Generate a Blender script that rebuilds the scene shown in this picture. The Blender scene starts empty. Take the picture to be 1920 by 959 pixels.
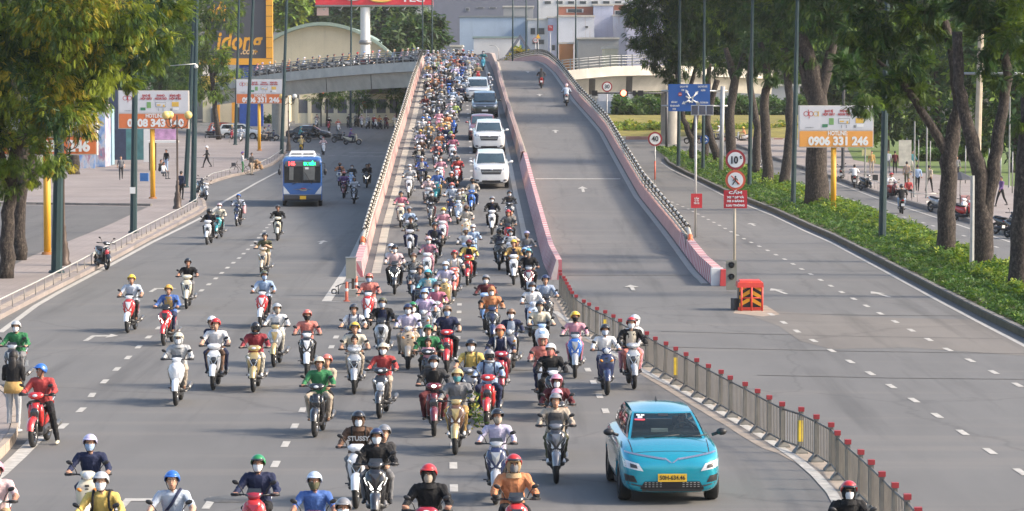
import bpy, bmesh, math, random
import numpy as np
from mathutils import Vector, Matrix
random.seed(7); RNG = np.random.default_rng(7)
S = bpy.context.scene; COL = S.collection; R = math.radians
# ---------------- camera ----------------
F = 5900.0; CH = 7.4; HY = 147.0; CX = 960.0; CY = 479.5
PITCH = math.atan((CY-HY)/F); SP, CP = math.sin(PITCH), math.cos(PITCH)
cd = bpy.data.cameras.new('camera'); cam = bpy.data.objects.new('camera', cd); COL.objects.link(cam)
cam.location = (0, 0, CH); cam.rotation_euler = (R(90)-PITCH, 0, 0)
cd.sensor_width = 36; cd.lens = F/1920*36; cd.clip_start = 1; cd.clip_end = 4000
S.camera = cam
# ---------------- light ----------------
SUN_EL, SUN_AZ = 33.0, 98.0          # azimuth clockwise from +Y (the view direction)
W = bpy.data.worlds.new('World'); S.world = W; W.use_nodes = True
nt = W.node_tree; bg = nt.nodes['Background']; sk = nt.nodes.new('ShaderNodeTexSky')
sk.sky_type = 'NISHITA'; sk.sun_disc = False; sk.sun_elevation = R(SUN_EL); sk.sun_rotation = R(SUN_AZ)
sk.air_density = 1.0; sk.dust_density = 3.0
nt.links.new(sk.outputs[0], bg.inputs[0]); bg.inputs[1].default_value = 0.15
sd = bpy.data.lights.new('sun', 'SUN'); sun = bpy.data.objects.new('sun', sd); COL.objects.link(sun)
sd.energy = 2.5; sd.angle = R(8.0); sd.color = (1, .87, .72)
_s = Vector((math.sin(R(SUN_AZ))*math.cos(R(SUN_EL)), math.cos(R(SUN_AZ))*math.cos(R(SUN_EL)), math.sin(R(SUN_EL))))
sun.rotation_euler = _s.to_track_quat('Z', 'Y').to_euler(); sun.location = (60, 100, 60)
S.view_settings.view_transform = 'Standard'; S.view_settings.look = 'None'
S.view_settings.exposure = 1.12; S.view_settings.gamma = 1
# ---------------- pixel helpers (photo pixels, 1920 wide) ----------------
def hg(Y):  return 0.0 if Y < 240 else min(0.0125*(Y-240), 2.0)
def hd(Y):   # flyover deck height
    if Y < 118: return 0.0
    if Y < 150: return .06*(Y-118)**2/64
    if Y < 260: return .96+.06*(Y-150)
    if Y < 310: return 7.56+.06*(Y-260)-.06*(Y-260)**2/100
    if Y < 380: return 9.06-.05*(Y-310)**2/140
    return 7.31-.05*(Y-380)
def ray(px, py):
    a = (px-CX)/F; b = -(py-CY)/F
    return Vector((a, CP+b*SP, -SP+b*CP))
def at(px, py, Y):
    d = ray(px, py); t = Y/d.y
    return Vector((d.x*t, Y, CH+d.z*t))
def surf(px, py, h=0.0, fn=hg, y0=45, y1=420):
    """first point on ray where height = fn(Y)+h"""
    d = ray(px, py); lo = y0; step = 2.0; Y = y0
    prev = None
    while Y < y1:
        z = CH+d.z*Y/d.y-fn(Y)-h
        if z <= 0:
            a, b = Y-step, Y
            for _ in range(24):
                m = (a+b)/2
                if CH+d.z*m/d.y-fn(m)-h > 0: a = m
                else: b = m
            return Vector((d.x*b/d.y, b, fn(b)+h))
        Y += step
    return Vector((d.x*y1/d.y, y1, fn(y1)+h))
def P(px, py, h=0.0): return surf(px, py, h)
def proj(v):
    zr = v[2]-CH; f = v[1]*CP-zr*SP; u = v[1]*SP+zr*CP
    return (CX+F*v[0]/f, CY-F*u/f)
# ---------------- materials ----------------
_M = {}
def mat(name, c, rough=.6, metal=0.0, n=.12, ns=3.0, spec=.5, coat=0, bump=0, bs=40., emit=None, es=1., obj=False, alpha=None, trans=0):
    if name in _M: return _M[name]
    m = bpy.data.materials.new(name); m.use_nodes = True; t = m.node_tree; b = t.nodes['Principled BSDF']
    b.inputs['Roughness'].default_value = rough; b.inputs['Metallic'].default_value = metal
    b.inputs['Specular IOR Level'].default_value = spec
    b.inputs['Coat Weight'].default_value = coat; b.inputs['Coat Roughness'].default_value = .08
    c4 = (*c, 1)
    if n > 0:
        g = t.nodes.new('ShaderNodeNewGeometry') if not obj else t.nodes.new('ShaderNodeTexCoord')
        nz = t.nodes.new('ShaderNodeTexNoise'); nz.inputs['Scale'].default_value = ns; nz.inputs['Detail'].default_value = 5
        t.links.new(g.outputs['Position'] if not obj else g.outputs['Object'], nz.inputs['Vector'])
        mx = t.nodes.new('ShaderNodeMix'); mx.data_type = 'RGBA'
        mx.inputs[6].default_value = tuple(max(0, x*(1-n*1.6)) for x in c)+(1,); mx.inputs[7].default_value = tuple(min(1, x*(1+n*1.6)) for x in c)+(1,)
        t.links.new(nz.outputs['Fac'], mx.inputs[0]); t.links.new(mx.outputs[2], b.inputs['Base Color'])
        if bump:
            n2 = t.nodes.new('ShaderNodeTexNoise'); n2.inputs['Scale'].default_value = bs; n2.inputs['Detail'].default_value = 4
            t.links.new(g.outputs['Position'] if not obj else g.outputs['Object'], n2.inputs['Vector'])
            bp = t.nodes.new('ShaderNodeBump'); bp.inputs['Strength'].default_value = bump; bp.inputs['Distance'].default_value = .02
            t.links.new(n2.outputs['Fac'], bp.inputs['Height']); t.links.new(bp.outputs[0], b.inputs['Normal'])
    else: b.inputs['Base Color'].default_value = c4
    if emit: b.inputs['Emission Color'].default_value = (*emit, 1); b.inputs['Emission Strength'].default_value = es
    if trans: b.inputs['Transmission Weight'].default_value = trans
    _M[name] = m; return m
def ramp(t, fac, stops):
    r = t.nodes.new('ShaderNodeValToRGB'); e = r.color_ramp.elements
    e[0].position, e[0].color = stops[0][0], (*stops[0][1], 1); e[1].position, e[1].color = stops[-1][0], (*stops[-1][1], 1)
    for p, c in stops[1:-1]:
        x = e.new(p); x.color = (*c, 1)
    t.links.new(fac, r.inputs[0]); return r
def noise_node(t, vec, scale, detail=6, rough=.6):
    n = t.nodes.new('ShaderNodeTexNoise'); n.inputs['Scale'].default_value = scale; n.inputs['Detail'].default_value = detail
    n.inputs['Roughness'].default_value = rough; t.links.new(vec, n.inputs['Vector']); return n
def mapping(t, vec, sc, rot=0):
    m = t.nodes.new('ShaderNodeMapping'); m.inputs['Scale'].default_value = sc; m.inputs['Rotation'].default_value = (0, 0, rot)
    t.links.new(vec, m.inputs['Vector']); return m.outputs[0]
def mix(t, fac, a, b, mode='MIX'):
    x = t.nodes.new('ShaderNodeMix'); x.data_type = 'RGBA'; x.blend_type = mode
    for i, v in ((0, fac), (6, a), (7, b)):
        if isinstance(v, (int, float)): x.inputs[i].default_value = v
        elif isinstance(v, tuple): x.inputs[i].default_value = (*v, 1) if len(v) == 3 else v
        else: t.links.new(v, x.inputs[i])
    return x.outputs[2]
def mathn(t, op, a, b=0.0):
    x = t.nodes.new('ShaderNodeMath'); x.operation = op
    for i, v in ((0, a), (1, b)):
        if isinstance(v, (int, float)): x.inputs[i].default_value = v
        else: t.links.new(v, x.inputs[i])
    return x.outputs[0]
def asphalt(name, base, tint=(1, 1, 1)):
    m = bpy.data.materials.new(name); m.use_nodes = True; t = m.node_tree; b = t.nodes['Principled BSDF']
    g = t.nodes.new('ShaderNodeNewGeometry').outputs['Position']; oil = noise_node(t, mapping(t, g, (1.1, .045, 1)), 1, 5)
    big = noise_node(t, mapping(t, g, (.10, .035, .1)), 1, 4); mid = noise_node(t, mapping(t, g, (.7, .12, .7)), 1.2, 5); fine = noise_node(t, g, 55, 3)
    str_ = noise_node(t, mapping(t, g, (.05, .55, .1)), 1.3, 4)
    c = tuple(base*x for x in tint)
    col = mix(t, big.outputs['Fac'], tuple(x*.66 for x in c), tuple(x*1.42 for x in c))
    col = mix(t, mathn(t, 'MULTIPLY', ramp(t, mid.outputs['Fac'], [(.42, (0, 0, 0)), (.7, (1, 1, 1))]).outputs[0], .45), col, tuple(x*.66 for x in c))
    col = mix(t, mathn(t, 'MULTIPLY', ramp(t, str_.outputs['Fac'], [(.52, (0, 0, 0)), (.66, (1, 1, 1))]).outputs[0], .4), col, (base*1.5, base*1.36, base*1.2))
    col = mix(t, mathn(t, 'MULTIPLY', fine.outputs['Fac'], .45), col, tuple(x*1.5 for x in c))
    col = mix(t, mathn(t, 'MULTIPLY', ramp(t, oil.outputs['Fac'], [(.54, (0, 0, 0)), (.70, (1, 1, 1))]).outputs[0], .5), col, tuple(x*.55 for x in c))
    v = t.nodes.new('ShaderNodeTexVoronoi'); v.feature = 'DISTANCE_TO_EDGE'; v.inputs['Scale'].default_value = .11
    wn = noise_node(t, g, .5, 4); vv = t.nodes.new('ShaderNodeVectorMath'); vv.operation = 'ADD'
    t.links.new(mapping(t, g, (1, .45, 1)), vv.inputs[0]); t.links.new(wn.outputs['Color'], vv.inputs[1]); t.links.new(vv.outputs[0], v.inputs['Vector'])
    cr = ramp(t, v.outputs['Distance'], [(.0, (1, 1, 1)), (.006, (0, 0, 0))])
    col = mix(t, mathn(t, 'MULTIPLY', cr.outputs[0], .35), col, tuple(x*.45 for x in c))
    t.links.new(col, b.inputs['Base Color']); b.inputs['Roughness'].default_value = .82; b.inputs['Specular IOR Level'].default_value = .35
    bp = t.nodes.new('ShaderNodeBump'); bp.inputs['Strength'].default_value = .35; bp.inputs['Distance'].default_value = .01
    t.links.new(fine.outputs['Fac'], bp.inputs['Height']); t.links.new(bp.outputs[0], b.inputs['Normal'])
    _M[name] = m; return m
def paving(name, ca, cb, sz=.4, mortar=.55):
    m = bpy.data.materials.new(name); m.use_nodes = True; t = m.node_tree; b = t.nodes['Principled BSDF']
    g = t.nodes.new('ShaderNodeNewGeometry').outputs['Position']
    br = t.nodes.new('ShaderNodeTexBrick'); br.offset = 0; br.inputs['Scale'].default_value = 1
    br.inputs['Brick Width'].default_value = sz; br.inputs['Row Height'].default_value = sz; br.inputs['Mortar Size'].default_value = .012
    br.inputs['Color1'].default_value = (*ca, 1); br.inputs['Color2'].default_value = (*cb, 1)
    br.inputs['Mortar'].default_value = tuple(x*mortar for x in ca)+(1,)
    t.links.new(g, br.inputs['Vector'])
    n1 = noise_node(t, g, .25, 5); n2 = noise_node(t, g, 2.2, 6)
    col = mix(t, ramp(t, n1.outputs['Fac'], [(.35, (0, 0, 0)), (.7, (1, 1, 1))]).outputs[0], br.outputs['Color'], tuple(x*.62 for x in ca))
    col = mix(t, mathn(t, 'MULTIPLY', n2.outputs['Fac'], .35), col, tuple(x*.6 for x in cb))
    t.links.new(col, b.inputs['Base Color']); b.inputs['Roughness'].default_value = .8
    _M[name] = m; return m
ASPH = asphalt('asphalt', .124, (1.025, 1.0, .955)); ASPH2 = asphalt('deck_asphalt', .130, (1.03, 1.0, .95)); ASPH3 = asphalt('old_asphalt', .105, (1.05, 1, .93))
TILE = paving('pink_tiles', (.35, .295, .265), (.31, .265, .24)); TILE2 = paving('grey_tiles', (.36, .30, .27), (.32, .28, .25))
CONC = mat('concrete', (.36, .34, .30), .85, n=.22, ns=1.3, bump=.3, bs=8); CONC2 = mat('pale_concrete', (.52, .49, .43), .85, n=.2, ns=.9)
CONCD = mat('dark_concrete', (.16, .15, .135), .9, n=.3, ns=2.2, bump=.4, bs=6)
KERBP = mat('sandy_kerb', (.37, .30, .235), .85, n=.22, ns=1.6, bump=.3, bs=10)
WPAINT = mat('road_paint', (.42, .40, .36), .75, n=.38, ns=5); SOIL = mat('soil', (.10, .085, .05), .95, n=.3, ns=2)
GREENP = mat('green_pole', (.008, .033, .038), .6, n=.25, ns=1.5); YELP = mat('yellow_pole', (.70, .36, .03), .5, n=.16, ns=2)
GREYM = mat('grey_metal', (.26, .265, .26), .45, .4, n=.15, ns=4); STEEL = mat('galvanised', (.42, .43, .42), .4, .6, n=.15, ns=5)
BLACK = mat('black_plastic', (.018, .018, .02), .45, n=0); DARK = mat('dark_grey', (.05, .05, .055), .5, n=0)
RUBBER = mat('rubber', (.016, .016, .016), .8, n=0); CHROME = mat('chrome', (.6, .6, .62), .18, .95, n=0)
REDP = mat('red_paint', (.32, .03, .035), .5, n=.1, ns=6); WHITEP = mat('white_paint', (.74, .74, .72), .5, n=.06, ns=3)
GLASSD = mat('dark_glass', (.012, .016, .02), .06, 0, n=0, spec=.8); LENS = mat('lamp_lens', (.62, .64, .66), .12, 0, n=0, coat=1)
PINK = mat('pink_paint', (.66, .27, .25), .75, n=.2, ns=3)
# ---------------- mesh helpers ----------------
def new_obj(name, me, mats=(), parent=None):
    o = bpy.data.objects.new(name, me); COL.objects.link(o)
    for m in mats: me.materials.append(m)
    if parent is not None: o.parent = parent
    return o
def tag(o, label=None, cat=None, group=None, kind=None):
    if label: o['label'] = label
    if cat: o['category'] = cat
    if group: o['group'] = group
    if kind: o['kind'] = kind
    return o
def empty(name, loc=(0, 0, 0), rz=0):
    o = bpy.data.objects.new(name, None); COL.objects.link(o); o.location = loc; o.rotation_euler = (0, 0, rz); o.empty_display_size = .2
    return o
class MB:
    """collects shapes into one mesh"""
    def __init__(s): s.v = []; s.f = []; s.mi = []; s.sm = []
    def add(s, vs, fs, mi=0, smooth=False):
        o = len(s.v); s.v += [tuple(v) for v in vs]; s.f += [tuple(i+o for i in f) for f in fs]
        s.mi += [mi]*len(fs); s.sm += [smooth]*len(fs); return s
    def box(s, c, d, mi=0, rz=0, taper=1.0):
        x, y, z = d[0]/2, d[1]/2, d[2]/2; vs = []
        for sz in (-1, 1):
            k = taper if sz > 0 else 1
            for sx, sy in ((-1, -1), (1, -1), (1, 1), (-1, 1)): vs.append(Vector((sx*x*k, sy*y*k, sz*z)))
        if rz: M_ = Matrix.Rotation(rz, 3, 'Z'); vs = [M_@v for v in vs]
        vs = [v+Vector(c) for v in vs]
        return s.add(vs, [(0, 3, 2, 1), (4, 5, 6, 7), (0, 1, 5, 4), (1, 2, 6, 5), (2, 3, 7, 6), (3, 0, 4, 7)], mi)
    def tube(s, pts, r, n=8, mi=0, cap=True, smooth=True):
        pts = [Vector(p) for p in pts]; rs = r if isinstance(r, (list, tuple)) else [r]*len(pts); vs = []; fs = []
        up = Vector((0, 0, 1)); pa = None
        for i, p in enumerate(pts):
            d = (pts[min(i+1, len(pts)-1)]-pts[max(i-1, 0)]).normalized()
            a = d.cross(up) if pa is None else pa-d*pa.dot(d)
            if a.length < .05: a = d.cross(Vector((1, 0, 0)))
            a.normalize(); pa = a; b = d.cross(a)
            for k in range(n):
                t = 2*math.pi*k/n; vs.append(p+a*math.cos(t)*rs[i]+b*math.sin(t)*rs[i])
        for i in range(len(pts)-1):
            for k in range(n):
                k2 = (k+1) % n; fs.append((i*n+k, i*n+k2, (i+1)*n+k2, (i+1)*n+k))
        s.add(vs, fs, mi, smooth)
        if cap:
            o = len(s.v)-len(vs); s.f += [tuple(o+k for k in range(n))[::-1], tuple(o+(len(pts)-1)*n+k for k in range(n))]; s.mi += [mi]*2; s.sm += [False]*2
        return s
    def lathe(s, c, prof, n=16, mi=0, smooth=True):
        vs = []; fs = []; c = Vector(c)
        for r, z in prof:
            for k in range(n): t = 2*math.pi*k/n; vs.append(c+Vector((r*math.cos(t), r*math.sin(t), z)))
        for i in range(len(prof)-1):
            for k in range(n): k2 = (k+1) % n; fs.append((i*n+k, i*n+k2, (i+1)*n+k2, (i+1)*n+k))
        return s.add(vs, fs, mi, smooth)
    def loft(s, rings, mi=0, cap=True, smooth=True):
        n = len(rings[0]); vs = [v for r in rings for v in r]; fs = []
        for i in range(len(rings)-1):
            for k in range(n): k2 = (k+1) % n; fs.append((i*n+k, i*n+k2, (i+1)*n+k2, (i+1)*n+k))
        if cap: fs += [tuple(range(n))[::-1], tuple((len(rings)-1)*n+k for k in range(n))]
        return s.add(vs, fs, mi, smooth)
    def ell(s, c, r, n=12, m=8, mi=0, M_=None):
        vs = []; fs = []
        for i in range(m+1):
            a = -math.pi/2+math.pi*i/m
            for k in range(n):
                t = 2*math.pi*k/n; v = Vector((r[0]*math.cos(a)*math.cos(t), r[1]*math.cos(a)*math.sin(t), r[2]*math.sin(a)))
                if M_: v = M_@v
                vs.append(v+Vector(c))
        for i in range(m):
            for k in range(n): k2 = (k+1) % n; fs.append((i*n+k, i*n+k2, (i+1)*n+k2, (i+1)*n+k))
        return s.add(vs, fs, mi, True)
    def prism(s, poly, y0, y1, mi=0):
        """poly in (x,z), extruded along y"""
        n = len(poly); vs = [(x, y0, z) for x, z in poly]+[(x, y1, z) for x, z in poly]
        fs = [tuple(range(n)), tuple(range(n, 2*n))[::-1]]+[(i, i+n, (i+1) % n+n, (i+1) % n) for i in range(n)]
        return s.add(vs, fs, mi)
    def mesh(s, name, fixn=True):
        me = bpy.data.meshes.new(name); me.from_pydata(s.v, [], s.f); me.polygons.foreach_set('material_index', s.mi); me.polygons.foreach_set('use_smooth', s.sm)
        if fixn:
            bm = bmesh.new(); bm.from_mesh(me); bmesh.ops.recalc_face_normals(bm, faces=bm.faces); bm.to_mesh(me); bm.free()
        return me
    def build(s, name, mats, parent=None, fixn=True):
        return new_obj(name, s.mesh(name, fixn), mats if isinstance(mats, (list, tuple)) else [mats], parent)
def quick(name, verts, faces, m, parent=None, smooth=False):
    me = bpy.data.meshes.new(name); me.from_pydata([tuple(v) for v in verts], [], faces)
    if smooth: me.polygons.foreach_set('use_smooth', [True]*len(faces))
    return new_obj(name, me, [m], parent)
def sheet(name, pts, off, m, fn=hg, thick=0, cuts=(240, 260, 280, 300, 320, 340, 360, 380, 400), parent=None, kind='structure'):
    """polygon of XY points draped on the terrain"""
    bm = bmesh.new(); vs = [bm.verts.new((p[0], p[1], 0)) for p in pts]; f = bm.faces.new(vs)
    if f.normal.z < 0 or True: bmesh.ops.recalc_face_normals(bm, faces=bm.faces)
    bmesh.ops.triangulate(bm, faces=bm.faces)
    for c in cuts:
        bmesh.ops.bisect_plane(bm, geom=bm.verts[:]+bm.edges[:]+bm.faces[:], plane_co=(0, c, 0), plane_no=(0, 1, 0))
    for f in bm.faces:
        f.normal_update()
        if f.normal.z < 0: f.normal_flip()
    if thick:
        r = bmesh.ops.extrude_face_region(bm, geom=bm.faces[:]); tops = {v for v in r['geom'] if isinstance(v, bmesh.types.BMVert)}
        for v in bm.verts: v.co.z = fn(v.co.y)+(off if v in tops else off-thick)
    else:
        for v in bm.verts: v.co.z = fn(v.co.y)+off
    me = bpy.data.meshes.new(name); bm.to_mesh(me); bm.free()
    o = new_obj(name, me, [m], parent)
    if kind and parent is None: o['kind'] = kind
    return o
_TC = {}
TMP = bpy.data.scenes.new('tmp')
def baked(o, name):
    TMP.collection.objects.link(o); TMP.view_layers[0].update(); dg = TMP.view_layers[0].depsgraph; me = bpy.data.meshes.new_from_object(o.evaluated_get(dg)); TMP.collection.objects.unlink(o); me.name = name; return me
def text_mesh(txt, size, bold=.0, extrude=.004, spacing=1.0, shear=0):
    k = (txt, size, bold, extrude, spacing, shear)
    if k in _TC: return _TC[k]
    c = bpy.data.curves.new('lettering', 'FONT'); c.body = txt; c.size = size; c.extrude = extrude; c.offset = bold; c.align_x = 'CENTER'; c.align_y = 'CENTER'
    c.space_character = spacing; c.shear = shear; c.resolution_u = 3
    o = bpy.data.objects.new('tmp', c); me = baked(o, 'lettering'); bpy.data.objects.remove(o); me.materials.clear(); _TC[k] = me
    return me
def text(txt, size, m, loc, parent=None, width=None, **kw):
    """lettering standing in the XZ plane facing -Y"""
    me = text_mesh(txt, size, **kw).copy(); 
    o = new_obj('lettering', me, [m], parent); o.rotation_euler = (R(90), 0, 0); o.location = loc
    if width and len(me.vertices):
        xs = [v.co.x for v in me.vertices]; w = max(xs)-min(xs)
        if w > 0: o.scale = (width/w, 1, 1)
    return o
# ======================= SETTING =======================
def L2(pts): return [(p.x, p.y) for p in pts]
gr = MB()
ys = [-60, 0, 120, 240, 400, 700, 2600]
for i in range(len(ys)-1):
    a, b = ys[i], ys[i+1]; gr.add([(-1500, a, hg(a)-.02), (1500, a, hg(a)-.02), (1500, b, hg(b)-.02), (-1500, b, hg(b)-.02)], [(0, 1, 2, 3)])
tag(gr.build('ground', ASPH3), kind='structure')
road = sheet('road', [(-38, 15), (60, 15), (60, 395), (-95, 395), (-95, 250), (-38, 200)], 0.0, ASPH)
# ---- left pavement ----
kpx = [(-160, 690), (-60, 632), (0, 600), (70, 563), (150, 522), (207, 492), (283, 450), (340, 420), (375, 402), (388, 392), (386, 382), (377, 372), (379, 358), (388, 348), (410, 340), (440, 331), (480, 322), (512, 310), (530, 296), (540, 280), (536, 270)]
kp = [P(x, y) for x, y in kpx]
far_px = [(480, 264), (430, 260), (380, 256), (340, 252), (250, 250), (140, 248)]
pav = sheet('left_pavement', L2(kp)+L2([P(x, y) for x, y in far_px])+[(-75, 300), (-75, 80), (-30, 70)], .15, TILE, thick=.17)
# sloped concrete kerb stones along the road edge
def kerb_line(name_parent, pts, w, h, m, step=1.0, name='kerb_stone', side=1, fn=hg, gap=.03, slope=.45, base=0.0):
    """row of kerb stones, each a piece of its own, w towards `side` of the line"""
    pts = [Vector((p[0], p[1], 0)) for p in pts]; seg = []
    tot = 0; cur = 0; out = []
    dense = []
    for a, b in zip(pts, pts[1:]):
        n = max(1, int((b-a).length/.25))
        dense += [a.lerp(b, i/n) for i in range(n)]
    dense.append(pts[-1]); acc = 0; start = 0; k = 0
    for i in range(1, len(dense)):
        acc += (dense[i]-dense[i-1]).length
        if acc >= step or i == len(dense)-1:
            p, q = dense[start], dense[i]; d = (q-p).normalized() if (q-p).length > 1e-4 else Vector((0, 1, 0)); nrm = Vector((d.y, -d.x, 0))*side
            p2 = p+d*gap/2; q2 = q-d*gap/2; j = RNG.uniform(-.008, .008)
            vs = []
            for u in (p2, q2):
                z = fn(u.y)+base
                vs += [(u.x, u.y, z-.03), (u.x+nrm.x*w*slope*.3, u.y+nrm.y*w*slope*.3, z+h+j), (u.x+nrm.x*w, u.y+nrm.y*w, z+h+j+.004), (u.x+nrm.x*w, u.y+nrm.y*w, z-.03)]
            o = quick(name, vs, [(0, 1, 5, 4), (1, 2, 6, 5), (2, 3, 7, 6), (0, 3, 2, 1), (4, 5, 6, 7)], m, name_parent); k += 1
            start = i; acc = 0
    return k
# apron in front of the kerb: sloped gutter slabs, lit warm
kerb_line(pav, kp[:10], -.0-.55, .155, KERBP, 1.5, 'kerb_slab', side=1, slope=1.6)
kerb_line(pav, kp[9:], -.22, .16, KERBP, 1.0, 'kerb_stone', side=1, slope=.6)
# asphalt bay set into the left pavement
bay_px = [(45, 385), (278, 388), (200, 424), (123, 455), (60, 480), (20, 500), (-60, 540), (-140, 500), (-140, 385)]
bay = sheet('parking_bay', L2([P(x, y, .15) for x, y in bay_px]), .156, ASPH3)
kerb_line(bay, L2([P(x, y, .15) for x, y in [(-140, 384), (45, 384), (282, 387)]]), .3, .13, CONCD, 1.2, 'kerb_stone', side=-1, base=.15)
ledge = MB(); p0 = P(60, 476, .15)
# near corner pavement at the left bottom
nose = [P(x, y) for x, y in [(-80, 700), (-20, 735), (8, 755), (19, 780), (21, 805), (16, 828), (-2, 850), (-60, 905), (-120, 960)]]
nosep = sheet('corner_pavement', L2(nose)+[(-12, 50), (-16, 80)], .2, TILE2, thick=.22)
kerb_line(nosep, nose, -.16, .215, KERBP, .8, 'kerb_stone', side=1)
# ---- right side: median, right road pavement ----
med_px = [(1245, 300), (1252, 309), (1300, 334), (1355, 361), (1407, 382), (1450, 399), (1510, 427), (1560, 449), (1655, 498), (1700, 522), (1757, 552), (1840, 595), (1919, 634), (2060, 705)]
medL = [P(x, y) for x, y in med_px]
medr_px = [(2120, 620), (2000, 562), (1880, 505), (1816, 478), (1751, 448), (1646, 408), (1567, 380), (1500, 355), (1440, 331), (1380, 309), (1320, 297), (1280, 292), (1255, 293)]
medR = [P(x, y) for x, y in medr_px]
med = sheet('planted_median', L2(medL)+L2(medR), .2, SOIL, thick=.22)
kerb_line(med, medL, -.18, .24, CONCD, 1.0, 'kerb_stone', side=1)
kerb_line(med, medR, -.18, .24, CONCD, 1.0, 'kerb_stone', side=1)
rk_px = [(1380, 275), (1440, 296), (1500, 316), (1567, 337), (1646, 366), (1751, 398), (1830, 422), (1905, 447), (2100, 515)]
rk = [P(x, y) for x, y in rk_px]
rpav = sheet('right_pavement', L2(rk)+[(75, 80), (75, 330), (23, 330)], .2, TILE2, thick=.22)
kerb_line(rpav, rk, .2, .21, CONCD, 1.0, 'kerb_stone', side=-1)
# park lawn behind the right pavement
lawn_px = [(1700, 330), (1760, 352), (1830, 378), (1990, 395)]
lawn = sheet('park_lawn', L2([P(1600, 300, .2), P(1700, 318, .2), P(1800, 334, .2), P(1870, 345, .2), P(2040, 372, .2)])+[(78, 120), (78, 390), (40, 390)], .21, mat('lawn', (.10, .15, .03), .95, n=.45, ns=1.2, bump=.5, bs=6))
# roundabout bed
rb_px = [(1120, 262), (1200, 262), (1300, 263), (1420, 264), (1540, 268)]
rb = [P(x, y) for x, y in rb_px]
bed = MB(); prof = [(0, .18), (3, .5), (14, 1.2), (26, 2.0), (46, 2.2)]
rbo = []
for i, p in enumerate(rb):
    for dy, dz in prof: rbo.append((p.x*(1+dy/330), p.y+dy, hg(p.y)+dz))
n = len(prof); fs = [(i*n+k, (i+1)*n+k, (i+1)*n+k+1, i*n+k+1) for i in range(len(rb)-1) for k in range(n-1)]
bed.add(rbo, fs); rbed = tag(bed.build('roundabout_bed', mat('ground_cover', (.20, .17, .03), .95, n=.5, ns=.8, bump=.6, bs=3)), kind='structure')
kk = MB()
for i in range(len(rb)-1):
    a, b = rb[i], rb[i+1]; m_ = max(1, int((b-a).length/1.2))
    for j in range(m_):
        p = a.lerp(b, (j+.5)/m_); o = MB().box((p.x, p.y-.12, hg(p.y)+.16), ((b-a).length/m_-.03, .25, .36)).build('kerb_stone', [mat('pink_kerb', (.42, .24, .21), .8, n=.2), CONC2][j % 2], rbed)
# ---- road markings ----
mk_n = 0
def quadmark(pts, off=.008, fn=hg, name='lane_dash', m=None, parent=None):
    return quick(name, [(p[0], p[1], fn(p[1])+off) for p in pts], [tuple(range(len(pts)))], m or WPAINT, parent or road)
def dash_at(px, py, dx, dy, ln=1.0, w=.15, fn=hg, name='lane_dash'):
    p = P(px, py); d = Vector((dx, dy, 0)).normalized(); nn = Vector((d.y, -d.x, 0))
    return quadmark([p-d*ln/2-nn*w/2, p-d*ln/2+nn*w/2, p+d*ln/2+nn*w/2, p+d*ln/2-nn*w/2], fn=fn, name=name)
def dash_line(pxs, name='lane_dash', w=.15, ln=1.0):
    pp = [P(x, y) for x, y in pxs]
    for i, p in enumerate(pp):
        a, b = pp[max(0, i-1)], pp[min(len(pp)-1, i+1)]; d = b-a
        dash_at(pxs[i][0], pxs[i][1], d.x, d.y, ln, w)
def dense_line(pxs, period=3.3, w=.15, ln=1.0):
    pp = [P(x, y) for x, y in pxs]; acc = 0; nxt = 0
    for a, b in zip(pp, pp[1:]):
        L = (b-a).length; d = (b-a).normalized(); nn = Vector((d.y, -d.x, 0)); s = nxt
        while s < L:
            p = a+d*s; quadmark([p-d*ln/2-nn*w/2, p-d*ln/2+nn*w/2, p+d*ln/2+nn*w/2, p+d*ln/2-nn*w/2]); s += period
        nxt = s-L
def stripe(pxs, w=.2, name='edge_line', fn=hg, off=.008, m=None):
    pp = [P(x, y) for x, y in pxs]; vs = []
    for i, p in enumerate(pp):
        d = (pp[min(i+1, len(pp)-1)]-pp[max(i-1, 0)]).normalized(); nn = Vector((d.y, -d.x, 0))*w/2
        for q in (p-nn, p+nn): vs.append((q.x, q.y, fn(q.y)+off))
    return quick(name, vs, [(2*i, 2*i+1, 2*i+3, 2*i+2) for i in range(len(pp)-1)], m or WPAINT, road)
dense_line([(118, 800), (157, 765), (176, 736), (204, 708), (252, 659), (275, 636), (335, 582), (371, 551), (401, 526), (426, 503), (450, 483), (478, 455), (500, 428), (520, 404)])
dense_line([(495, 913), (516, 872), (553, 799), (569, 766), (628, 637), (655, 585)])
dense_line([(851, 916), (850, 873), (853, 790), (858, 640), (862, 560)])
dense_line([(1165, 836), (1146, 798), (1122, 738), (1099, 687), (1062, 602)])
dense_line([(1446, 590), (1498, 624), (1559, 658), (1634, 702), (1715, 752), (1801, 809), (1855, 846), (1925, 893)])
dense_line([(1232, 368), (1290, 392), (1345, 421), (1400, 451), (1437, 469), (1470, 486), (1588, 554), (1668, 598), (1765, 650), (1847, 690), (1891, 713), (1950, 745)])
dense_line([(1225, 340), (1240, 372)], 3)
dense_line([(1545, 358), (1600, 376), (1670, 400), (1740, 421), (1800, 440), (1880, 468)])
stripe([(-30, 912), (0, 889), (35, 857), (72, 820)], .3)
stripe([(0, 624), (67, 574), (110, 549), (210, 496), (283, 456), (340, 428), (393, 401), (417, 380), (480, 344), (522, 322)], .2)
stripe([(612, 566), (650, 508), (672, 462), (700, 400), (735, 310)], .32, 'edge_line')
stripe([(612, 566), (668, 567)], .12)
stripe([(1040, 585), (1062, 600), (1100, 632), (1190, 688), (1260, 724), (1330, 762), (1400, 802), (1450, 832), (1495, 862), (1530, 892), (1560, 925), (1578, 958), (1590, 990)], .2, off=.014)
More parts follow.
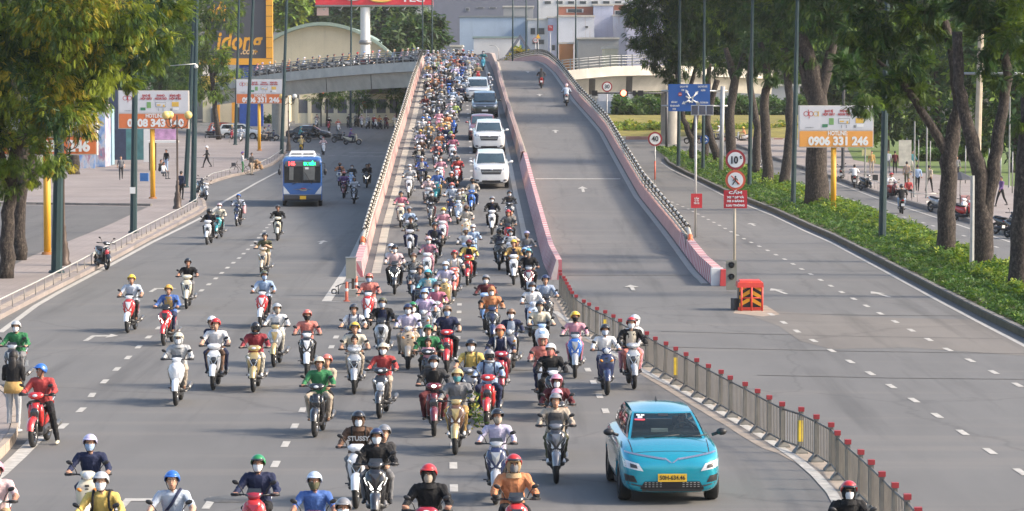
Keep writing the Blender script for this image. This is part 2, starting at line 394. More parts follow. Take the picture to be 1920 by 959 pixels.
stripe([(1240, 305), (1258, 318), (1300, 338), (1355, 366), (1407, 388), (1450, 405), (1510, 434), (1560, 456), (1655, 507), (1757, 563), (1840, 607), (1919, 648), (2040, 712)], .15)
stripe([(1500, 322), (1567, 343), (1646, 373), (1751, 407), (1905, 458)], .13)
for y in (287, 294): stripe([(655, y), (728, y)], .45 if y == 287 else .25, 'stop_line')
for k in range(5): stripe([(615+k*24, 292), (628+k*24, 292)], .3, 'crossing_bar')
def arrow(px, py, rot=0, ln=2.4, kind='s', name='arrow_marking', fn=hg, off=.008):
    p = P(px, py) if fn is hg else surf(px, py, 0, fn); c, s_ = math.cos(rot), math.sin(rot); L = ln
    if kind == 's': poly = [(-.07, 0), (.07, 0), (.07, L*.6), (.26, L*.6), (0, L), (-.26, L*.6), (-.07, L*.6)]
    else: poly = [(-.07, 0), (.07, 0), (.07, L*.5), (.42, L*.5), (.42, L*.36), (.72, L*.58), (.42, L*.80), (.42, L*.64), (-.07, L*.64)]
    vs = [(p.x+x*c-y*s_, p.y+x*s_+y*c) for x, y in poly]
    return quick(name, [(x, y, fn(y)+off) for x, y in vs], [tuple(range(len(vs)))] if kind == 's' else [(0, 1, 2, 7, 8), (2, 3, 6, 7), (3, 4, 5, 6)][:2]+[(4, 5, 6, 3)], WPAINT, road)
arrow(160, 640, 0, 3, 't'); arrow(282, 548, 0, 3, 't'); arrow(222, 958, 0, 2.4, 't'); arrow(385, 955, 0, 2.4, 't')
arrow(1475, 552, .1, 3); arrow(1668, 558, .1, 3); arrow(1415, 424, 0, 3); arrow(600, 458, 0, 3)
# manhole + patches
mh = MB(); p = P(620, 678); mh.lathe((p.x, p.y, .006), [(0, .012), (.33, .012), (.34, .006), (.45, .006), (.46, 0)], 20); mh.build('manhole_cover', mat('iron', (.12, .115, .105), .7, n=.3, ns=9), road)
mh = MB(); p = P(432, 937); mh.lathe((p.x, p.y, .006), [(0, .012), (.33, .012), (.34, .006), (.45, .006), (.46, 0)], 20); mh.build('manhole_cover', mat('iron', (.12, .115, .105), .7), road)
dust = mat('sand_dust', (.33, .26, .20), .9, n=.35, ns=1.4)
SANDY = asphalt('sandy_asphalt', .135, (1.10, 1.0, .88)); SEAM = mat('tar_seam', (.075, .07, .062), .8, n=.3)
for i, pts in enumerate(([(1395, 588), (1440, 583), (1560, 592), (1700, 597), (1830, 600), (1925, 650), (1925, 668), (1700, 652), (1560, 655), (1500, 640), (1460, 612)],)): sheet('sandy_patch', L2([P(x, y) for x, y in pts]), .004+i*.001, SANDY, parent=road)
for a, b_ in (((1440, 588), (1830, 593)), ((1240, 622), (1880, 636)), ((1190, 650), (1925, 664)), ((1420, 704), (1925, 712)), ((560, 700), (1030, 694))): stripe([a, ((a[0]+b_[0])/2, (a[1]+b_[1])/2+1.5), b_], .10, 'tar_seam', off=.007, m=SEAM)
sheet('dust_patch', L2([P(x, y) for x, y in [(1375, 588), (1385, 571), (1436, 573), (1462, 590), (1430, 594)]]), .0065, dust, parent=road)
# ======================= FLYOVER =======================
def edge(pts):
    ysamp = sorted(pts, key=lambda p: p[1])
    yy = [p[1] for p in ysamp]; xx = [p[0] for p in ysamp]
    def f(Y):
        if Y > 292: y_im = proj((0, 292, hd(292)))[1]; slope = True
        else: y_im = proj((0, Y, hd(Y)))[1]
        px = float(np.interp(y_im, yy, xx))
        if y_im > yy[-1]: px = xx[-1]+(y_im-yy[-1])*(xx[-1]-xx[-2])/(yy[-1]-yy[-2])
        Yc = min(Y, 292); z = hd(Yc)-CH; fw = Yc*CP-z*SP
        X = (px-CX)*fw/F
        if Y > 292: X += -(Y-292)*.035-(Y-292)**2*.0006
        return X
    return f
eL = edge([(665, 556), (680, 523), (694, 472), (704, 430), (725, 360), (744, 290), (760, 236), (777, 173), (787, 143), (797, 114)])
eML = edge([(1051, 556), (1047, 543), (1033, 527), (1018, 493), (1000, 420), (985, 360), (969, 290), (958, 250), (945, 208), (933, 162), (924, 132), (916, 112)])
eMR = edge([(1058, 530), (1052, 508), (1025, 420), (1006, 360), (989, 290), (972, 240), (950, 173), (940, 130), (935, 114)])
eR = edge([(1362, 562), (1308, 510), (1256, 440), (1200, 370), (1160, 300), (1132, 249), (1110, 223), (1080, 190), (1062, 165), (1042, 137), (1024, 121), (1010, 115)])
fly = tag(empty('flyover', (0, 200, 0)), 'two lane concrete flyover with pink striped parapets packed with motorbikes', 'flyover')
def chain(o, par):  # parent keeping world coordinates
    o.parent = par; o.matrix_parent_inverse = Matrix.Translation(-par.location); return o
Ys = [118, 122, 126, 130, 135, 140, 145, 150]+list(range(160, 260, 10))+list(range(260, 312, 5))+[320, 330, 340, 355, 370, 390, 400]
def strip(name, f0, f1, off, m, Y=Ys, thick=0, par=fly, cut=None):
    b = MB(); vs = []
    for y in Y:
        z = hd(y)+off; vs += [(f0(y), y, z), (f1(y), y, z)]
    b.add(vs, [(2*i, 2*i+1, 2*i+3, 2*i+2) for i in range(len(Y)-1)])
    if thick:
        vs2 = [(v[0], v[1], v[2]-thick) for v in vs]; b.add(vs2, [(2*i, 2*i+2, 2*i+3, 2*i+1) for i in range(len(Y)-1)])
        for k in (0, 1):
            b.add([w for i in range(len(Y)) for w in (vs[2*i+k], vs2[2*i+k])], [(2*i, 2*i+1, 2*i+3, 2*i+2) for i in range(len(Y)-1)])
    return chain(b.build(name, m), par)
strip('left_deck', lambda y: eL(y)-.35, lambda y: (eML(y)+eMR(y))/2, .01, ASPH2, thick=.9)
strip('right_deck', lambda y: (eML(y)+eMR(y))/2, lambda y: eR(y)+.35, .012, ASPH2, thick=.9)
# solid ramp walls below the deck (outer faces) up to where it becomes a bridge
def rampwall(f, sgn):
    Y = [y for y in Ys if y <= 200]; b = MB()
    b.add([w for y in Y for w in ((f(y)+sgn*.4, y, hd(y)), (f(y)+sgn*.4, y, -.05))], [(2*i, 2*i+1, 2*i+3, 2*i+2) for i in range(len(Y)-1)])
    chain(b.build('ramp_wall', CONC), fly)
rampwall(eL, -1); rampwall(eR, 1)
for y in (215, 240, 262, 285, 310):
    xc = (eL(y)+eR(y))/2; b = MB().box((xc, y, (hd(y)-.9)/2+hg(y)/2), (5.2, 1.4, max(.5, hd(y)-.9-hg(y))+.1)).box((xc, y, hd(y)-1.2), (11, 1.6, .7)); chain(b.build('pier', CONC), fly)
# striped parapet wall material: stripes by UV (arc length)
def stripes_mat(name, a, b, period=.26):
    m = bpy.data.materials.new(name); m.use_nodes = True; t = m.node_tree; bs = t.nodes['Principled BSDF']
    uv = t.nodes.new('ShaderNodeUVMap').outputs[0]; sx = t.nodes.new('ShaderNodeSeparateXYZ'); t.links.new(uv, sx.inputs[0])
    w = mathn(t, 'FRACT', mathn(t, 'DIVIDE', mathn(t, 'ADD', sx.outputs[0], mathn(t, 'MULTIPLY', sx.outputs[1], .35)), period))
    k = mathn(t, 'GREATER_THAN', w, .5)
    g = t.nodes.new('ShaderNodeNewGeometry').outputs['Position']; n1 = noise_node(t, g, 1.2, 5); n2 = noise_node(t, g, 6, 4)
    col = mix(t, k, a, b); col = mix(t, mathn(t, 'MULTIPLY', ramp(t, n1.outputs['Fac'], [(.4, (0, 0, 0)), (.75, (1, 1, 1))]).outputs[0], .45), col, tuple(x*.72 for x in a))
    col = mix(t, mathn(t, 'MULTIPLY', n2.outputs['Fac'], .3), col, (.33, .26, .23))
    t.links.new(col, bs.inputs['Base Color']); bs.inputs['Roughness'].default_value = .8
    return m
STR = stripes_mat('striped_parapet', (.50, .13, .16), (.64, .56, .53), 1.0); PINKW = stripes_mat('pink_parapet', (.50, .27, .24), (.52, .34, .30), .5)
PINKD = stripes_mat('worn_parapet', (.36, .22, .19), (.42, .31, .26), .7)
def wall(name, f, sgn, w, h, Y, m, z0=0.0, step=.5, batter=.06, par=fly):
    """parapet wall: inner face at f(Y), thickness w to side sgn, with UV along its length"""
    n = int((Y[1]-Y[0])/step); yy = [Y[0]+(Y[1]-Y[0])*i/n for i in range(n+1)]
    bm = bmesh.new(); uvl = bm.loops.layers.uv.new('UVMap'); rows = []
    prof = [(0, 0, 0), (batter, h, h), (w, h, h+w), (w, 0, 2*h+w)]
    for y in yy:
        hh = h(y) if callable(h) else h
        prof = [(0, 0, 0), (batter, hh, hh), (w, hh, hh+w), (w+.01, -.02, 2*hh+w)]
        rows.append([(bm.verts.new((f(y)+sgn*a, y, hd(y)+z0+b)), y, c) for a, b, c in prof])
    for r0, r1 in zip(rows, rows[1:]):
        for k in range(3):
            q = [r0[k], r0[k+1], r1[k+1], r1[k]]; fa = bm.faces.new([x[0] for x in q])
            for l, x in zip(fa.loops, q): l[uvl].uv = (x[1], x[2])
    for r in (rows[0], rows[-1]):
        fa = bm.faces.new([x[0] for x in r])
        for l, x in zip(fa.loops, r): l[uvl].uv = (x[0].co.x*1.0, x[2])
    bmesh.ops.recalc_face_normals(bm, faces=bm.faces); me = bpy.data.meshes.new(name); bm.to_mesh(me); bm.free()
    o = new_obj(name, me, [m]); return chain(o, par)
wall('striped_parapet', eR, 1, .38, .62, (112.6, 134), STR); wall('parapet', eR, 1, .34, .55, (134.02, 372), PINKW, step=2)
wall('striped_parapet', eL, -1, .34, .6, (117, 128), STR); wall('parapet', eL, -1, .30, .55, (128.02, 372), PINKW, step=2)
hm = lambda y: .72
wall('striped_parapet', eML, 1, .42, .74, (115.5, 176), STR, batter=.22)
wall('parapet', eML, 1, .30, .80, (176.02, 372), PINKD, step=2, batter=.16)
wall('parapet', lambda y: eMR(y)-.34, -1, .2, .78, (176.02, 372), PINKD, step=2)
# slabs lying in the median between its two walls
y = 176.5; si = 0
CSL = [mat('worn_slab', (.44, .30, .24), .9, n=.3, ns=1.5), mat('pale_slab', (.50, .44, .36), .9, n=.25, ns=1.5)]
while y < 300:
    L = 1.0 if y < 240 else 2.0; x0 = eML(y+L/2)+.16; x1 = eMR(y+L/2)-.40
    if x1-x0 > .15:
        z = hd(y+L/2)+.74; dz = (hd(y+L)-hd(y))/2*.94
        vs = [(x0, y+.04, z-dz-.06), (x1, y+.04, z-dz-.06), (x1, y+L-.06, z+dz-.06), (x0, y+L-.06, z+dz-.06)]; vs += [(a, b, c+.12) for a, b, c in vs]
        chain(quick('cover_slab', vs, [(0, 3, 2, 1), (4, 5, 6, 7), (0, 1, 5, 4), (1, 2, 6, 5), (2, 3, 7, 6), (3, 0, 4, 7)], CSL[si % 2]), fly); si += 1
    y += L
# gutter slabs along the kerbs of both decks
def slabs(f, sgn, o0, o1, Y0, Y1, m, L=2.0, gap=.05, h=.03):
    y = Y0
    while y < Y1:
        a, b = y+gap/2, y+L-gap/2; vs = []
        for q in (a, b):
            for o in (o0, o1): vs.append((f(q)+sgn*o, q, hd(q)+h))
        vs += [(x, q, z-.09) for x, q, z in vs]
        chain(quick('gutter_slab', vs, [(0, 1, 3, 2), (4, 6, 7, 5), (0, 4, 5, 1), (2, 3, 7, 6), (0, 2, 6, 4), (1, 5, 7, 3)], m), fly)
        y += L
SLAB = mat('gutter_slab', (.38, .35, .29), .85, n=.2, ns=1.0)
slabs(eL, 1, .28, .62, 119, 300, SLAB, 3.2); slabs(eML, -1, .40, .64, 119, 300, mat('grey_slab', (.36, .34, .30), .85), 3.2)
slabs(eMR, 1, -.30, -.02, 119, 300, SLAB, 3.2); slabs(eR, -1, .08, .32, 113, 300, mat('grey_slab', (.3, .3, .3)), 3.2)
# rails: cream tubes in dark brackets
CREAM = mat('cream_tube', (.50, .45, .37), .5, n=.25, ns=2); BRK = mat('dark_bracket', (.05, .048, .042), .6, n=.3, ns=4)
def rails(f, sgn, Y0, Y1, out, n=3, z0=.66, dz=.2, post_h=.75):
    Yr = [Y0]+[y for y in Ys if Y0 < y < Y1]+[Y1]
    for k in range(n):
        b = MB(); b.tube([(f(y)+sgn*(out+.04*k), y, hd(y)+z0+dz*k) for y in Yr], .06, 8); chain(b.build('rail', CREAM), fly)
    me = None; y = Y0; b = MB()
    b.box((0, 0, .30), (.07, .10, .75)); 
    for k in range(n): b.box((-sgn*.0, 0, .66-.5+dz*k+.0), (.17, .13, .14))
    me = b.mesh('rail_post')
    cnt = 0; y = Y0
    while y <= Y1:
        o = new_obj('rail_post', me, [] if me.materials else [BRK]); o.location = (f(y)+sgn*(out+.04), y, hd(y)+.5); chain(o, fly); y += 2.0; cnt += 1
rails(eR, 1, 131, 366, .18, 3); rails(eL, -1, 129, 366, .16, 3)
for f, sgn, Y0 in ((eR, 1, 130), (eL, -1, 128)):
    b = MB(); x = f(Y0)+sgn*.2
    b.tube([(x, Y0+1, 1.15), (x, Y0-.4, .95), (x, Y0-.9, .6), (x, Y0-.9, .2)], .09, 8, 0); b.tube([(x-.1, Y0+1, .85), (x-.1, Y0-.2, .75), (x-.1, Y0-.5, .2)], .08, 8, 1)
    chain(b.build('rail_end', [CREAM, BRK]), fly)
    b = MB(); b.tube([(x, Y0-.5, .93), (x, Y0-.75, .73)], .1, 8); chain(b.build('reflector', mat('orange_reflector', (.75, .16, .05), .4, n=0)), fly)
# deck joints and markings
def deckmark(y, f0, f1, L, m=WPAINT, name='deck_joint'):
    vs = [(f0, y, hd(y)+.02), (f1, y, hd(y)+.02), (f1, y+L, hd(y+L)+.02), (f0, y+L, hd(y+L)+.02)]
    chain(quick(name, vs, [(0, 1, 2, 3)], m), fly)
yj = 163.5
for yj, m in ((surf(1085, 337, 0, hd).y, WPAINT),):
    deckmark(yj, eMR(yj)+.1, eR(yj)-.5, .38, m); deckmark(yj-.4, eMR(yj)+.1, eR(yj)-.5, .3, CONCD); deckmark(yj, eL(yj)+.7, eML(yj)-.8, .38, m)
for y in range(128, 292, 4):
    u = .615; x = eL(y)*(1-u)+eML(y)*u; deckmark(y, x-.075, x+.075, 1.0, name='lane_dash')
for px, py in ((1188, 546), (1094, 361), (1042, 250), (1012, 181), (990, 137)): chain(arrow(px, py, 0, 3.0 if py > 300 else 2.5, fn=hd, off=.02), fly)
# parapet noses
b = MB().box((eR(112.4)+.19, 112.35, .31), (.42, .4, .62), 0).box((eR(112.4)+.42, 112.1, .3), (.3, .5, .58), 1, taper=.8); chain(b.build('parapet_end', [WHITEP, mat('red_end', (.5, .05, .05), .6)]), fly)
# ---- side branches of the flyover (curving off at the crest) ----
def branch(name, pts, label, w=7.5, gh=1.5):
    """pts: (px_edge, railtop_y, Y) of the near edge"""
    root = tag(empty(name, (0, 300, 0)), label, 'flyover')
    e = [at(px, py, Y)-Vector((0, 0, 1.25)) for px, py, Y in pts]
    b = MB(); r = []
    for i, p in enumerate(e):
        r.append([(p.x, p.y, p.z+.2), (p.x, p.y-.02, p.z-.75), (p.x, p.y+.9, p.z-.80), (p.x, p.y+2.2, p.z-.8-gh), (p.x, p.y+w-2.2, p.z-.8-gh), (p.x, p.y+w-.9, p.z-.8), (p.x, p.y+w, p.z-.75), (p.x, p.y+w, p.z+.2), (p.x, p.y+w-.3, p.z+.2), (p.x, p.y+w-.3, p.z-.05), (p.x, p.y+.3, p.z-.05), (p.x, p.y+.3, p.z+.2)])
    b.loft(r, smooth=False); chain(b.build('girder', CONC2), root)
    d = MB()
    for t in np.linspace(.1, .9, 5):
        k = t*(len(e)-1); i = int(k); p = e[i].lerp(e[min(i+1, len(e)-1)], k-i); d.add([(p.x, p.y+.84, p.z-.83), (p.x+.6, p.y+.84, p.z-.83), (p.x+.6, p.y+2.1, p.z-.82-gh), (p.x, p.y+2.1, p.z-.82-gh)], [(0, 1, 2, 3)])
    chain(d.build('girder_joint', CONCD), root)
    for zz in (.45, .72, .99, 1.2):
        chain(MB().tube([(p.x, p.y+.1, p.z+zz) for p in e], .045, 6).build('rail', GREYM), root)
    me = MB().box((0, 0, .65), (.14, .12, 1.2)).mesh('rail_post'); me.materials.append(GREYM)
    L = sum((a-b_).length for a, b_ in zip(e, e[1:])); n = int(L/1.9)
    for k in range(n+1):
        t = k/n*(len(e)-1); i = min(int(t), len(e)-2); p = e[i].lerp(e[i+1], t-i); o = new_obj('rail_post', me); o.location = (p.x, p.y+.08, p.z+.05); chain(o, root)
    for px in ():
        pass
    return root, e
lb, lbe = branch('left_flyover_branch', [(800, 94, 308), (760, 97, 312), (700, 101, 317), (640, 106, 322), (580, 112, 328), (520, 119, 335), (470, 126, 342), (400, 138, 352)], 'curved grey flyover branch with box girder on the left carrying motorbikes', 7.5)
rbr, rbe = branch('right_flyover_branch', [(1030, 118, 300), (1060, 112, 300), (1100, 108, 301), (1150, 104, 303), (1200, 103, 305), (1260, 103, 308), (1340, 106, 314), (1450, 112, 322)], 'pale flyover branch curving right behind the red traffic light', 7.5)
for root, e, idx in ((lb, lbe, 5.2), (rbr, rbe, 5.6)):
    p = e[int(idx)]; chain(MB().lathe((p.x, p.y+3.7, 0), [(.9, -.1), (.9, p.z-2.3)], 16).build('pier', CONC), root)
# ======================= PEOPLE =======================
def ellpts(c, r, n=10, m=7):
    o = []
    for i in range(m+1):
        a = -math.pi/2+math.pi*i/m
        for k in range(n): t = 2*math.pi*k/n; o.append((c[0]+r[0]*math.cos(a)*math.cos(t), c[1]+r[1]*math.cos(a)*math.sin(t), c[2]+r[2]*math.sin(a)))
    return o
# clothing slots
SK, TOP, FORE, THI, SHIN, SHOE, HAND, NECK = range(8)
def body_mesh(name, segs, voxel=.0125, target=6500, wrinkle=.006):
    """segs: (p0,r0,p1,r1,slot) tapered ellipsoid hulls fused into one continuous skin"""
    bm = bmesh.new()
    for p0, r0, p1, r1, slot in segs:
        r0 = r0 if isinstance(r0, tuple) else (r0,)*3; r1 = r1 if isinstance(r1, tuple) else (r1,)*3
        vs = [bm.verts.new(p) for p in ellpts(p0, r0)+ellpts(p1, r1)]
        res = bmesh.ops.convex_hull(bm, input=vs)
        bmesh.ops.delete(bm, geom=[g for g in set(res['geom_interior']+res['geom_unused']) if isinstance(g, bmesh.types.BMVert)], context='VERTS')
    me = bpy.data.meshes.new(name); bm.to_mesh(me); bm.free()
    o = bpy.data.objects.new('tmp', me)
    m = o.modifiers.new('r', 'REMESH'); m.mode = 'VOXEL'; m.voxel_size = voxel
    s = o.modifiers.new('s', 'SMOOTH'); s.iterations = 2; s.factor = .5
    n0 = len(baked(o, 'x').polygons)
    d = o.modifiers.new('d', 'DECIMATE'); d.ratio = min(1, target/max(1, n0*2))
    out = baked(o, name); bpy.data.objects.remove(o)
    nf = len(out.polygons); cen = np.empty(nf*3); out.polygons.foreach_get('center', cen); cen = cen.reshape(-1, 3)
    best = np.full(nf, 9.0); lab = np.zeros(nf, dtype=np.int32)
    for p0, r0, p1, r1, slot in segs:
        a = np.array(p0); b = np.array(p1); ab = b-a; L = float(ab@ab) or 1e-9
        t = np.clip(((cen-a)@ab)/L, 0, 1)[:, None]
        ra = np.array(r0 if isinstance(r0, tuple) else (r0,)*3); rb = np.array(r1 if isinstance(r1, tuple) else (r1,)*3)
        rr = ra*(1-t)+rb*t; dist = (np.linalg.norm((cen-(a+t*ab))/rr, axis=1)-1)*rr.min(axis=1)
        k = dist < best; best[k] = dist[k]; lab[k] = slot
    out.polygons.foreach_set('use_smooth', [True]*nf)
    if wrinkle:   # cloth folds on clothed parts
        nv = len(out.vertices); co = np.empty(nv*3); out.vertices.foreach_get('co', co); co = co.reshape(-1, 3)
        vl = np.zeros(nv, dtype=bool)
        for p in out.polygons:
            if lab[p.index] in (TOP, FORE, THI, SHIN):
                for v in p.vertices: vl[v] = True
        nn = np.array([v.normal[:] for v in out.vertices])
        w = np.sin(co[:, 2]*46+np.sin(co[:, 0]*31)*2.2+np.sin(co[:, 1]*27)*1.7)*np.sin(co[:, 0]*23+co[:, 1]*29+1.3)
        co[vl] += nn[vl]*(w[vl]*wrinkle)[:, None]; out.vertices.foreach_set('co', co.ravel())
    out.materials.clear()
    for i in range(8): out.materials.append(None)
    out.polygons.foreach_set('material_index', lab); out.update(); return out
def hand_segs(c, sx, grip=True, d=(0, -1, 0)):
    """palm with four curled fingers and a thumb; sx = +1 for the hand on +x side"""
    x, y, z = c; s = [((x-.028*sx, y+.03, z+.004), (.022, .02, .014), (x+.02*sx, y-.015, z+.012), (.034, .028, .016), HAND)]
    ln = (.92, 1.0, .95, .78)
    for i in range(4):
        fx = x+(-.030+i*.021)*sx; k = ln[i]
        if grip:
            s += [((fx, y-.03, z+.016), .0105, (fx, y-.062*k, z+.006), .010, HAND), ((fx, y-.062*k, z+.006), .010, (fx, y-.060*k, z-.030*k), .009, HAND)]
        else:
            s += [((fx, y-.02, z-.01), .0105, (fx+.003*sx, y-.032*k, z-.05*k), .0098, HAND), ((fx+.003*sx, y-.032*k, z-.05*k), .0098, (fx, y-.020*k, z-.082*k), .0088, HAND)]
    s += [((x-.045*sx, y+.0, z), .013, (x-.056*sx, y-.03, z-.014), .0115, HAND), ((x-.056*sx, y-.03, z-.014), .0115, (x-.046*sx, y-.056, z-.022), .010, HAND)]
    return s
def head_segs(c, yaw=0, pitch=0):
    M_ = Matrix.Rotation(yaw, 3, 'Z')@Matrix.Rotation(pitch, 3, 'X'); c = Vector(c)
    def q(v): return tuple(c+M_@Vector(v))
    return [(q((0, .012, .03)), (.074, .092, .092), q((0, .0, -.03)), (.066, .080, .078), SK), (q((0, -.022, -.05)), (.056, .058, .05), q((0, -.048, -.082)), (.030, .026, .024), SK),
            (q((0, -.092, .012)), .009, q((0, -.108, -.022)), .014, SK), (q((.074, .012, -.002)), (.010, .018, .028), q((.078, .016, -.006)), (.008, .016, .022), SK), (q((-.074, .012, -.002)), (.010, .018, .028), q((-.078, .016, -.006)), (.008, .016, .022), SK),
            (q((0, -.074, -.052)), (.024, .012, .009), q((0, -.078, -.058)), (.02, .01, .008), SK)]
def rider_segs(k=1.0, wide=0.0, phone=False, yaw=0, footdown=False, lean=0.0, hip=.80):
    s = []; hc = (0, .06+lean*-.1, 1.475); HEAD = (hc, yaw)
    s += head_segs(hc, yaw)
    s += [((0, .09, 1.33), (.052, .052, .04), (0, .075, 1.42), (.05, .05, .04), NECK)]
    s += [((0, .26, hip+.02), (.17*k, .13, .10), (0, .20, 1.02), (.155*k, .115*k, .12), TOP), ((0, .20, 1.02), (.155*k, .115*k, .12), (0, .13, 1.24), (.185*k, .115*k, .09), TOP),
          ((-.13, .13, 1.27), (.075*k, .075*k, .065*k), (.13, .13, 1.27), (.075*k, .075*k, .065*k), TOP), ((0, .12, 1.26), (.10, .09, .06), (0, .10, 1.335), (.062, .062, .03), TOP)]
    for sx in (-1, 1):
        sh = (.185*sx, .13, 1.265); el = (.30*sx, .03, 1.09); ha = (.315*sx, -.235, 1.045)
        if phone and sx == 1: el = (.26*sx, -.02, 1.06); ha = (.10*sx, -.24, 1.16)
        s += [(sh, .064*k, el, .052*k, TOP), (el, .050*k, tuple(np.array(el)*.30+np.array(ha)*.70), .040*k, FORE), (tuple(np.array(el)*.30+np.array(ha)*.70), .036, (ha[0], ha[1]+.035, ha[2]+.004), .024, FORE if k > 1.05 else HAND)]
        s += hand_segs(ha, sx)
        hp = (.095*sx, .24, hip); kn = ((.165+wide)*sx, -.14+wide*.3, .80-wide*.2); an = ((.135+wide*.5)*sx, -.02, .43); to = (.15*sx, -.17, .355)
        if wide: an = (.19*sx, .06, .36); to = (.20*sx, -.12, .31)
        if footdown and sx == 1: kn = (.26, -.10, .66); an = (.36, -.05, .11); to = (.38, -.20, .045)
        s += [(hp, (.098*k, .10, .095), kn, .068*k, THI), (kn, .066*k, tuple(np.array(kn)*.35+np.array(an)*.65), .055*k, SHIN), (tuple(np.array(kn)*.35+np.array(an)*.65), .053*k, an, .042*k, SHIN)]
        s += [((an[0], an[1]+.035, an[2]-.05), (.036, .045, .036), to, (.040, .055, .026), SHOE)]
    return s
def pillion_segs(k=1.0, side=0.0):
    s = head_segs((side, .40, 1.50), .1)
    s += [((side*.9, .42, 1.35), (.05, .05, .04), (side, .41, 1.45), .048, NECK), ((0, .55, .86), (.16*k, .12, .10), (side*.4, .50, 1.06), (.145*k, .11, .12), TOP), ((side*.4, .50, 1.06), (.145*k, .11, .12), (side*.8, .45, 1.26), (.17*k, .105, .09), TOP),
          ((side-.12, .45, 1.28), .068*k, (side+.12, .45, 1.28), .068*k, TOP), ((side*.9, .44, 1.28), (.09, .08, .06), (side*.95, .43, 1.35), (.055, .055, .03), TOP)]
    for sx in (-1, 1):
        sh = (side*.8+.17*sx, .45, 1.27); el = (.25*sx, .36, 1.03); ha = (.17*sx, .20, .95)
        s += [(sh, .058*k, el, .046*k, TOP), (el, .044*k, (ha[0], ha[1]+.04, ha[2]), .028, FORE)]+hand_segs(ha, sx)
        kn = (.24*sx, .12, .80); an = (.22*sx, .26, .42)
        s += [((.09*sx, .52, .86), .092*k, kn, .062*k, THI), (kn, .058*k, an, .040*k, SHIN), ((an[0], an[1]+.02, an[2]-.045), (.035, .04, .034), (.23*sx, .10, .345), (.038, .05, .024), SHOE)]
    return s
def stand_segs(walk=0.0, k=1.0, arms=0):
    s = head_segs((0, -.01, 1.60)); s += [((0, .01, 1.44), (.05, .05, .04), (0, 0, 1.54), .048, NECK)]
    s += [((0, 0, .96), (.155*k, .11, .10), (0, .0, 1.14), (.14*k, .10, .12), TOP), ((0, 0, 1.14), (.14*k, .10, .12), (0, .01, 1.34), (.175*k, .105, .09), TOP), ((-.13, .01, 1.38), .066*k, (.13, .01, 1.38), .066*k, TOP), ((0, .01, 1.37), (.09, .08, .06), (0, .01, 1.44), (.055, .055, .03), TOP)]
    for sx in (-1, 1):
        w = walk*sx; el = (.235*sx, .02-w*.16, 1.12); ha = (.245*sx, -.04-w*.34, .90+abs(w)*.05)
        if arms: el = (.22*sx, -.02, 1.13); ha = (.12*sx, -.26, 1.10)
        s += [((.18*sx, .01, 1.37), .058*k, el, .045*k, TOP), (el, .043*k, (ha[0], ha[1]+.01, ha[2]+.05), .028, FORE)]+hand_segs(ha, sx, grip=bool(arms))
        kn = (.10*sx, -.03+w*.20, .52); an = (.10*sx, .02+w*.42, .10+max(0, w)*.09)
        s += [((.085*sx, 0, .93), .092*k, kn, .062*k, THI), (kn, .060*k, (an[0], an[1], an[2]+.02), .040*k, SHIN), ((an[0], an[1]+.03, an[2]-.045), (.036, .045, .036), (an[0]+.01*sx, an[1]-.13, an[2]-.055), (.038, .05, .026), SHOE)]
    return s
def sit_segs():
    s = head_segs((0, -.06, 1.12)); s += [((0, -.02, .96), .05, (0, -.05, 1.06), .048, NECK), ((0, .05, .48), (.16, .13, .10), (0, .02, .68), (.15, .11, .12), TOP), ((0, .02, .68), (.15, .11, .12), (0, -.02, .86), (.175, .11, .09), TOP), ((-.13, -.02, .90), .066, (.13, -.02, .90), .066, TOP)]
    for sx in (-1, 1):
        s += [((.18*sx, -.02, .89), .058, (.23*sx, -.12, .66), .045, TOP), ((.23*sx, -.12, .66), .043, (.15*sx, -.33, .58), .028, FORE)]+hand_segs((.15*sx, -.37, .58), sx)
        s += [((.09*sx, .02, .46), .095, (.15*sx, -.38, .48), .065, THI), ((.15*sx, -.38, .48), .062, (.15*sx, -.36, .10), .042, SHIN), ((.15*sx, -.33, .05), (.036, .045, .036), (.16*sx, -.48, .035), (.038, .05, .026), SHOE)]
    return s
def child_segs():
    s = []
    for p0, r0, p1, r1, sl in head_segs((0, 0, 0)): s.append((p0, r0, p1, r1, sl))
    k = .84; out = []
    for p0, r0, p1, r1, sl in s:
        sc = lambda v: tuple(x*k for x in v) if isinstance(v, tuple) else v*k
        out.append((tuple(np.array(p0)*k+np.array((0, -.14, 1.21))), sc(r0), tuple(np.array(p1)*k+np.array((0, -.14, 1.21))), sc(r1), sl))
    s = out+[((0, -.13, 1.09), .04, (0, -.14, 1.16), .038, NECK), ((0, -.10, .86), (.12, .09, .08), (0, -.12, 1.06), (.115, .08, .06), TOP)]
    for sx in (-1, 1):
        s += [((.11*sx, -.12, 1.07), .042, (.17*sx, -.20, .96), .034, TOP), ((.17*sx, -.20, .96), .032, (.17*sx, -.27, .98), .02, FORE)]+hand_segs((.17*sx, -.28, .98), sx)
        s += [((.07*sx, -.08, .86), .06, (.10*sx, -.26, .78), .045, THI), ((.10*sx, -.26, .78), .042, (.09*sx, -.24, .55), .03, SHIN), ((.09*sx, -.23, .51), .03, (.09*sx, -.31, .49), .028, SHOE)]
    return s
BODY = {}
BODY['ride'] = (body_mesh('rider_body', rider_segs(), .0085, 9000, .008), (0, .06, 1.475), 0)
BODY['jacket'] = (body_mesh('rider_body', rider_segs(k=1.12), .0085, 9000, .014), (0, .06, 1.475), 0)
BODY['ride2'] = (body_mesh('rider_body', rider_segs(k=.95, yaw=.38, lean=.1), .0095, 6000, .008), (0, .05, 1.475), .38)
BODY['jacket2'] = (body_mesh('rider_body', rider_segs(k=1.16, yaw=-.3, wide=.04), .0095, 6000, .014), (0, .06, 1.475), -.3)
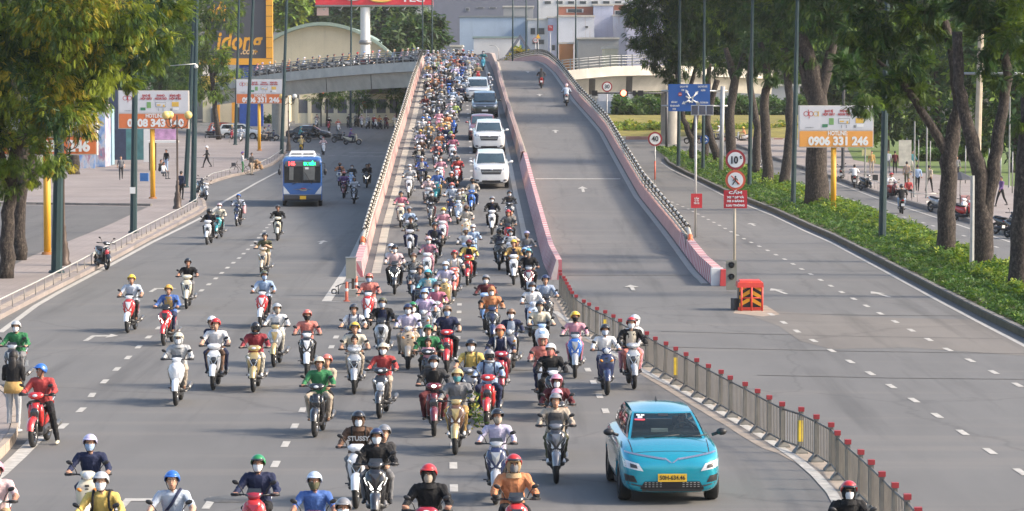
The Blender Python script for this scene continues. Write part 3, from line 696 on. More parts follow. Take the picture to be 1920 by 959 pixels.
BODY['wide'] = (body_mesh('rider_body', rider_segs(k=1.08, wide=.07, yaw=.12), .0085, 8000, .008), (0, .06, 1.475), .12)
BODY['turned'] = (body_mesh('rider_body', rider_segs(k=1.15, footdown=True, yaw=-.7), .0085, 8000, .010), (0, .06, 1.475), -.7)
BODY['phone'] = (body_mesh('rider_body', rider_segs(phone=True, yaw=.2), .0085, 8000, .005), (0, .06, 1.475), .2)
BODY['pillion'] = (body_mesh('pillion_body', pillion_segs(1.05, .12), .0085, 7000, .006), (.12, .40, 1.50), .1)
BODY['pillionl'] = (body_mesh('pillion_body', pillion_segs(1.05, -.12), .0085, 7000, .006), (-.12, .40, 1.50), .1)
BODY['child'] = (body_mesh('child_body', child_segs(), .008, 4500, .004), (0, -.14, 1.21), 0)
BODY['stand'] = (body_mesh('standing_body', stand_segs(), .01, 6000, .006), (0, -.01, 1.60), 0)
BODY['standarms'] = (body_mesh('standing_body', stand_segs(arms=1), .01, 6000, .006), (0, -.01, 1.60), 0)
BODY['walk'] = (body_mesh('walking_body', stand_segs(walk=.75), .01, 6000, .006), (0, -.01, 1.60), 0)
BODY['sit'] = (body_mesh('sitting_body', sit_segs(), .01, 5000, .006), (0, -.06, 1.12), 0)
# ---- head gear (built round the head centre) ----
def shell(rx, ry, rz, lo, n=20, m=8, off=0.0, thick=.012):
    """dome: lo(azimuth)->lower z bound, azimuth 0 = front (-y)"""
    vs = []; fs = []
    for layer in (0, 1):
        k = 1-layer*thick/rz
        for i in range(m+1):
            for j in range(n):
                a = 2*math.pi*j/n; z0 = max(-.97, lo(a)/rz); ph0 = math.asin(z0); ph = ph0+(math.pi/2-ph0)*i/m
                if i == m: ph = math.pi/2-.02
                vs.append((rx*k*math.cos(ph)*math.sin(a), -ry*k*math.cos(ph)*math.cos(a), rz*k*math.sin(ph)+off))
    N = (m+1)*n
    for L in (0, 1):
        for i in range(m):
            for j in range(n): j2 = (j+1) % n; fs.append((L*N+i*n+j, L*N+i*n+j2, L*N+(i+1)*n+j2, L*N+(i+1)*n+j))
        fs.append(tuple(L*N+m*n+j for j in range(n)))
    for j in range(n): j2 = (j+1) % n; fs.append((j, j2, N+j2, N+j))
    return vs, fs
def helmet_lo(a):
    c = math.cos(a)
    return .062 if c > .75 else (.062+(.75-c)*-.14 if c > .1 else -.03-(.1-c)*.05)
hv, hf = shell(.118, .142, .128, helmet_lo, off=.028)
HELM = MB().add(hv, hf, 0, True).mesh('helmet')
b = MB(); vs = []; 
for r in (0, 1):
    for j in range(9):
        a = -.95+1.9*j/8; k = 1+r*.36*math.cos(a)**.6 if r else 1.0
        vs.append((.118*.86*k*math.sin(a), -.142*.86*k*math.cos(a), .028+.068-r*.016))
vs += [(x, y, z-.008) for x, y, z in vs]
fs = [(j, j+1, j+10, j+9) for j in range(8)]+[(18+j, 27+j, 28+j, 19+j) for j in range(8)]+[(9+j, 10+j, 28+j, 27+j) for j in range(8)]
b.add(vs, fs, 0, True); PEAK = b.mesh('visor')
b = MB().tube([(-.088, -.015, .045), (-.080, -.03, -.04), (-.045, -.055, -.115), (0, -.062, -.128), (.045, -.055, -.115), (.080, -.03, -.04), (.088, -.015, .045)], .007, 5)
STRAP = b.mesh('chin_strap')
BAND = MB().add([(p*.121/.118 if 0 else p) for p in []], []).mesh('x') if 0 else None
fv, ff = shell(.124, .148, .145, lambda a: (.045 if math.cos(a) > .6 else -.12), off=.01); FULL = MB().add(fv, ff, 0, True).tube([(-.10, -.07, -.10), (-.06, -.135, -.115), (0, -.15, -.118), (.06, -.135, -.115), (.10, -.07, -.10)], [.03, .034, .036, .034, .03], 8).mesh('helmet')
vs = []; fs = []
for i in range(5):
    for j in range(9):
        a = -1.0+2.0*j/8; z = .05-.095*i/4; vs.append((.126*math.sin(a), -.150*math.cos(a)-.004, z+.01))
fs = [(i*9+j, i*9+j+1, (i+1)*9+j+1, (i+1)*9+j) for i in range(4) for j in range(8)]
GLASSV = MB().add(vs, fs, 0, True).mesh('face_shield')
vs = []
for i in range(6):
    t = i/5; z = .002-.108*t
    for j in range(9):
        a = -1.25+2.5*j/8; w = 1-.30*t; bul = .012*math.sin(math.pi*t)
        vs.append(((.080*w+bul)*math.sin(a), -(.098+bul+.014*(1-abs(a)/1.25)*(1-t*.3))*math.cos(a)*(1 if abs(a) < 1 else .95)-.0, z-.0))
fs = [(i*9+j, i*9+j+1, (i+1)*9+j+1, (i+1)*9+j) for i in range(5) for j in range(8)]
MASK = MB().add(vs, fs, 0, True).mesh('face_mask')
def hood_lo(a): return .05 if math.cos(a) > .72 else -.15
hv, hf = shell(.108, .125, .158, hood_lo, off=.0); hdm = MB().add(hv, hf, 0, True).lathe((0, .01, 0), [(.118, -.19), (.112, -.15), (.098, -.118)], 16); HOOD = hdm.mesh('hood')
def hair_lo(a): return .055 if math.cos(a) > .55 else (-.0 if math.cos(a) > -.1 else -.07)
hv, hf = shell(.088, .108, .116, hair_lo, off=.018); HAIR = MB().add(hv, hf, 0, True).mesh('hair')
hv, hf = shell(.094, .108, .12, lambda a: (.05 if math.cos(a) > .5 else -.1), off=.018); LONG = MB().add(hv, hf, 0, True).loft([[(.085*math.sin(2*math.pi*j/10)*k, .075+.05*math.cos(2*math.pi*j/10)*k, z) for j in range(10)] for z, k in ((.0, .9), (-.12, 1.0), (-.24, 1.0), (-.34, .7))]).mesh('hair')
b = MB()
for sx in (-1, 1): b.ell((.031*sx, -.083, .010), (.0155, .009, .008), 8, 6, 0); b.ell((.031*sx, -.0915, .010), (.0065, .003, .0062), 6, 4, 1); b.box((.032*sx, -.089, .029), (.030, .008, .0065), 1)
EYES = b.mesh('eyes'); b = MB().ell((0, -.0905, -.053), (.022, .006, .0075), 8, 5); MOUTH = b.mesh('lips')
b = MB()
for sx in (-1, 1): b.lathe((0, 0, 0), [(0, 0)], 3) if 0 else b.add([(sx*.031+.021*math.cos(t), -.098, .010+.017*math.sin(t)) for t in np.linspace(0, 2*math.pi, 10, endpoint=False)], [tuple(range(10))])
b.box((0, -.099, .014), (.018, .004, .004)); GLAS = b.mesh('glasses')
# backpack straps on the chest, backpack, cross bag, scarf
b = MB()
for sx in (-1, 1): b.tube([(.115*sx, .20, 1.30), (.118*sx, .10, 1.345), (.115*sx, .005, 1.27), (.120*sx, .02, 1.12), (.15*sx, .09, 1.03)], .019, 6)
STRAPS = b.mesh('backpack_strap'); CROSS = MB().tube([(.12, .12, 1.35), (.06, -.012, 1.25), (-.02, .03, 1.12), (-.12, .06, 1.0), (-.17, .15, .95)], .024, 6).mesh('shoulder_strap')
b = MB().loft([[(.15*math.copysign(abs(math.cos(t))**.5, math.cos(t))*k, .33+.08*math.sin(t), z) for t in np.linspace(0, 2*math.pi, 12, endpoint=False)] for z, k in ((.92, .85), (.96, 1), (1.2, 1), (1.33, .8))]); BPACK = b.mesh('backpack')
FPACK = MB().loft([[(.15*math.copysign(abs(math.cos(t))**.5, math.cos(t))*k, -.01+.065*math.sin(t), z) for t in np.linspace(0, 2*math.pi, 12, endpoint=False)] for z, k in ((.93, .85), (.97, 1), (1.18, 1), (1.26, .8))]).mesh('front_pack')
b = MB().add([(.10*math.sin(t)*w, .12-.115*math.cos(t), z) for z, w in ((1.335, .65), (1.20, 1.25), (.96, 1.35)) for t in np.linspace(-.75, .75, 5)], [(i*5+j, i*5+j+1, i*5+j+6, i*5+j+5) for i in range(2) for j in range(4)], 0, True)
SHIRTF = b.mesh('shirt_front')
vs = []
for i in range(3):
    for j in range(7):
        t = -.62+1.24*j/6; z = (1.30, 1.16, .94)[i]; k = (.135, .185, .178)[i]; vs.append((k*math.sin(t)*1.0, (.125, .155, .20)[i]-(.128, .135, .138)[i]*math.cos(t)*1.03, z))
SHIRTF = MB().add(vs, [(i*7+j, i*7+j+1, i*7+j+8, i*7+j+7) for i in range(2) for j in range(6)], 0, True).mesh('shirt_front')
# ---- colours ----
COLR = dict(black=(.016, .016, .018), charcoal=(.045, .045, .048), grey=(.20, .20, .21), silver=(.42, .43, .44), white=(.72, .72, .73), cream=(.62, .56, .42), beige=(.48, .38, .27), tan=(.55, .34, .14),
  brown=(.13, .065, .035), maroon=(.14, .018, .024), red=(.52, .025, .022), crimson=(.33, .015, .03), coral=(.68, .17, .12), orange=(.65, .22, .05), mustard=(.60, .34, .05), yellow=(.78, .52, .04), gold=(.52, .38, .16), lime=(.42, .55, .10),
  green=(.02, .22, .07), olive=(.11, .11, .05), teal=(.03, .28, .30), cyan=(.10, .45, .55), blue=(.03, .14, .50), navy=(.018, .028, .085), royal=(.02, .09, .42), sky=(.30, .45, .68), pale_blue=(.46, .55, .68), lavender=(.50, .46, .66), purple=(.18, .08, .28), pink=(.70, .28, .36), rose=(.62, .14, .24), pale_pink=(.72, .48, .48), bronze=(.22, .13, .07), lilac=(.55, .42, .68))
def cm(kind, c, pat=0):
    r = dict(cloth=(.85, 0, 0, .3), paint=(.25, .0, 1.0, .5), helm=(.28, 0, .7, .5), plain=(.6, 0, 0, .4))[kind]
    c3 = COLR[c] if isinstance(c, str) else c
    if kind == 'cloth': g_ = sum(c3)/3; c3 = tuple((x*.74+g_*.26)*.9 for x in c3)
    if pat:
        nm = 'patterned_%s_%d' % (c, pat)
        if nm in _M: return _M[nm]
        m = mat(nm, c3, .85, n=.12, ns=7, bump=.9, bs=17, obj=True); t = m.node_tree; b = t.nodes['Principled BSDF']; lk = b.inputs['Base Color'].links[0].from_socket
        w = t.nodes.new('ShaderNodeTexWave' if pat < 3 else 'ShaderNodeTexVoronoi'); w.inputs['Scale'].default_value = (9, 7, 16)[pat-1]
        if pat < 3: w.bands_direction = 'Z' if pat == 1 else 'X'
        tc = t.nodes.new('ShaderNodeTexCoord'); t.links.new(tc.outputs['Object'], w.inputs['Vector']); k = ramp(t, w.outputs[1 if pat < 3 else 0], [(.45, (0, 0, 0)), (.55, (.75, .75, .75))]).outputs[0]
        L_ = sum(c3)/3; t.links.new(mix(t, k, lk, (.34, .34, .33) if L_ < .2 else (.20, .20, .24)), b.inputs['Base Color']); return m
    return mat('%s_%s' % (kind, c), c3, r[0], .35 if (kind == 'paint' and c in ('silver', 'grey', 'gold', 'bronze', 'charcoal')) else 0, n=.12 if kind == 'cloth' else .04, ns=7, spec=r[3], coat=r[2], bump=.9 if kind == 'cloth' else 0, bs=17, obj=True)
SKINS = [mat('skin_a', (.46, .25, .16), .6, n=.06, ns=20, obj=True), mat('skin_b', (.38, .19, .12), .6, n=.06, ns=20, obj=True), mat('skin_c', (.55, .33, .22), .6, n=.06, ns=20, obj=True)]
EYEW = mat('eye_white', (.7, .68, .64), .3, n=0); EYEB = mat('eye_dark', (.02, .014, .01), .3, n=0); LIPS = mat('lips', (.36, .12, .10), .5, n=0); HAIRM = mat('hair', (.016, .013, .012), .6, n=.2, ns=30, obj=True)
for me, ms in ((EYES, [EYEW, EYEB]), (MOUTH, [LIPS]), (GLAS, [mat('spectacles', (.01, .01, .012), .2, n=0)]), (STRAP, [BLACK]), (HAIR, [HAIRM]), (LONG, [HAIRM]), (GLASSV, [GLASSD])):
    for m in ms: me.materials.append(m)
for me in (HELM, PEAK, FULL, MASK, HOOD, STRAPS, CROSS, BPACK, FPACK, SHIRTF): me.materials.append(None)
def skin_slots(o, ms):
    for sl, m in zip(o.material_slots, ms): sl.link = 'OBJECT'; sl.material = m
def child(name, me, par, m=None, loc=(0, 0, 0), rot=None, sc=None):
    o = bpy.data.objects.new(name, me); COL.objects.link(o); o.parent = par; o.location = loc
    if rot: o.rotation_euler = rot
    if sc: o.scale = sc
    if m is not None: skin_slots(o, m if isinstance(m, (list, tuple)) else [m])
    return o
def person(pose, loc, rz, top, trousers='navy', helmet=None, mask=None, hood=None, sleeves=True, shorts=False, shoes='black', gloves=None, scarf=None, hair=None, straps=None, extras=(), detail=True, scale=1.0, label='', group=None, shirt=None, skin=None):
    me, hc, yaw = BODY[pose]; o = bpy.data.objects.new('person', me); COL.objects.link(o)
    o.location = loc; o.rotation_euler = (0, 0, rz); o.scale = (scale,)*3
    sk = SKINS[skin if skin is not None else random.randrange(3)]; T = cm('cloth', top, random.choice([1, 2, 3]) if group and loc[1] > 84 and random.random() < .22 else 0); B = cm('cloth', trousers)
    skin_slots(o, [sk, T, T if sleeves else sk, B, sk if shorts else B, cm('plain', shoes), cm('cloth', gloves) if gloves else sk, cm('cloth', scarf or hood) if (scarf or hood) else sk])
    hr = (0, 0, yaw)
    if hood: child('hood', HOOD, o, cm('cloth', hood), hc, hr, (1.04, 1.04, 1.02))
    if helmet:
        if helmet.startswith('full_'):
            child('helmet', FULL, o, cm('helm', helmet[5:]), hc, hr); child('face_shield', GLASSV, o, None, hc, hr)
        else:
            hh = child('helmet', HELM, o, cm('helm', helmet), hc, hr, (1.08, 1.06, 1.06) if hood else (1.02, 1.0, 1.02))
            child('visor', PEAK, hh, cm('helm', helmet if random.random() < .7 else 'black'))
            if detail: child('chin_strap', STRAP, hh)
    elif not hood: child('hair', LONG if hair == 'long' else HAIR, o, None, hc, hr)
    if mask: child('face_mask', MASK, o, cm('cloth', mask), hc, hr)
    if detail and not (helmet or '').startswith('full_'):
        child('eyes', EYES, o, None, hc, hr)
        if not mask: child('mouth', MOUTH, o, None, hc, hr)
        if 'glasses' in extras: child('glasses', GLAS, o, None, hc, hr)
    if straps and pose in ('ride', 'jacket', 'wide', 'phone', 'ride2', 'jacket2'): child('backpack_strap', STRAPS, o, cm('cloth', straps)); child('backpack', BPACK, o, cm('cloth', straps))
    if 'cross' in extras: child('shoulder_strap', CROSS, o, cm('cloth', 'navy'))
    if 'frontpack' in extras: child('front_pack', FPACK, o, cm('cloth', 'charcoal'))
    if shirt: child('shirt_front', SHIRTF, o, cm('cloth', shirt), sc=(1.0, 1.06, 1) if pose == 'ride' else (1.1, 1.12, 1))
    return tag(o, label, 'person', group)
# ======================= MOTORBIKES =======================
# local frame: front wheel towards -y, ground at z = 0
def ring(cx, cy, cz, rx, ry, n=14, e=.7, tilt=0.0):
    o = []
    for k in range(n):
        t = 2*math.pi*k/n; c, s = math.cos(t), math.sin(t)
        x = rx*math.copysign(abs(c)**e, c); y = ry*math.copysign(abs(s)**e, s); o.append((cx+x, cy+y, cz+y*tilt))
    return o
def vring(cy, cx, cz, rx, rz, n=14, e=.7):
    o = []
    for k in range(n):
        t = 2*math.pi*k/n; c, s = math.cos(t), math.sin(t); o.append((cx+rx*math.copysign(abs(c)**e, c), cy, cz+rz*math.copysign(abs(s)**e, s)))
    return o
def wheel_meshes(r, w):
    t = MB(); n = 26; m = 8; vs = []; fs = []
    for i in range(n):
        a = 2*math.pi*i/n
        for k in range(m):
            b = 2*math.pi*k/m; rr = r-w*.55+w*.55*math.cos(b); vs.append((w*.5*math.sin(b), rr*math.cos(a), rr*math.sin(a)))
    for i in range(n):
        for k in range(m): fs.append((i*m+k, i*m+(k+1) % m, ((i+1) % n)*m+(k+1) % m, ((i+1) % n)*m+k))
    t.add(vs, fs, 0, True); rim = MB(); ri = r-w*1.0
    vs = []; fs = []
    for i in range(n):
        a = 2*math.pi*i/n
        for x, rr in ((-w*.36, ri), (-w*.28, ri-.022), (w*.28, ri-.022), (w*.36, ri)): vs.append((x, rr*math.cos(a), rr*math.sin(a)))
    for i in range(n):
        for k in range(3): fs.append((i*4+k, i*4+k+1, ((i+1) % n)*4+k+1, ((i+1) % n)*4+k))
    rim.add(vs, fs, 0, True)
    for j in range(5):
        a = 2*math.pi*j/5; rim.tube([(0, .02*math.cos(a), .02*math.sin(a)), (0, (ri-.01)*math.cos(a), (ri-.01)*math.sin(a))], .013, 5)
    rim.tube([(-.05, 0, 0), (.05, 0, 0)], .045, 10); return t.mesh('tyre'), rim.mesh('rim')
TY, RIM = wheel_meshes(.285, .105); TY.materials.append(RUBBER); RIM.materials.append(None)
TYB, RIMB = wheel_meshes(.245, .12); TYB.materials.append(RUBBER); RIMB.materials.append(None)
def fender(r, w, a0, a1, cy, cz, t=.006, n=10):
    vs = []; fs = []
    for i in range(n+1):
        a = a0+(a1-a0)*i/n
        for k in range(5):
            b = -1.15+2.3*k/4; rr = r-w*.5+w*.62*math.cos(b); k_ = 1-abs(i/n-.5)*.35
            vs.append((w*.60*math.sin(b)*k_, cy+rr*math.cos(a), cz+rr*math.sin(a)))
    fs = [(i*5+k, i*5+k+1, (i+1)*5+k+1, (i+1)*5+k) for i in range(n) for k in range(4)]
    return vs, fs
FY = -.66    # front axle y
RY = .60
def mk(b, name): me = b.mesh(name); me.materials.append(None); return me
KIT = {}
# mirrors, bars, plate, exhaust: shared by all
b = MB().tube([(.17, -.34, 1.03), (.20, -.36, 1.12), (.255, -.37, 1.19)], .008, 5); b.ell((.29, -.372, 1.225), (.058, .016, .034), 12, 7, 0, Matrix.Rotation(-.35, 3, 'Y'))
KIT['mr'] = mk(b, 'mirror'); b = MB().tube([(-.17, -.34, 1.03), (-.20, -.36, 1.12), (-.255, -.37, 1.19)], .008, 5); b.ell((-.29, -.372, 1.225), (.058, .016, .034), 12, 7, 0, Matrix.Rotation(.35, 3, 'Y'))
KIT['ml'] = mk(b, 'mirror')
b = MB()
for s in (-1, 1): b.tube([(0, -.38, 1.0), (.14*s, -.37, 1.03), (.26*s, -.30, 1.03)], .014, 6); b.tube([(.24*s, -.31, 1.03), (.375*s, -.265, 1.025)], .021, 8); b.tube([(.20*s, -.36, 1.02), (.30*s, -.385, 1.015), (.36*s, -.345, 1.01)], .006, 4)
KIT['bar'] = mk(b, 'handlebar')
b = MB().box((0, .925, .52), (.19, .012, .14), 0); KIT['plate'] = mk(b, 'licence_plate')
b = MB().tube([(.13, .15, .25), (.16, .30, .25), (.19, .42, .30)], .022, 6).tube([(.19, .40, .30), (.205, .84, .37)], [.048, .055], 10); KIT['exh'] = mk(b, 'exhaust')
b = MB()
for s in (-1, 1): b.tube([(.062*s, FY, .285), (.062*s, -.55, .60)], .019, 7); b.tube([(.062*s, -.60, .47), (.062*s, -.56, .58)], .025, 7)
b.tube([(-.07, FY, .285), (.07, FY, .285)], .012, 6); KIT['fork'] = mk(b, 'fork')
vs, fs = fender(.335, .15, R(48), R(165), FY, .285); KIT['fend'] = mk(MB().add(vs, fs, 0, True).add([(x*.96, y*1.0, z-.006) for x, y, z in vs], [f[::-1] for f in fs], 0, True), 'front_fender')
vs, fs = fender(.335, .17, R(20), R(120), RY, .26); KIT['rfend'] = mk(MB().add(vs, fs, 0, True), 'rear_fender')
b = MB().loft([vring(y, 0, z, w, h) for y, z, w, h in ((-.10, .765, .09, .02), (-.02, .775, .12, .035), (.2, .775, .145, .045), (.36, .80, .14, .045), (.42, .83, .135, .045), (.62, .845, .12, .04), (.72, .85, .07, .025))]); KIT['seat'] = mk(b, 'seat')
b = MB().loft([vring(y, 0, z, w, h) for y, z, w, h in ((-.12, .55, .10, .16), (.1, .55, .145, .19), (.35, .60, .155, .17), (.6, .70, .13, .10), (.84, .79, .07, .05), (.90, .81, .03, .02))]); KIT['side'] = mk(b, 'side_panel')
b = MB().loft([vring(y, 0, z, w, h) for y, z, w, h in ((-.36, .34, .10, .06), (-.2, .31, .17, .05), (.15, .31, .18, .06), (.2, .33, .14, .05))]); KIT['floor'] = mk(b, 'footboard')
b = MB().loft([vring(y, 0, z, w, h) for y, z, w, h in ((-.30, .27, .08, .08), (0, .27, .11, .09), (.3, .30, .12, .10), (.5, .30, .09, .09))]).tube([(0, .3, .3), (-.1, .45, .3), (-.11, .60, .26)], .05, 8).tube([(-.25, .18, .33), (.25, .18, .33)], .014, 6); KIT['stand'] = mk(MB().tube([(-.1, .25, .25), (-.24, .12, .0)], .011, 5), 'kickstand'); KIT['engine'] = mk(b, 'engine')
b = MB().box((0, .90, .765), (.15, .05, .05), 0); KIT['tail'] = mk(b, 'tail_light')
b = MB(); b.tube([(-.115, .52, .82), (-.13, .72, .89), (-.06, .84, .90), (.06, .84, .90), (.13, .72, .89), (.115, .52, .82)], .014, 6); KIT['grab'] = mk(b, 'grab_rail')
# aprons (front shields)
def apron(rows, n=14):
    return [ring(0, y, z, rx, ry, n, e, 0) for z, y, rx, ry, e in rows]
KIT['apr_sport'] = mk(MB().loft(apron([(.42, -.40, .055, .05, .8), (.52, -.43, .12, .08, .7), (.66, -.45, .185, .10, .62), (.80, -.43, .215, .105, .6), (.90, -.41, .185, .10, .7), (.97, -.40, .10, .07, .9)])), 'front_apron')
KIT['apr_classic'] = mk(MB().loft(apron([(.36, -.36, .13, .05, .7), (.50, -.39, .19, .075, .6), (.68, -.41, .215, .085, .55), (.84, -.40, .20, .08, .6), (.95, -.385, .13, .06, .8)])), 'front_apron')
KIT['apr_tall'] = mk(MB().loft(apron([(.38, -.37, .09, .05, .7), (.52, -.41, .15, .08, .65), (.70, -.43, .185, .10, .6), (.84, -.42, .175, .10, .6), (.93, -.40, .11, .08, .8)])), 'front_apron')
b = MB()
for s in (-1, 1): b.loft([ring(.12*s, y, z, rx, ry, 10, .7) for z, y, rx, ry in ((.40, -.33, .03, .06), (.52, -.36, .055, .09), (.70, -.40, .06, .09), (.84, -.40, .035, .06))])
b.loft(apron([(.62, -.42, .07, .07, .7), (.76, -.44, .10, .09, .7), (.88, -.42, .085, .08, .8)])); KIT['apr_under'] = mk(b, 'leg_shield')
# dark lower snout behind the front wheel
KIT['snout'] = mk(MB().loft(apron([(.28, -.26, .10, .05, .7), (.45, -.30, .15, .06, .6), (.66, -.32, .17, .06, .6), (.84, -.32, .12, .05, .8)])), 'inner_shield')
# handlebar cowls
KIT['cowl'] = mk(MB().loft([ring(0, y, z, rx, ry, 14, .8) for z, y, rx, ry in ((.955, -.41, .09, .06), (1.0, -.42, .15, .085), (1.05, -.40, .17, .08), (1.09, -.37, .10, .05))]), 'handlebar_cowl')
KIT['cowl_small'] = mk(MB().loft([ring(0, y, z, rx, ry, 12, .8) for z, y, rx, ry in ((.96, -.40, .07, .05), (1.0, -.41, .10, .075), (1.06, -.38, .13, .06), (1.09, -.35, .07, .04))]), 'handlebar_cowl')
b = MB().add([(-.13, -.44, 1.02), (.13, -.44, 1.02), (.10, -.36, 1.13), (-.10, -.36, 1.13), (0, -.475, 1.01)], [(0, 4, 3), (4, 1, 2), (4, 2, 3)], 0, True); KIT['screen'] = mk(b, 'windscreen')
KIT['hl_bar'] = mk(MB().ell((0, -.468, 1.015), (.075, .035, .042), 12, 8), 'headlight'); KIT['hl_round'] = mk(MB().ell((0, -.455, 1.02), (.068, .045, .068), 14, 8), 'headlight')
for s, nm in ((-1, 'l'), (1, 'r')):
    b = MB(); vs = [(.035*s, -.558, .645), (.075*s, -.552, .625), (.165*s, -.515, .74), (.195*s, -.475, .82), (.12*s, -.535, .765), (.06*s, -.556, .69)]
    b.add(vs+[(x*.96, y+.05, z) for x, y, z in vs], [tuple(range(6)), tuple(range(6, 12))[::-1]]+[(i, i+6, (i+1) % 6+6, (i+1) % 6) for i in range(6)], 0, False); KIT['hl_'+nm] = mk(b, 'headlight')
for s, nm in ((-1, 'l'), (1, 'r')):
    b = MB().ell((.125*s, -.505, .80), (.045, .022, .028), 10, 6, 0, Matrix.Rotation(-.5*s, 3, 'Y')); KIT['in_'+nm] = mk(b, 'indicator')
# chevron / centre badge panel
b = MB().add([(-.085, -.545, .90), (.085, -.545, .90), (.055, -.565, .76), (0, -.575, .67), (-.055, -.565, .76), (0, -.575, .80)], [(0, 5, 4), (5, 0, 1), (5, 1, 2), (4, 5, 3), (5, 2, 3)], 0, False); KIT['nose'] = mk(b, 'nose_panel')
KIT['insert'] = mk(MB().loft(apron([(.44, -.475, .035, .03, .8), (.56, -.50, .075, .035, .7), (.70, -.522, .095, .03, .7), (.78, -.512, .05, .03, .8)])), 'front_grille')
b = MB()
for s in (-1, 1): b.add([(.015*s, -.580, .62), (.028*s, -.580, .62), (.135*s, -.548, .80), (.105*s, -.553, .80)], [(0, 1, 2, 3)]); 
KIT['chev'] = mk(b, 'chrome_trim')
b = MB()
for i in range(4): b.box((0, -.487, .60+i*.07), (.05, .012, .018))
b.box((0, -.488, .86), (.07, .012, .03)); KIT['ribs'] = mk(b, 'horn_grille')
KIT['badge'] = mk(MB().ell((0, -.512, .72), (.022, .008, .022), 8, 5), 'badge')
KIT['nosetop'] = mk(MB().loft([ring(0, y, z, rx, ry, 10, .8) for z, y, rx, ry in ((.80, -.50, .05, .05), (.88, -.49, .12, .05), (.96, -.45, .10, .05))]), 'upper_cowl')
LIT = mat('lit_headlamp', (.9, .9, .85), .2, n=0, emit=(1, .97, .88), es=2.6); TAILR = mat('tail_red', (.45, .01, .01), .25, n=0); AMBER = mat('amber_lens', (.6, .22, .03), .25, n=0)
PLATEW = mat('plate_white', (.66, .66, .64), .5, n=0); PLATEY = mat('plate_yellow', (.70, .42, .03), .5, n=0); EXH = mat('exhaust_metal', (.22, .21, .2), .4, .7, n=.1)
SCR = mat('smoked_screen', (.03, .035, .04), .1, n=0, spec=.7)
def bike(kind, loc, rz, c1, c2='black', lit=False, detail=2, label='', group=None, lean=0.0):
    o = empty('motorbike', loc, rz); 
    if lean: o.rotation_euler = (0, lean, rz)
    A = cm('paint', c1); B2 = cm('paint', c2); hl = LIT if lit else LENS
    def add(k, name, m, par=o, **kw): return child(name, KIT[k], par, m, **kw)
    for (y, z, T, Rm) in ((FY, .285, TY, RIM), (RY, .255 if kind in ('classic', 'tall') else .285, TYB if kind in ('classic', 'tall') else TY, RIMB if kind in ('classic', 'tall') else RIM)):
        if kind == 'classic' and y == FY: T, Rm, z = TYB, RIMB, .245
        w = child('wheel', T, o, None, (0, y, z))
        if detail >= 1: child('rim', Rm, w, cm('paint', 'charcoal' if kind != 'classic' else 'silver'))
    add('fend', 'front_fender', A if kind != 'sport' else B2 if c2 != 'black' else A)
    if kind == 'under': add('rfend', 'rear_fender', BLACK)
    add('side', 'side_panel', A); add('seat', 'seat', BLACK); add('snout', 'inner_shield', BLACK); add('engine', 'engine', DARK)
    if kind != 'under': add('floor', 'footboard', BLACK)
    ap = {'sport': 'apr_sport', 'classic': 'apr_classic', 'tall': 'apr_tall', 'under': 'apr_under'}[kind]
    add(ap, 'front_apron', A, sc=(.88, 1, 1))
    if kind in ('tall', 'under') and detail >= 1: add('insert', 'front_grille', cm('paint', 'charcoal') if c1 not in ('black', 'charcoal') else cm('paint', c2))
    add('bar', 'handlebar', BLACK)
    if detail >= 1:
        add('mr', 'mirror', BLACK); add('ml', 'mirror', BLACK); add('fork', 'fork', EXH); add('plate', 'licence_plate', PLATEW); add('tail', 'tail_light', TAILR); add('exh', 'exhaust', EXH)
    if kind == 'sport':
        add('cowl_small', 'handlebar_cowl', B2); add('hl_l', 'headlight', hl); add('hl_r', 'headlight', hl)
        if detail >= 1: add('nose', 'nose_panel', B2); add('nosetop', 'upper_cowl', A)
        if detail >= 2: add('screen', 'windscreen', SCR)
    elif kind == 'tall':
        add('cowl', 'handlebar_cowl', A); add('hl_bar', 'headlight', hl)
        if detail >= 1: add('chev', 'chrome_trim', CHROME); add('badge', 'badge', CHROME); add('in_l', 'indicator', LENS); add('in_r', 'indicator', LENS)
    elif kind == 'classic':
        add('cowl_small', 'handlebar_cowl', A); add('hl_round', 'headlight', hl)
        if detail >= 1: add('ribs', 'horn_grille', BLACK); add('in_l', 'indicator', AMBER); add('in_r', 'indicator', AMBER)
    else:
        add('cowl', 'handlebar_cowl', A); add('hl_bar', 'headlight', hl)
        if detail >= 1: add('badge', 'badge', CHROME)
    if detail >= 2: add('grab', 'grab_rail', cm('paint', 'silver'))
    return tag(o, label, 'motorbike', group)
# ======================= TRAFFIC =======================
def solve(hx, hy, fn, h=1.64, y0=45, y1=340):
    return surf(hx, hy, h, fn, y0, y1) - Vector((0, 0, h))
_used = {}
def uniq(lab, extra):
    """keep labels unique by adding where it stands"""
    if lab not in _used: _used[lab] = 1; return lab
    for e in extra:
        l2 = lab+' '+e
        if l2 not in _used and len(l2.split()) <= 16: _used[l2] = 1; return l2
    return lab
KW = dict(sport='scooter', classic='rounded scooter', tall='tall scooter', under='motorbike')
def cw(c): return c.replace('_', ' ') if c else ''
GA = 'motorbikes in the traffic'; GP = 'riders on motorbikes in the traffic'
def hname(h): return ('black full-face helmet' if h == 'full_black' else cw(h).replace('full ', 'full-face ')+' helmet') if h else 'no helmet'
placed = []
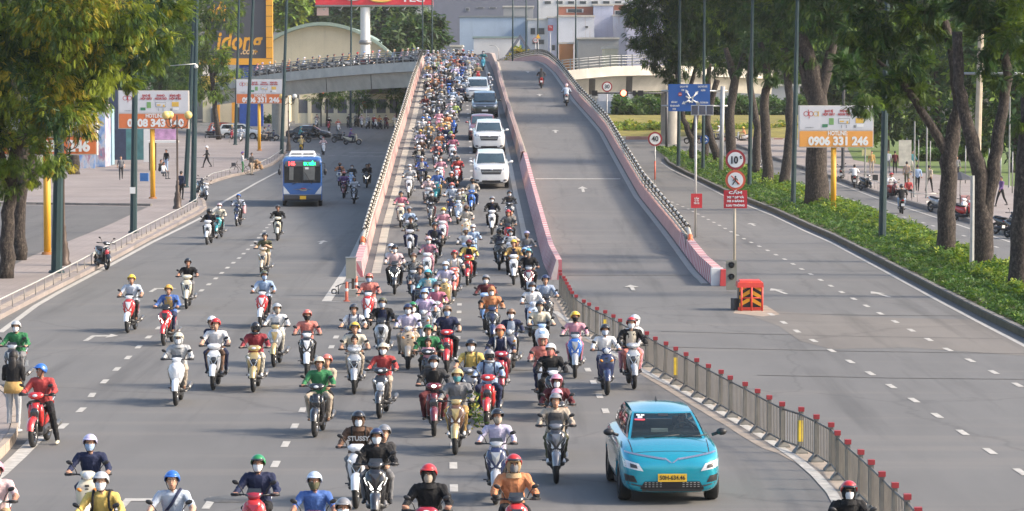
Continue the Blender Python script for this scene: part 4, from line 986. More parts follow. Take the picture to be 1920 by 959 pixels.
# x, y of the helmet top, surface, bike kind, body colour, second colour, lamp lit, pose, helmet, top, trousers, mask, options
T = [
(29,600,'G','sport','charcoal','silver',0,'jacket','silver','green','grey','white',{}),
(75,680,'G','under','red','crimson',0,'turned','blue','red','black',None,dict(shoes='cream')),
(168,812,'G','classic','cream','cream',0,'ride','lavender','navy','navy','sky',dict(shirtc='navy')),
(188,882,'G','sport','crimson','maroon',0,'ride','silver','yellow','black','white',dict(straps='black')),
(322,880,'G','tall','silver','silver',0,'ride','blue','pale_blue','navy',None,dict(x='cross',ns=1)),
(-8,862,'G','tall','grey','silver',0,'ride','pink','pale_pink','tan',None,dict(ns=1)),
(483,850,'G','sport','red','crimson',0,'jacket','green','navy','black','white',{}),
(589,882,'G','tall','maroon','maroon',0,'ride','pale_blue','blue','navy','olive',dict(ns=1)),
(643,931,'G','tall','charcoal','grey',0,'ride','grey','beige','black','white',{}),
(672,769,'G','tall','white','white',0,'jacket','black','brown','grey','white',dict(straps='black',hood='brown',logo=1)),
(706,801,'G','sport','black','charcoal',1,'jacket','navy','black','black','white',dict(pil=('grey','charcoal','grey',None))),
(803,868,'G','under','crimson','maroon',0,'jacket','red','black','black','beige',dict(hood='black')),
(932,764,'G','sport','navy','silver',0,'ride','black','lavender','black','beige',{}),
(964,850,'G','sport','red','black',0,'jacket','red','orange','black','grey',dict(hood='tan')),
(1042,735,'G','sport','charcoal','grey',0,'jacket','grey','beige','olive',None,dict(x='frontpack',shoes='white')),
(1593,900,'G','sport','black','charcoal',0,'jacket','red','black','black','white',dict(hood='black',x='glasses')),
(1184,593,'G','tall','silver','silver',0,'jacket','red','black','coral','white',dict(pil=('white','white','pink','white'),hoodp=1,shirt='cream',shl=1)),
(1135,606,'G','classic','navy','navy',0,'ride','black','white','navy','pale_blue',dict(ns=0)),
(1078,582,'G','sport','blue','silver',0,'ride','yellow','pink','rose','black',{}),
(1044,700,'G','under','charcoal','white',0,'jacket','pink','maroon','black','white',dict(hood='maroon',child=('pink','grey'))),
(1033,642,'G','sport','black','white',0,'jacket','white','black','black','coral',{}),
(1018,625,'G','tall','white','white',0,'jacket','silver','coral','navy',None,dict(hood='coral')),
(1013,562,'G','sport','white','sky',0,'ride','charcoal','cream','black','beige',{}),
(998,527,'G','classic','pale_blue','sky',0,'ride','charcoal','white','navy','white',{}),
(1023,514,'G','sport','charcoal','black',0,'ride','navy','sky','black',None,{}),
(958,577,'G','classic','grey','silver',0,'ride','bronze','navy','black','white',dict(shirt='pale_blue')),
(938,607,'G','under','crimson','maroon',0,'ride','coral','navy','maroon','orange',dict(straps='silver')),
(922,535,'G','sport','charcoal','navy',0,'jacket',None,'orange','charcoal','white',dict(hood='orange')),
(911,514,'G','under','sky','black',0,'ride','grey','maroon','black','white',{}),
(883,634,'G','tall','grey','silver',0,'ride','black','yellow','navy','white',dict(straps='olive',ns=1)),
(917,653,'G','under','red','red',0,'wide','full_grey','sky','navy',None,dict(straps='navy')),
(857,689,'G','sport','brown','gold',0,'jacket','gold','grey','mustard','teal',dict(flowers=1)),
(813,664,'G','under','maroon','silver',1,'wide','black','charcoal','maroon','white',dict(shirt='black')),
(803,607,'G','under','black','charcoal',0,'jacket','green','green','black',None,dict(child=(None,'pink'),scarf='white')),
(838,571,'G','under','red','black',0,'wide','bronze','navy','black','sky',dict(ns=1)),
(765,568,'G','classic','beige','grey',0,'ride','navy','lavender','beige','white',dict(pil=('green','white','beige','white'))),
(796,540,'G','classic','grey','silver',0,'ride','sky','lilac','grey','white',dict(ns=1)),
(718,641,'G','tall','charcoal','white',0,'ride','cream','red','beige','white',dict(ns=0)),
(717,556,'G','sport','silver','charcoal',0,'jacket','olive','black','black','pale_blue',{}),
(665,602,'G','tall','silver','gold',0,'ride','yellow','cream','beige',None,dict(ns=1,child=(None,'silver'))),
(663,568,'G','tall','black','grey',0,'ride','charcoal','white','navy',None,dict(straps='navy',ns=1)),
(598,667,'G','under','black','black',0,'wide','cream','green','beige',None,dict(pil=('coral','beige','black',None))),
(576,579,'G','sport','black','white',0,'ride','coral','coral','black','black',{}),
(519,567,'G','sport','silver','gold',0,'ride','silver','white','cream','beige',{}),
(479,602,'G','tall','gold','silver',0,'jacket','full_black','crimson','cream',None,dict(shoes='white')),
(495,506,'G','sport','red','white',0,'ride','olive','sky','black','sky',{}),
(404,595,'G','tall','white','silver',0,'ride','red','white','brown',None,dict(ns=1,sh=1,pill=('white','navy','navy',None))),
(334,622,'G','sport','white','white',0,'jacket','cream','silver','beige','white',dict(hood='silver')),
(315,532,'G','sport','red','black',1,'jacket','mustard','blue','navy',None,dict(shirt='mustard')),
(246,513,'G','sport','red','white',0,'ride','yellow','pale_blue','black',None,dict(ns=1)),
(352,483,'G','tall','cream','white',0,'ride','black','black','grey',None,dict(ns=1)),
(496,435,'G','tall','beige','white',0,'phone','black','olive','beige',None,dict(ns=1)),
(521,383,'G','under','cream','black',0,'ride','charcoal','black','black',None,{}),
(447,363,'G','sport','black','navy',0,'jacket','blue','pale_blue','black','grey',dict(bag=1)),
(411,380,'G','sport','teal','black',0,'ride','pale_pink','cream','black','white',{}),
(392,390,'G','tall','white','black',0,'jacket','full_black','black','black',None,{}),
(637,304,'G','sport','silver','navy',0,'jacket','brown','orange','black','black',{}),
(660,308,'G','classic','sky','blue',0,'jacket','charcoal','charcoal','black','white',{}),
(645,321,'G','under','maroon','maroon',0,'jacket','coral','purple','black','black',{}),
(664,331,'G','sport','black','silver',0,'ride','grey','white','grey',None,{}),
(688,306,'G','sport','black','black',1,'wide','black','black','charcoal',None,dict(pil=('black','black','black',None))),
(692,511,'G','sport','red','white',0,'jacket','coral','coral','pale_pink','sky',{}),
# on the flyover
(740,459,'D','sport','black','charcoal',1,'wide','black','pale_pink','black','white',dict(pill=('white','white','black','white'))),
(775,474,'D','sport','black','silver',0,'jacket','brown','black','navy','beige',{}),
(787,497,'D','under','charcoal','black',0,'ride','bronze','navy','navy',None,dict(ns=1)),
(802,505,'D','under','navy','black',0,'jacket','cyan','cyan','blue','black',{}),
(818,528,'D','tall','silver','silver',0,'ride','charcoal','rose','grey','pale_pink',{}),
(835,490,'D','classic','gold','beige',0,'ride','white','lavender','beige','sky',{}),
(852,469,'D','tall','coral','pink',0,'ride','red','white','charcoal',None,dict(ns=1,straps='beige')),
(879,449,'D','under','red','crimson',0,'wide','maroon','yellow','black','black',dict(shirt='black')),
(803,443,'D','tall','white','white',0,'ride','pale_pink','rose','pink','white',{}),
(770,405,'D','under','white','teal',0,'wide','black','olive','navy',None,{}),
(815,417,'D','under','black','grey',0,'wide','black','navy','black',None,dict(ns=1)),
(873,427,'D','under','sky','black',0,'ride','silver','white','black','brown',{}),
(887,421,'D','under','sky','white',0,'ride','white','sky','grey','white',{}),
(936,427,'D','sport','black','black',0,'jacket','full_black','charcoal','black',None,{}),
(957,429,'D','tall','white','grey',0,'ride','black','white','black','white',{}),
(963,449,'D','tall','white','silver',0,'jacket','yellow','mustard','black',None,dict(pil=('beige','olive','black',None))),
(988,433,'D','tall','navy','silver',0,'ride','lavender','grey','black','brown',{}),
(991,466,'D','sport','maroon','silver',1,'wide','cyan','black','black','beige',dict(pill=('sky','grey','black','black'))),
(923,368,'D','tall','white','black',0,'jacket','grey','black','black','white',{}),
(955,357,'D','tall','charcoal','white',0,'ride','black','charcoal','white','white',{}),
(953,393,'D','sport','red','black',0,'jacket','red','black','black',None,dict(pil=('black','brown','black',None))),
(886,333,'D','under','blue','navy',0,'wide','black','beige','navy','black',{}),
(752,358,'D','tall','cream','white',0,'ride','black','rose','navy',None,{}),
(767,387,'D','tall','white','silver',0,'ride','grey','sky','grey',None,{}),
(809,357,'D','tall','charcoal','silver',0,'ride','black','charcoal','maroon','white',{}),
(831,389,'D','tall','white','sky',0,'ride','yellow','pink','rose','white',{}),
(847,342,'D','classic','navy','charcoal',0,'ride','coral','pale_blue','navy','sky',{}),
(861,354,'D','classic','pale_blue','sky',0,'ride','bronze','grey','grey','white',dict(pil=('beige','lime','grey','white'))),
(874,384,'D','classic','cream','cream',0,'ride','brown','cream','cream','black',{}),
(846,321,'D','under','charcoal','black',0,'ride','silver','black','navy','coral',dict(ns=1)),
(820,317,'D','classic','teal','navy',0,'ride','white','blue','mustard','beige',{}),
(803,329,'D','tall','silver','white',0,'jacket','gold','pale_pink','grey','white',{}),
(768,308,'D','tall','white','silver',0,'jacket','white','silver','grey','white',{}),
(791,293,'D','under','charcoal','charcoal',0,'wide','silver','royal','black',None,{}),
(826,293,'D','tall','white','pale_pink',0,'ride','brown','pink','rose','white',{}),
(858,292,'D','sport','red','white',0,'jacket','charcoal','red','maroon','black',{}),
(785,272,'D','sport','black','navy',0,'jacket','white','black','black','white',{}),
(818,265,'D','tall','black','white',0,'jacket','maroon','coral','black','white',dict(hood='maroon')),
(789,257,'D','tall','grey','black',0,'ride','charcoal','brown','black','white',{}),
(788,243,'D','tall','silver','grey',0,'ride','yellow','lilac','grey',None,{}),
(849,252,'D','tall','white','rose',0,'ride','coral','rose','pink',None,{}),
(852,280,'D','sport','charcoal','grey',0,'ride','silver','grey','black','black',{}),
(845,246,'D','under','black','black',0,'ride','lime','navy','black','white',{}),
(836,234,'D','classic','navy','blue',0,'jacket','navy','navy','navy','white',{}),
(828,222,'D','tall','crimson','pink',0,'jacket','cream','mustard','black','white',{}),
(793,219,'D','under','black','grey',0,'ride','blue','white','olive','white',{}),
(823,205,'D','tall','pink','silver',0,'ride','grey','pink','rose','white',{}),
(838,211,'D','tall','gold','white',0,'jacket','white','orange','gold','black',{}),
(851,210,'D','sport','blue','royal',0,'jacket','brown','grey','black','black',{}),
(823,186,'D','under','navy','black',0,'jacket','charcoal','black','navy','white',{}),
(797,177,'D','under','grey','black',0,'ride','black','maroon','black',None,{}),
(845,185,'D','tall','white','black',0,'ride','silver','pale_pink','black','white',{}),
(804,199,'D','sport','blue','black',0,'jacket','grey','charcoal','navy','white',{}),
(853,190,'D','under','grey','grey',0,'ride','charcoal','lime','grey','white',{}),
(800,213,'D','under','black','navy',0,'ride','silver','grey','navy','white',{}),
(806,160,'D','tall','silver','white',0,'jacket','maroon','tan','black','white',{}),
(828,159,'D','under','silver','black',0,'ride','coral','grey','black',None,{}),
(849,165,'D','tall','white','silver',0,'ride','white','sky','silver','white',{}),
(864,158,'D','under','black','black',0,'jacket','grey','navy','black','white',{}),
(873,146,'D','under','charcoal','white',0,'ride','charcoal','pale_blue','black','white',{}),
(916,136,'D','sport','navy','black',0,'ride','silver','pale_blue','charcoal','black',{}),
(896,119,'D','tall','red','red',0,'ride','pink','gold','beige','beige',{}),
(906,95,'D','classic','cyan','cyan',0,'ride','grey','teal','navy','white',{}),
(875,129,'D','tall','silver','white',0,'ride','charcoal','silver','grey','white',{}),
(808,124,'D','under','crimson','red',0,'wide','black','brown','black',None,{}),
(836,128,'D','classic','navy','black',0,'jacket','sky','charcoal','navy','white',{}),
(860,136,'D','tall','sky','white',0,'ride','blue','sky','navy','white',{}),
(843,143,'D','under','blue','navy',0,'jacket','cream','navy','black',None,{}),
(880,116,'D','tall','cream','gold',0,'ride','gold','white','beige','white',{}),
(868,118,'D','under','royal','navy',0,'ride','maroon','royal','black',None,{}),
(853,122,'D','tall','white','silver',0,'ride','grey','lilac','white','white',{}),
(805,108,'D','tall','white','sky',0,'ride','white','pale_blue','navy','white',{}),
(831,112,'D','tall','cyan','white',0,'ride','teal','pale_blue','navy','white',{}),
(817,110,'D','classic','lime','yellow',0,'ride','cream','lime','beige',None,{}),
(846,105,'D','tall','gold','gold',0,'jacket','orange','orange','gold',None,{}),
(858,104,'D','under','red','crimson',0,'ride','grey','red','black',None,{}),
]
# side-lane riders
def names(kind, c1, helmet, top, mask, surf_, opts):
    place = 'on the flyover' if surf_ == 'D' else 'on the street'
    m = ' and %s mask' % cw(mask) if mask else ''
    ho = ' and %s hood' % cw(opts['hood']) if opts.get('hood') else ''
    hh = hname(helmet) if helmet else 'no helmet'
    if not helmet and opts.get('hood'): hh = 'no helmet'
    p = 'rider in %s top%s, %s%s' % (cw(top), ho if not mask or ho and helmet is None else ho.replace(' and', ','), hh, m)
    b = '%s %s ridden by %s top and %s' % (cw(c1), KW[kind], cw(top), hh)
    return p, b, place
def near_phrase(i, x, y, surf_):
    """nearest more distinctive neighbour"""
    best = None
    for j, t in enumerate(T):
        if j == i or t[2] != surf_: continue
        d = math.hypot(t[0]-x, (t[1]-y)*1.2)
        if best is None or d < best[0]: best = (d, t)
    t = best[1]; rel = 'left of' if x < t[0]-10 else ('right of' if x > t[0]+10 else ('ahead of' if y > t[1] else 'behind'))
    return '%s the %s top' % (rel, cw(t[9]))
def put(i, t, auto=False):
    x, y, sf, kind, c1, c2, lit, pose, helmet, top, trs, mask, op = t
    fn = hg if sf == 'G' else hd; sc = random.uniform(.97, 1.03)
    sol = solve(x, y, fn, 1.655*sc if helmet or op.get('hood') else 1.6*sc)
    loc = Vector((sol.x, sol.y, sol.z+(.02 if sf == 'D' else .0))); ppm = F/loc.y; det = 2 if ppm > 42 else (1 if ppm > 24 else 0)
    rz = op.get('rz', random.uniform(-.06, .06)+(.04 if x > 960 else -.02)); pt = 0
    if sf == 'D': # tilt with the ramp: small, keep upright
        pt = math.atan((hd(loc.y+1)-hd(loc.y-1))/2)
    if sf == 'D': loc.z += .0
    pl, bl, place = names(kind, c1, helmet, top, mask, sf, op)
    pos = [place, 'at the crest' if (sf == 'D' and y < 135) else place, near_phrase(i, x, y, sf), place+' '+near_phrase(i, x, y, sf), place+' '+('far left' if x < 815 else 'in the middle' if x < 850 else 'far right')]
    o = bike(kind, loc, rz, c1, c2, bool(lit), det, uniq(bl, pos), GA)
    if pt: o.rotation_euler = (pt, 0, rz); o.location.z += .0
    kw = dict(sleeves=not op.get('ns'), shorts=bool(op.get('sh')), hood=op.get('hood'), straps=op.get('straps') if det else None, shoes=op.get('shoes', random.choice(['black', 'brown', 'grey', 'black', 'white'])), extras=tuple((op.get('x') or '').split()), detail=det > 0, shirt=op.get('shirt') if det else None, scarf=op.get('scarf'), gloves=random.choice([None, None, None, 'black', 'beige']) if not op.get('ns') else None)
    if random.random() < .38 and not op: pose = {'ride': 'ride2', 'jacket': 'jacket2'}.get(pose, pose)
    if det and not kw['shirt'] and pose in ('jacket', 'jacket2', 'wide') and loc.y > 76 and random.random() < .5: kw['shirt'] = random.choice(['grey', 'white', 'charcoal', 'cream', 'navy'])
    pr = person(pose, loc, rz+random.uniform(-.05, .05), top, trs, helmet, mask, label=uniq(pl, pos), group=GP, scale=sc, **kw)
    for key, pz in (('pil', 'pillion'), ('pill', 'pillionl')):
        if key in op:
            h2, t2, tr2, m2 = op[key]
            person(pz, loc, rz, t2, tr2, h2, m2, hood='white' if op.get('hoodp') else None, detail=det > 0, label=uniq('pillion passenger in %s top and %s behind %s rider' % (cw(t2), hname(h2), cw(top)), pos), group='pillion passengers', scale=sc)
    if 'child' in op:
        h2, t2 = op['child']; person('child', loc, rz, t2, 'navy', h2, None, detail=det > 0, label=uniq('child in %s top%s standing in front of the %s rider' % (cw(t2), ' and '+hname(h2) if h2 else '', cw(top)), pos), group='children riding in front', scale=sc)
    if op.get('flowers'):
        b = MB(); r_ = random.Random(3)
        for k in range(90):
            a = r_.uniform(0, 6.28); q = Vector((.30+r_.gauss(0, .07), -.05+r_.gauss(0, .07), r_.uniform(.45, 1.15))); q.x += (1.15-q.z)*.22
            d = Vector((math.cos(a), math.sin(a)*.5, r_.uniform(-.2, 1))).normalized()*r_.uniform(.06, .13); n_ = d.cross(Vector((.3, 1, .2))).normalized()*.022
            b.add([q-n_, q+d*.5+n_, q+d, q+d*.5-n_], [(0, 1, 2, 3)], 0 if k % 4 else 1)
        fl = b.build('flower_bunch', [mat('bunch_leaf', (.08, .15, .03), .8, n=.3), mat('bunch_flower', (.55, .50, .10), .8, n=.2)], fixn=False); fl.location = loc; fl.rotation_euler = (0, 0, rz)
        tag(fl, 'bunch of leafy yellow flowers hanging beside the brown scooter', 'flowers')
    if op.get('bag'):
        b = MB().loft([[(.27+.10*math.cos(u), .05+.16*math.sin(u)*k, z) for u in np.linspace(0, 6.28, 10, endpoint=False)] for z, k in ((.62, .9), (.7, 1.1), (.9, 1), (1.02, .3))]); g = b.build('carrier_bag', mat('pink_bag', (.65, .33, .34), .5, n=.2)); g.location = loc; tag(g, 'pink and white carrier bag hanging beside the pale blue rider', 'bag')
    if op.get('logo'):
        me = text_mesh('STUSSY', .115, bold=.004, extrude=.002); lt = new_obj('lettering', me.copy(), [cm('plain', 'silver')], pr); lt.rotation_euler = (R(98), 0, 0); lt.location = (.0, -.035, 1.15)
    return loc
for i, t in enumerate(T): put(i, t)
# the packed crowd at the crest: every rider still one of their own
rr = random.Random(11); n0 = len(T)
tops = ['white', 'pink', 'lavender', 'navy', 'black', 'grey', 'orange', 'silver', 'sky', 'cream', 'mustard', 'charcoal', 'pale_blue', 'brown', 'pale_pink', 'olive', 'beige', 'maroon', 'tan', 'navy']
hels = ['white', 'black', 'grey', 'coral', 'gold', 'navy', 'silver', 'maroon', 'sky', 'cream', 'beige', 'charcoal', 'brown', 'red', 'lavender', 'bronze']
bks = ['white', 'black', 'silver', 'black', 'navy', 'grey', 'charcoal', 'cream', 'maroon', 'charcoal']
hand = [(t[0], t[1]) for t in T]; row = 94.0; cnt = 0; seen = set()
while row < 250 and cnt < 120:
    y_im = row+ (1.64*19)
    xl = np.interp(row, [94, 110, 140, 200, 250], [802, 802, 800, 790, 778]); xr = np.interp(row, [94, 104, 115, 128, 150, 165, 200, 250], [895, 895, 882, 868, 866, 866, 856, 856])
    x = xl+rr.uniform(0, 3)
    while x < xr:
        sp = np.interp(row, [94, 130, 250], [9.2, 12.5, 22])
        if all(math.hypot((x-a), (row-b)*1.6) > sp*.80 for a, b in hand):
            for _ in range(50):
                h, tp, bk, kd = rr.choice(hels), rr.choice(tops), rr.choice(bks), rr.choice(['tall', 'sport', 'under', 'classic'])
                if (h, tp) not in seen: break
            seen.add((h, tp))
            t = (x+rr.uniform(-1.2, 1.2), row+rr.uniform(-1.2, 1.2), 'D', kd, bk, rr.choice(bks), 0, rr.choice(['ride', 'jacket', 'wide']), h, tp, rr.choice(['navy', 'black', 'grey', 'beige', 'charcoal']), rr.choice(['white', 'white', None, 'sky', 'black']), {})
            T.append(t); hand.append((t[0], t[1])); cnt += 1
        x += sp
    row += np.interp(row, [94, 110, 130, 250], [2.6, 5.0, 9, 19])
for i in range(n0, len(T)): put(i, T[i])
print('riders', len(T))
# ======================= CARS AND BUS =======================
from mathutils.bvhtree import BVHTree
def evalmesh(o):
    return baked(o, o.name)
def bvh_of(me):
    return BVHTree.FromPolygons([v.co[:] for v in me.vertices], [tuple(p.vertices) for p in me.polygons])
def decal(bvh, quad, off=.008, n=6, m=3, axis='y', side=-1, start=6.0):
    """patch with corners quad (x,z)x4 pressed on the surface seen from the front (axis y) or side (axis x)"""
    vs = []
    for j in range(m+1):
        for i in range(n+1):
            u, v = i/n, j/m; a = [(1-u)*(1-v), u*(1-v), u*v, (1-u)*v]
            p = [sum(a[k]*quad[k][c] for k in range(4)) for c in (0, 1)]
            if axis == 'y': h = bvh.ray_cast(Vector((p[0], side*start, p[1])), Vector((0, -side, 0))); q = Vector((p[0], (h[0].y if h[0] else 0)+side*off, p[1]))
            elif axis == 'x': h = bvh.ray_cast(Vector((side*start, p[0], p[1])), Vector((-side, 0, 0))); q = Vector(((h[0].x if h[0] else 0)+side*off, p[0], p[1]))
            else: h = bvh.ray_cast(Vector((p[0], p[1], start)), Vector((0, 0, -1))); q = Vector((p[0], p[1], (h[0].z if h[0] else 0)+off))
            vs.append(q)
    w = n+1; return vs, [(j*w+i, j*w+i+1, (j+1)*w+i+1, (j+1)*w+i) for j in range(m) for i in range(n)]
def patch(c, bul, u0=0, u1=1, v0=0, v1=1, off=0.0, n=8, m=5):
    """curved patch through four corners c (00,10,11,01); bul = bulge vector in u, off along the patch normal"""
    c = [Vector(x) for x in c]; nn = (c[1]-c[0]).cross(c[3]-c[0]).normalized(); vs = []
    if nn.dot(Vector(bul)) < 0: nn = -nn
    for j in range(m+1):
        for i in range(n+1):
            u = u0+(u1-u0)*i/n; v = v0+(v1-v0)*j/m
            p = c[0]*(1-u)*(1-v)+c[1]*u*(1-v)+c[2]*u*v+c[3]*(1-u)*v+Vector(bul)*(1-(2*u-1)**2)+nn*(off+.03*(1-(2*v-1)**2))
            vs.append(p)
    w = n+1; return vs, [(j*w+i, j*w+i+1, (j+1)*w+i+1, (j+1)*w+i) for j in range(m) for i in range(n)]
_CARK = {}
def car(loc, rz, paint, L=4.3, Wd=1.80, H=1.60, belt=1.02, hood=1.0, nose=.80, clear=.20, wr=.34, wb=2.6, ws0=.95, ws1=.22, roofw=.60, rear=2.0, style='suv', label='', cat='car', group=None, plate='white', grille='wide', platetxt=None, gw=.86):
    """front at -y; ws0 = windscreen base distance from nose (m), ws1 = slope length"""
    o = empty('car', loc, rz); w = Wd/2; y0 = -L/2; y1 = L/2
    rows = [(y0+.02, .72, clear+.10, nose-.18, nose-.12), (y0+.10, .86, clear, nose-.06, nose+.0), (y0+.35, .96, clear, nose+.05, nose+.08), (y0+ws0*.6, 1.0, clear, (nose+hood)/2+.02, (nose+hood)/2+.06), (y0+ws0+.05, 1.0, clear, belt-.02, hood+.02), (0, 1.0, clear, belt, belt+.02), (y1-.9, 1.0, clear, belt+.02, belt+.04), (y1-.3, .98, clear+.02, belt+.0, belt+.02), (y1-.08, .92, clear+.08, belt-.06, belt-.04), (y1, .80, clear+.2, belt-.22, belt-.2)]
    rings = []
    for y, k, zb, zt, zc in rows:
        ww = w*k; zm = zb+(zt-zb)*.45
        half = [(.0, zb), (ww*.82, zb), (ww*.97, zb+.10), (ww*1.0, zm), (ww*.985, zt-.12), (ww*.93, zt-.02), (ww*.72, zt+.015+(zc-zt)*.4)]
        rings.append([Vector((x, y, z)) for x, z in half]+[Vector((0, y, zc+.01))]+[Vector((-x, y, z)) for x, z in half[:0:-1]])
    b = MB().loft(rings, 0, True, True); tmp = b.build('tmp', []); COL.objects.unlink(tmp)
    s = tmp.modifiers.new('s', 'SUBSURF'); s.levels = 2; s.render_levels = 2; me = evalmesh(tmp); bpy.data.objects.remove(tmp)
    body = bpy.data.objects.new('body', me)
    cyl = MB(); 
    for yy in (-wb/2, wb/2): cyl.tube([(-w-.1, yy+(y0+y1)/2+.02, wr), (w+.1, yy+(y0+y1)/2+.02, wr)], wr*1.13, 24)
    co = cyl.build('tmp', []); COL.objects.unlink(co); TMP.collection.objects.link(co); bo = body.modifiers.new('b', 'BOOLEAN'); bo.operation = 'DIFFERENCE'; bo.object = co; bo.solver = 'EXACT'
    me2 = evalmesh(body); bpy.data.objects.remove(body); bpy.data.objects.remove(co)
    me2.polygons.foreach_set('use_smooth', [True]*len(me2.polygons)); me2.materials.clear(); P_ = paint
    body = new_obj('body', me2, [P_], o); bv = bvh_of(me2)
    inner = MB().box((0, 0, .5), (Wd*.80, L*.86, .42)).build('wheel_well', BLACK, o)
    # greenhouse
    yf0, yf1 = y0+ws0, y0+ws0+ws1+.55; yr0 = y1-.12 if style != 'sedan' else y1-.75; yr1 = yr0-(.30 if style != 'sedan' else .65)
    wl = w*gw; wu = w*roofw*1.22; zr = H-.045
    FL, FR, RL, RR = (-wl*.97, yf0, belt-.02), (wl*.97, yf0, belt-.02), (-wl*.95, yr0, belt), (wl*.95, yr0, belt)
    fl, fr, rl, rr_ = (-wu, yf1, zr-.02), (wu, yf1, zr-.02), (-wu*.97, yr1, zr-.03), (wu*.97, yr1, zr-.03)
    g = MB()
    front = ([FL, FR, fr, fl], (0, -.10, 0)); back = ([RR, RL, rl, rr_], (0, .06, 0)); left = ([RL, FL, fl, rl], (-.03, 0, 0)); right = ([FR, RR, rr_, fr], (.03, 0, 0)); 
    for c, bl in (front, back, left, right):
        if style == 'teal' and c is front[0]:
            for q in ((0, .04, 0, 1), (.96, 1, 0, 1), (.04, .96, 0, .035), (.04, .96, .925, 1)): g.add(*patch(c, bl, *q, n=8, m=4), 0, True)
        else: g.add(*patch(c, bl, n=10, m=5), 0, True)
    top = []
    for j in range(9):
        for i in range(11):
            u, v = i/10, j/8; p = Vector(fl)*(1-u)*(1-v)+Vector(fr)*u*(1-v)+Vector(rr_)*u*v+Vector(rl)*(1-u)*v; p.z += .055*(1-(2*u-1)**2)*min(1, v*3.2, (1-v)*3.2)+.035*(1-(2*v-1)**2); p.y += -.10*(1-(2*u-1)**2)*(1-v); top.append(p)
    g.add(top, [(j*11+i, j*11+i+1, (j+1)*11+i+1, (j+1)*11+i) for j in range(8) for i in range(10)], 0, True)
    g.build('roof', P_, o)
    MB().add(*patch(*front, .035, .965, .03, .93, .006, 12, 6), 0, True).build('windscreen', GLASST if style == 'teal' else GLASSW, o)
    MB().add(*patch(*back, .08, .92, .12, .86, .006), 0, True).build('rear_window', GLASSD, o)
    for c, bl in (left, right):
        a, bb = ((.06, .46), (.50, .90)) if c is left[0] else ((.10, .50), (.54, .94))
        for u0, u1 in (a, bb): MB().add(*patch(c, bl, u0, u1, .08, .84, .006), 0, True).build('side_window', GLASSD, o)
    # wipers, mirrors, wheels
    wp = MB()
    for x0, x1 in ((-.45*w, .25*w), (.15*w, .80*w)):
        p0 = Vector((x0, yf0-.075, belt+.01)); p1 = Vector((x1, yf0+.01-.06, belt+.06)); wp.tube([p0, p1], .011, 5)
    wp.build('wiper', BLACK, o)
    for s_ in (-1, 1):
        mb = MB().tube([(s_*w*.93, yf0+.30, belt+.02), (s_*(w+.06), yf0+.28, belt+.06)], .03, 6).ell((s_*(w+.11), yf0+.27, belt+.08), (.095, .065, .065), 12, 8); mb.build('side_mirror', BLACK if style == 'teal' else P_, o)
    TYc = MB(); TYc.lathe((0, 0, 0), [(wr*.66, -.10), (wr*.93, -.11), (wr, -.07), (wr, .07), (wr*.93, .11), (wr*.66, .10)], 24); 
    RMc = MB().lathe((0, 0, 0), [(wr*.68, .09), (wr*.60, .075), (.06, .05), (.0, .06)], 20); 
    for k in range(5): RMc.box((math.cos(k*1.2566)*wr*.34, math.sin(k*1.2566)*wr*.34, .075), (wr*.62, .05, .03), 0, k*1.2566)
    tm, rm = TYc.mesh('tyre'), RMc.mesh('rim'); tm.materials.append(RUBBER); rm.materials.append(mat('alloy', (.34, .34, .35), .3, .8, n=0))
    for yy in (-wb/2, wb/2):
        for s_ in (-1, 1):
            t_ = new_obj('wheel', tm, [], o); t_.location = (s_*(w-.13), yy+.02, wr); t_.rotation_euler = (0, R(90)*s_, 0); r_ = new_obj('rim', rm, [], t_)
    hz = nose
    def dc(name, quad, m_, off=.008, n=6, mm=3, **kw): return MB().add(*decal(bv, quad, off, n, mm, **kw), 0, False).build(name, m_, o)
    if style == 'teal':
        for s_ in (-1, 1):
            dc('headlight', [(s_*.50, .60), (s_*.82, .66), (s_*.84, .79), (s_*.58, .73)], LENS, .012)
            dc('lamp_core', [(s_*.60, .645), (s_*.72, .665), (s_*.73, .735), (s_*.62, .71)], DARK, .016)
            dc('daytime_light', [(s_*.12, .795), (s_*.86, .90), (s_*.86, .925), (s_*.12, .825)], CHROME, .014, 12, 1)
            dc('daytime_light', [(s_*.0, .745), (s_*.03, .745), (s_*.15, .825), (s_*.11, .83)], CHROME, .014, 4, 1)
            dc('fog_recess', [(s_*.60, .40), (s_*.80, .42), (s_*.82, .54), (s_*.66, .52)], BLACK, .006)
            dc('bumper_trim', [(s_*.50, .345), (s_*.88, .42), (s_*.88, .40), (s_*.5, .32)], DARK, .008, 6, 1)
        dc('lower_grille', [(-.56, .29), (.56, .29), (.48, .42), (-.48, .42)], BLACK, .008, 8, 3)
        for zz in (.325, .36, .395):
            for k in range(5):
                for s_ in (-1, 1): dc('grille_bar', [(s_*(.18+k*.065), zz), (s_*(.215+k*.065), zz), (s_*(.215+k*.065), zz+.012), (s_*(.18+k*.065), zz+.012)], STEEL, .014, 1, 1)
        dc('lower_bumper', [(-.84, .19), (.84, .19), (.86, .29), (-.86, .29)], DARK, .012, 10, 2)
        dc('hood_crease', [(-.40, .935), (-.37, .935), (-.30, .99), (-.33, .99)], P_, .012, 1, 2) if 0 else None
        pl = MB().box((0, y0-.015, .49), (.50, .02, .135)).build('licence_plate', PLATEY, o); text('50H-634.46', .105, BLACK, (0, y0-.028, .49), o, width=.44, bold=.002, extrude=.002)
        MB().add([(-.01, .9, H+.02), (.01, .9, H+.02), (.02, 1.12, H), (-.02, 1.12, H), (0, 1.08, H+.09), (0, 1.02, H+.08)], [(0, 1, 2, 4, 5), (0, 5, 4, 3), (2, 3, 4)]).build('roof_fin', BLACK, o)
        c, bl = front
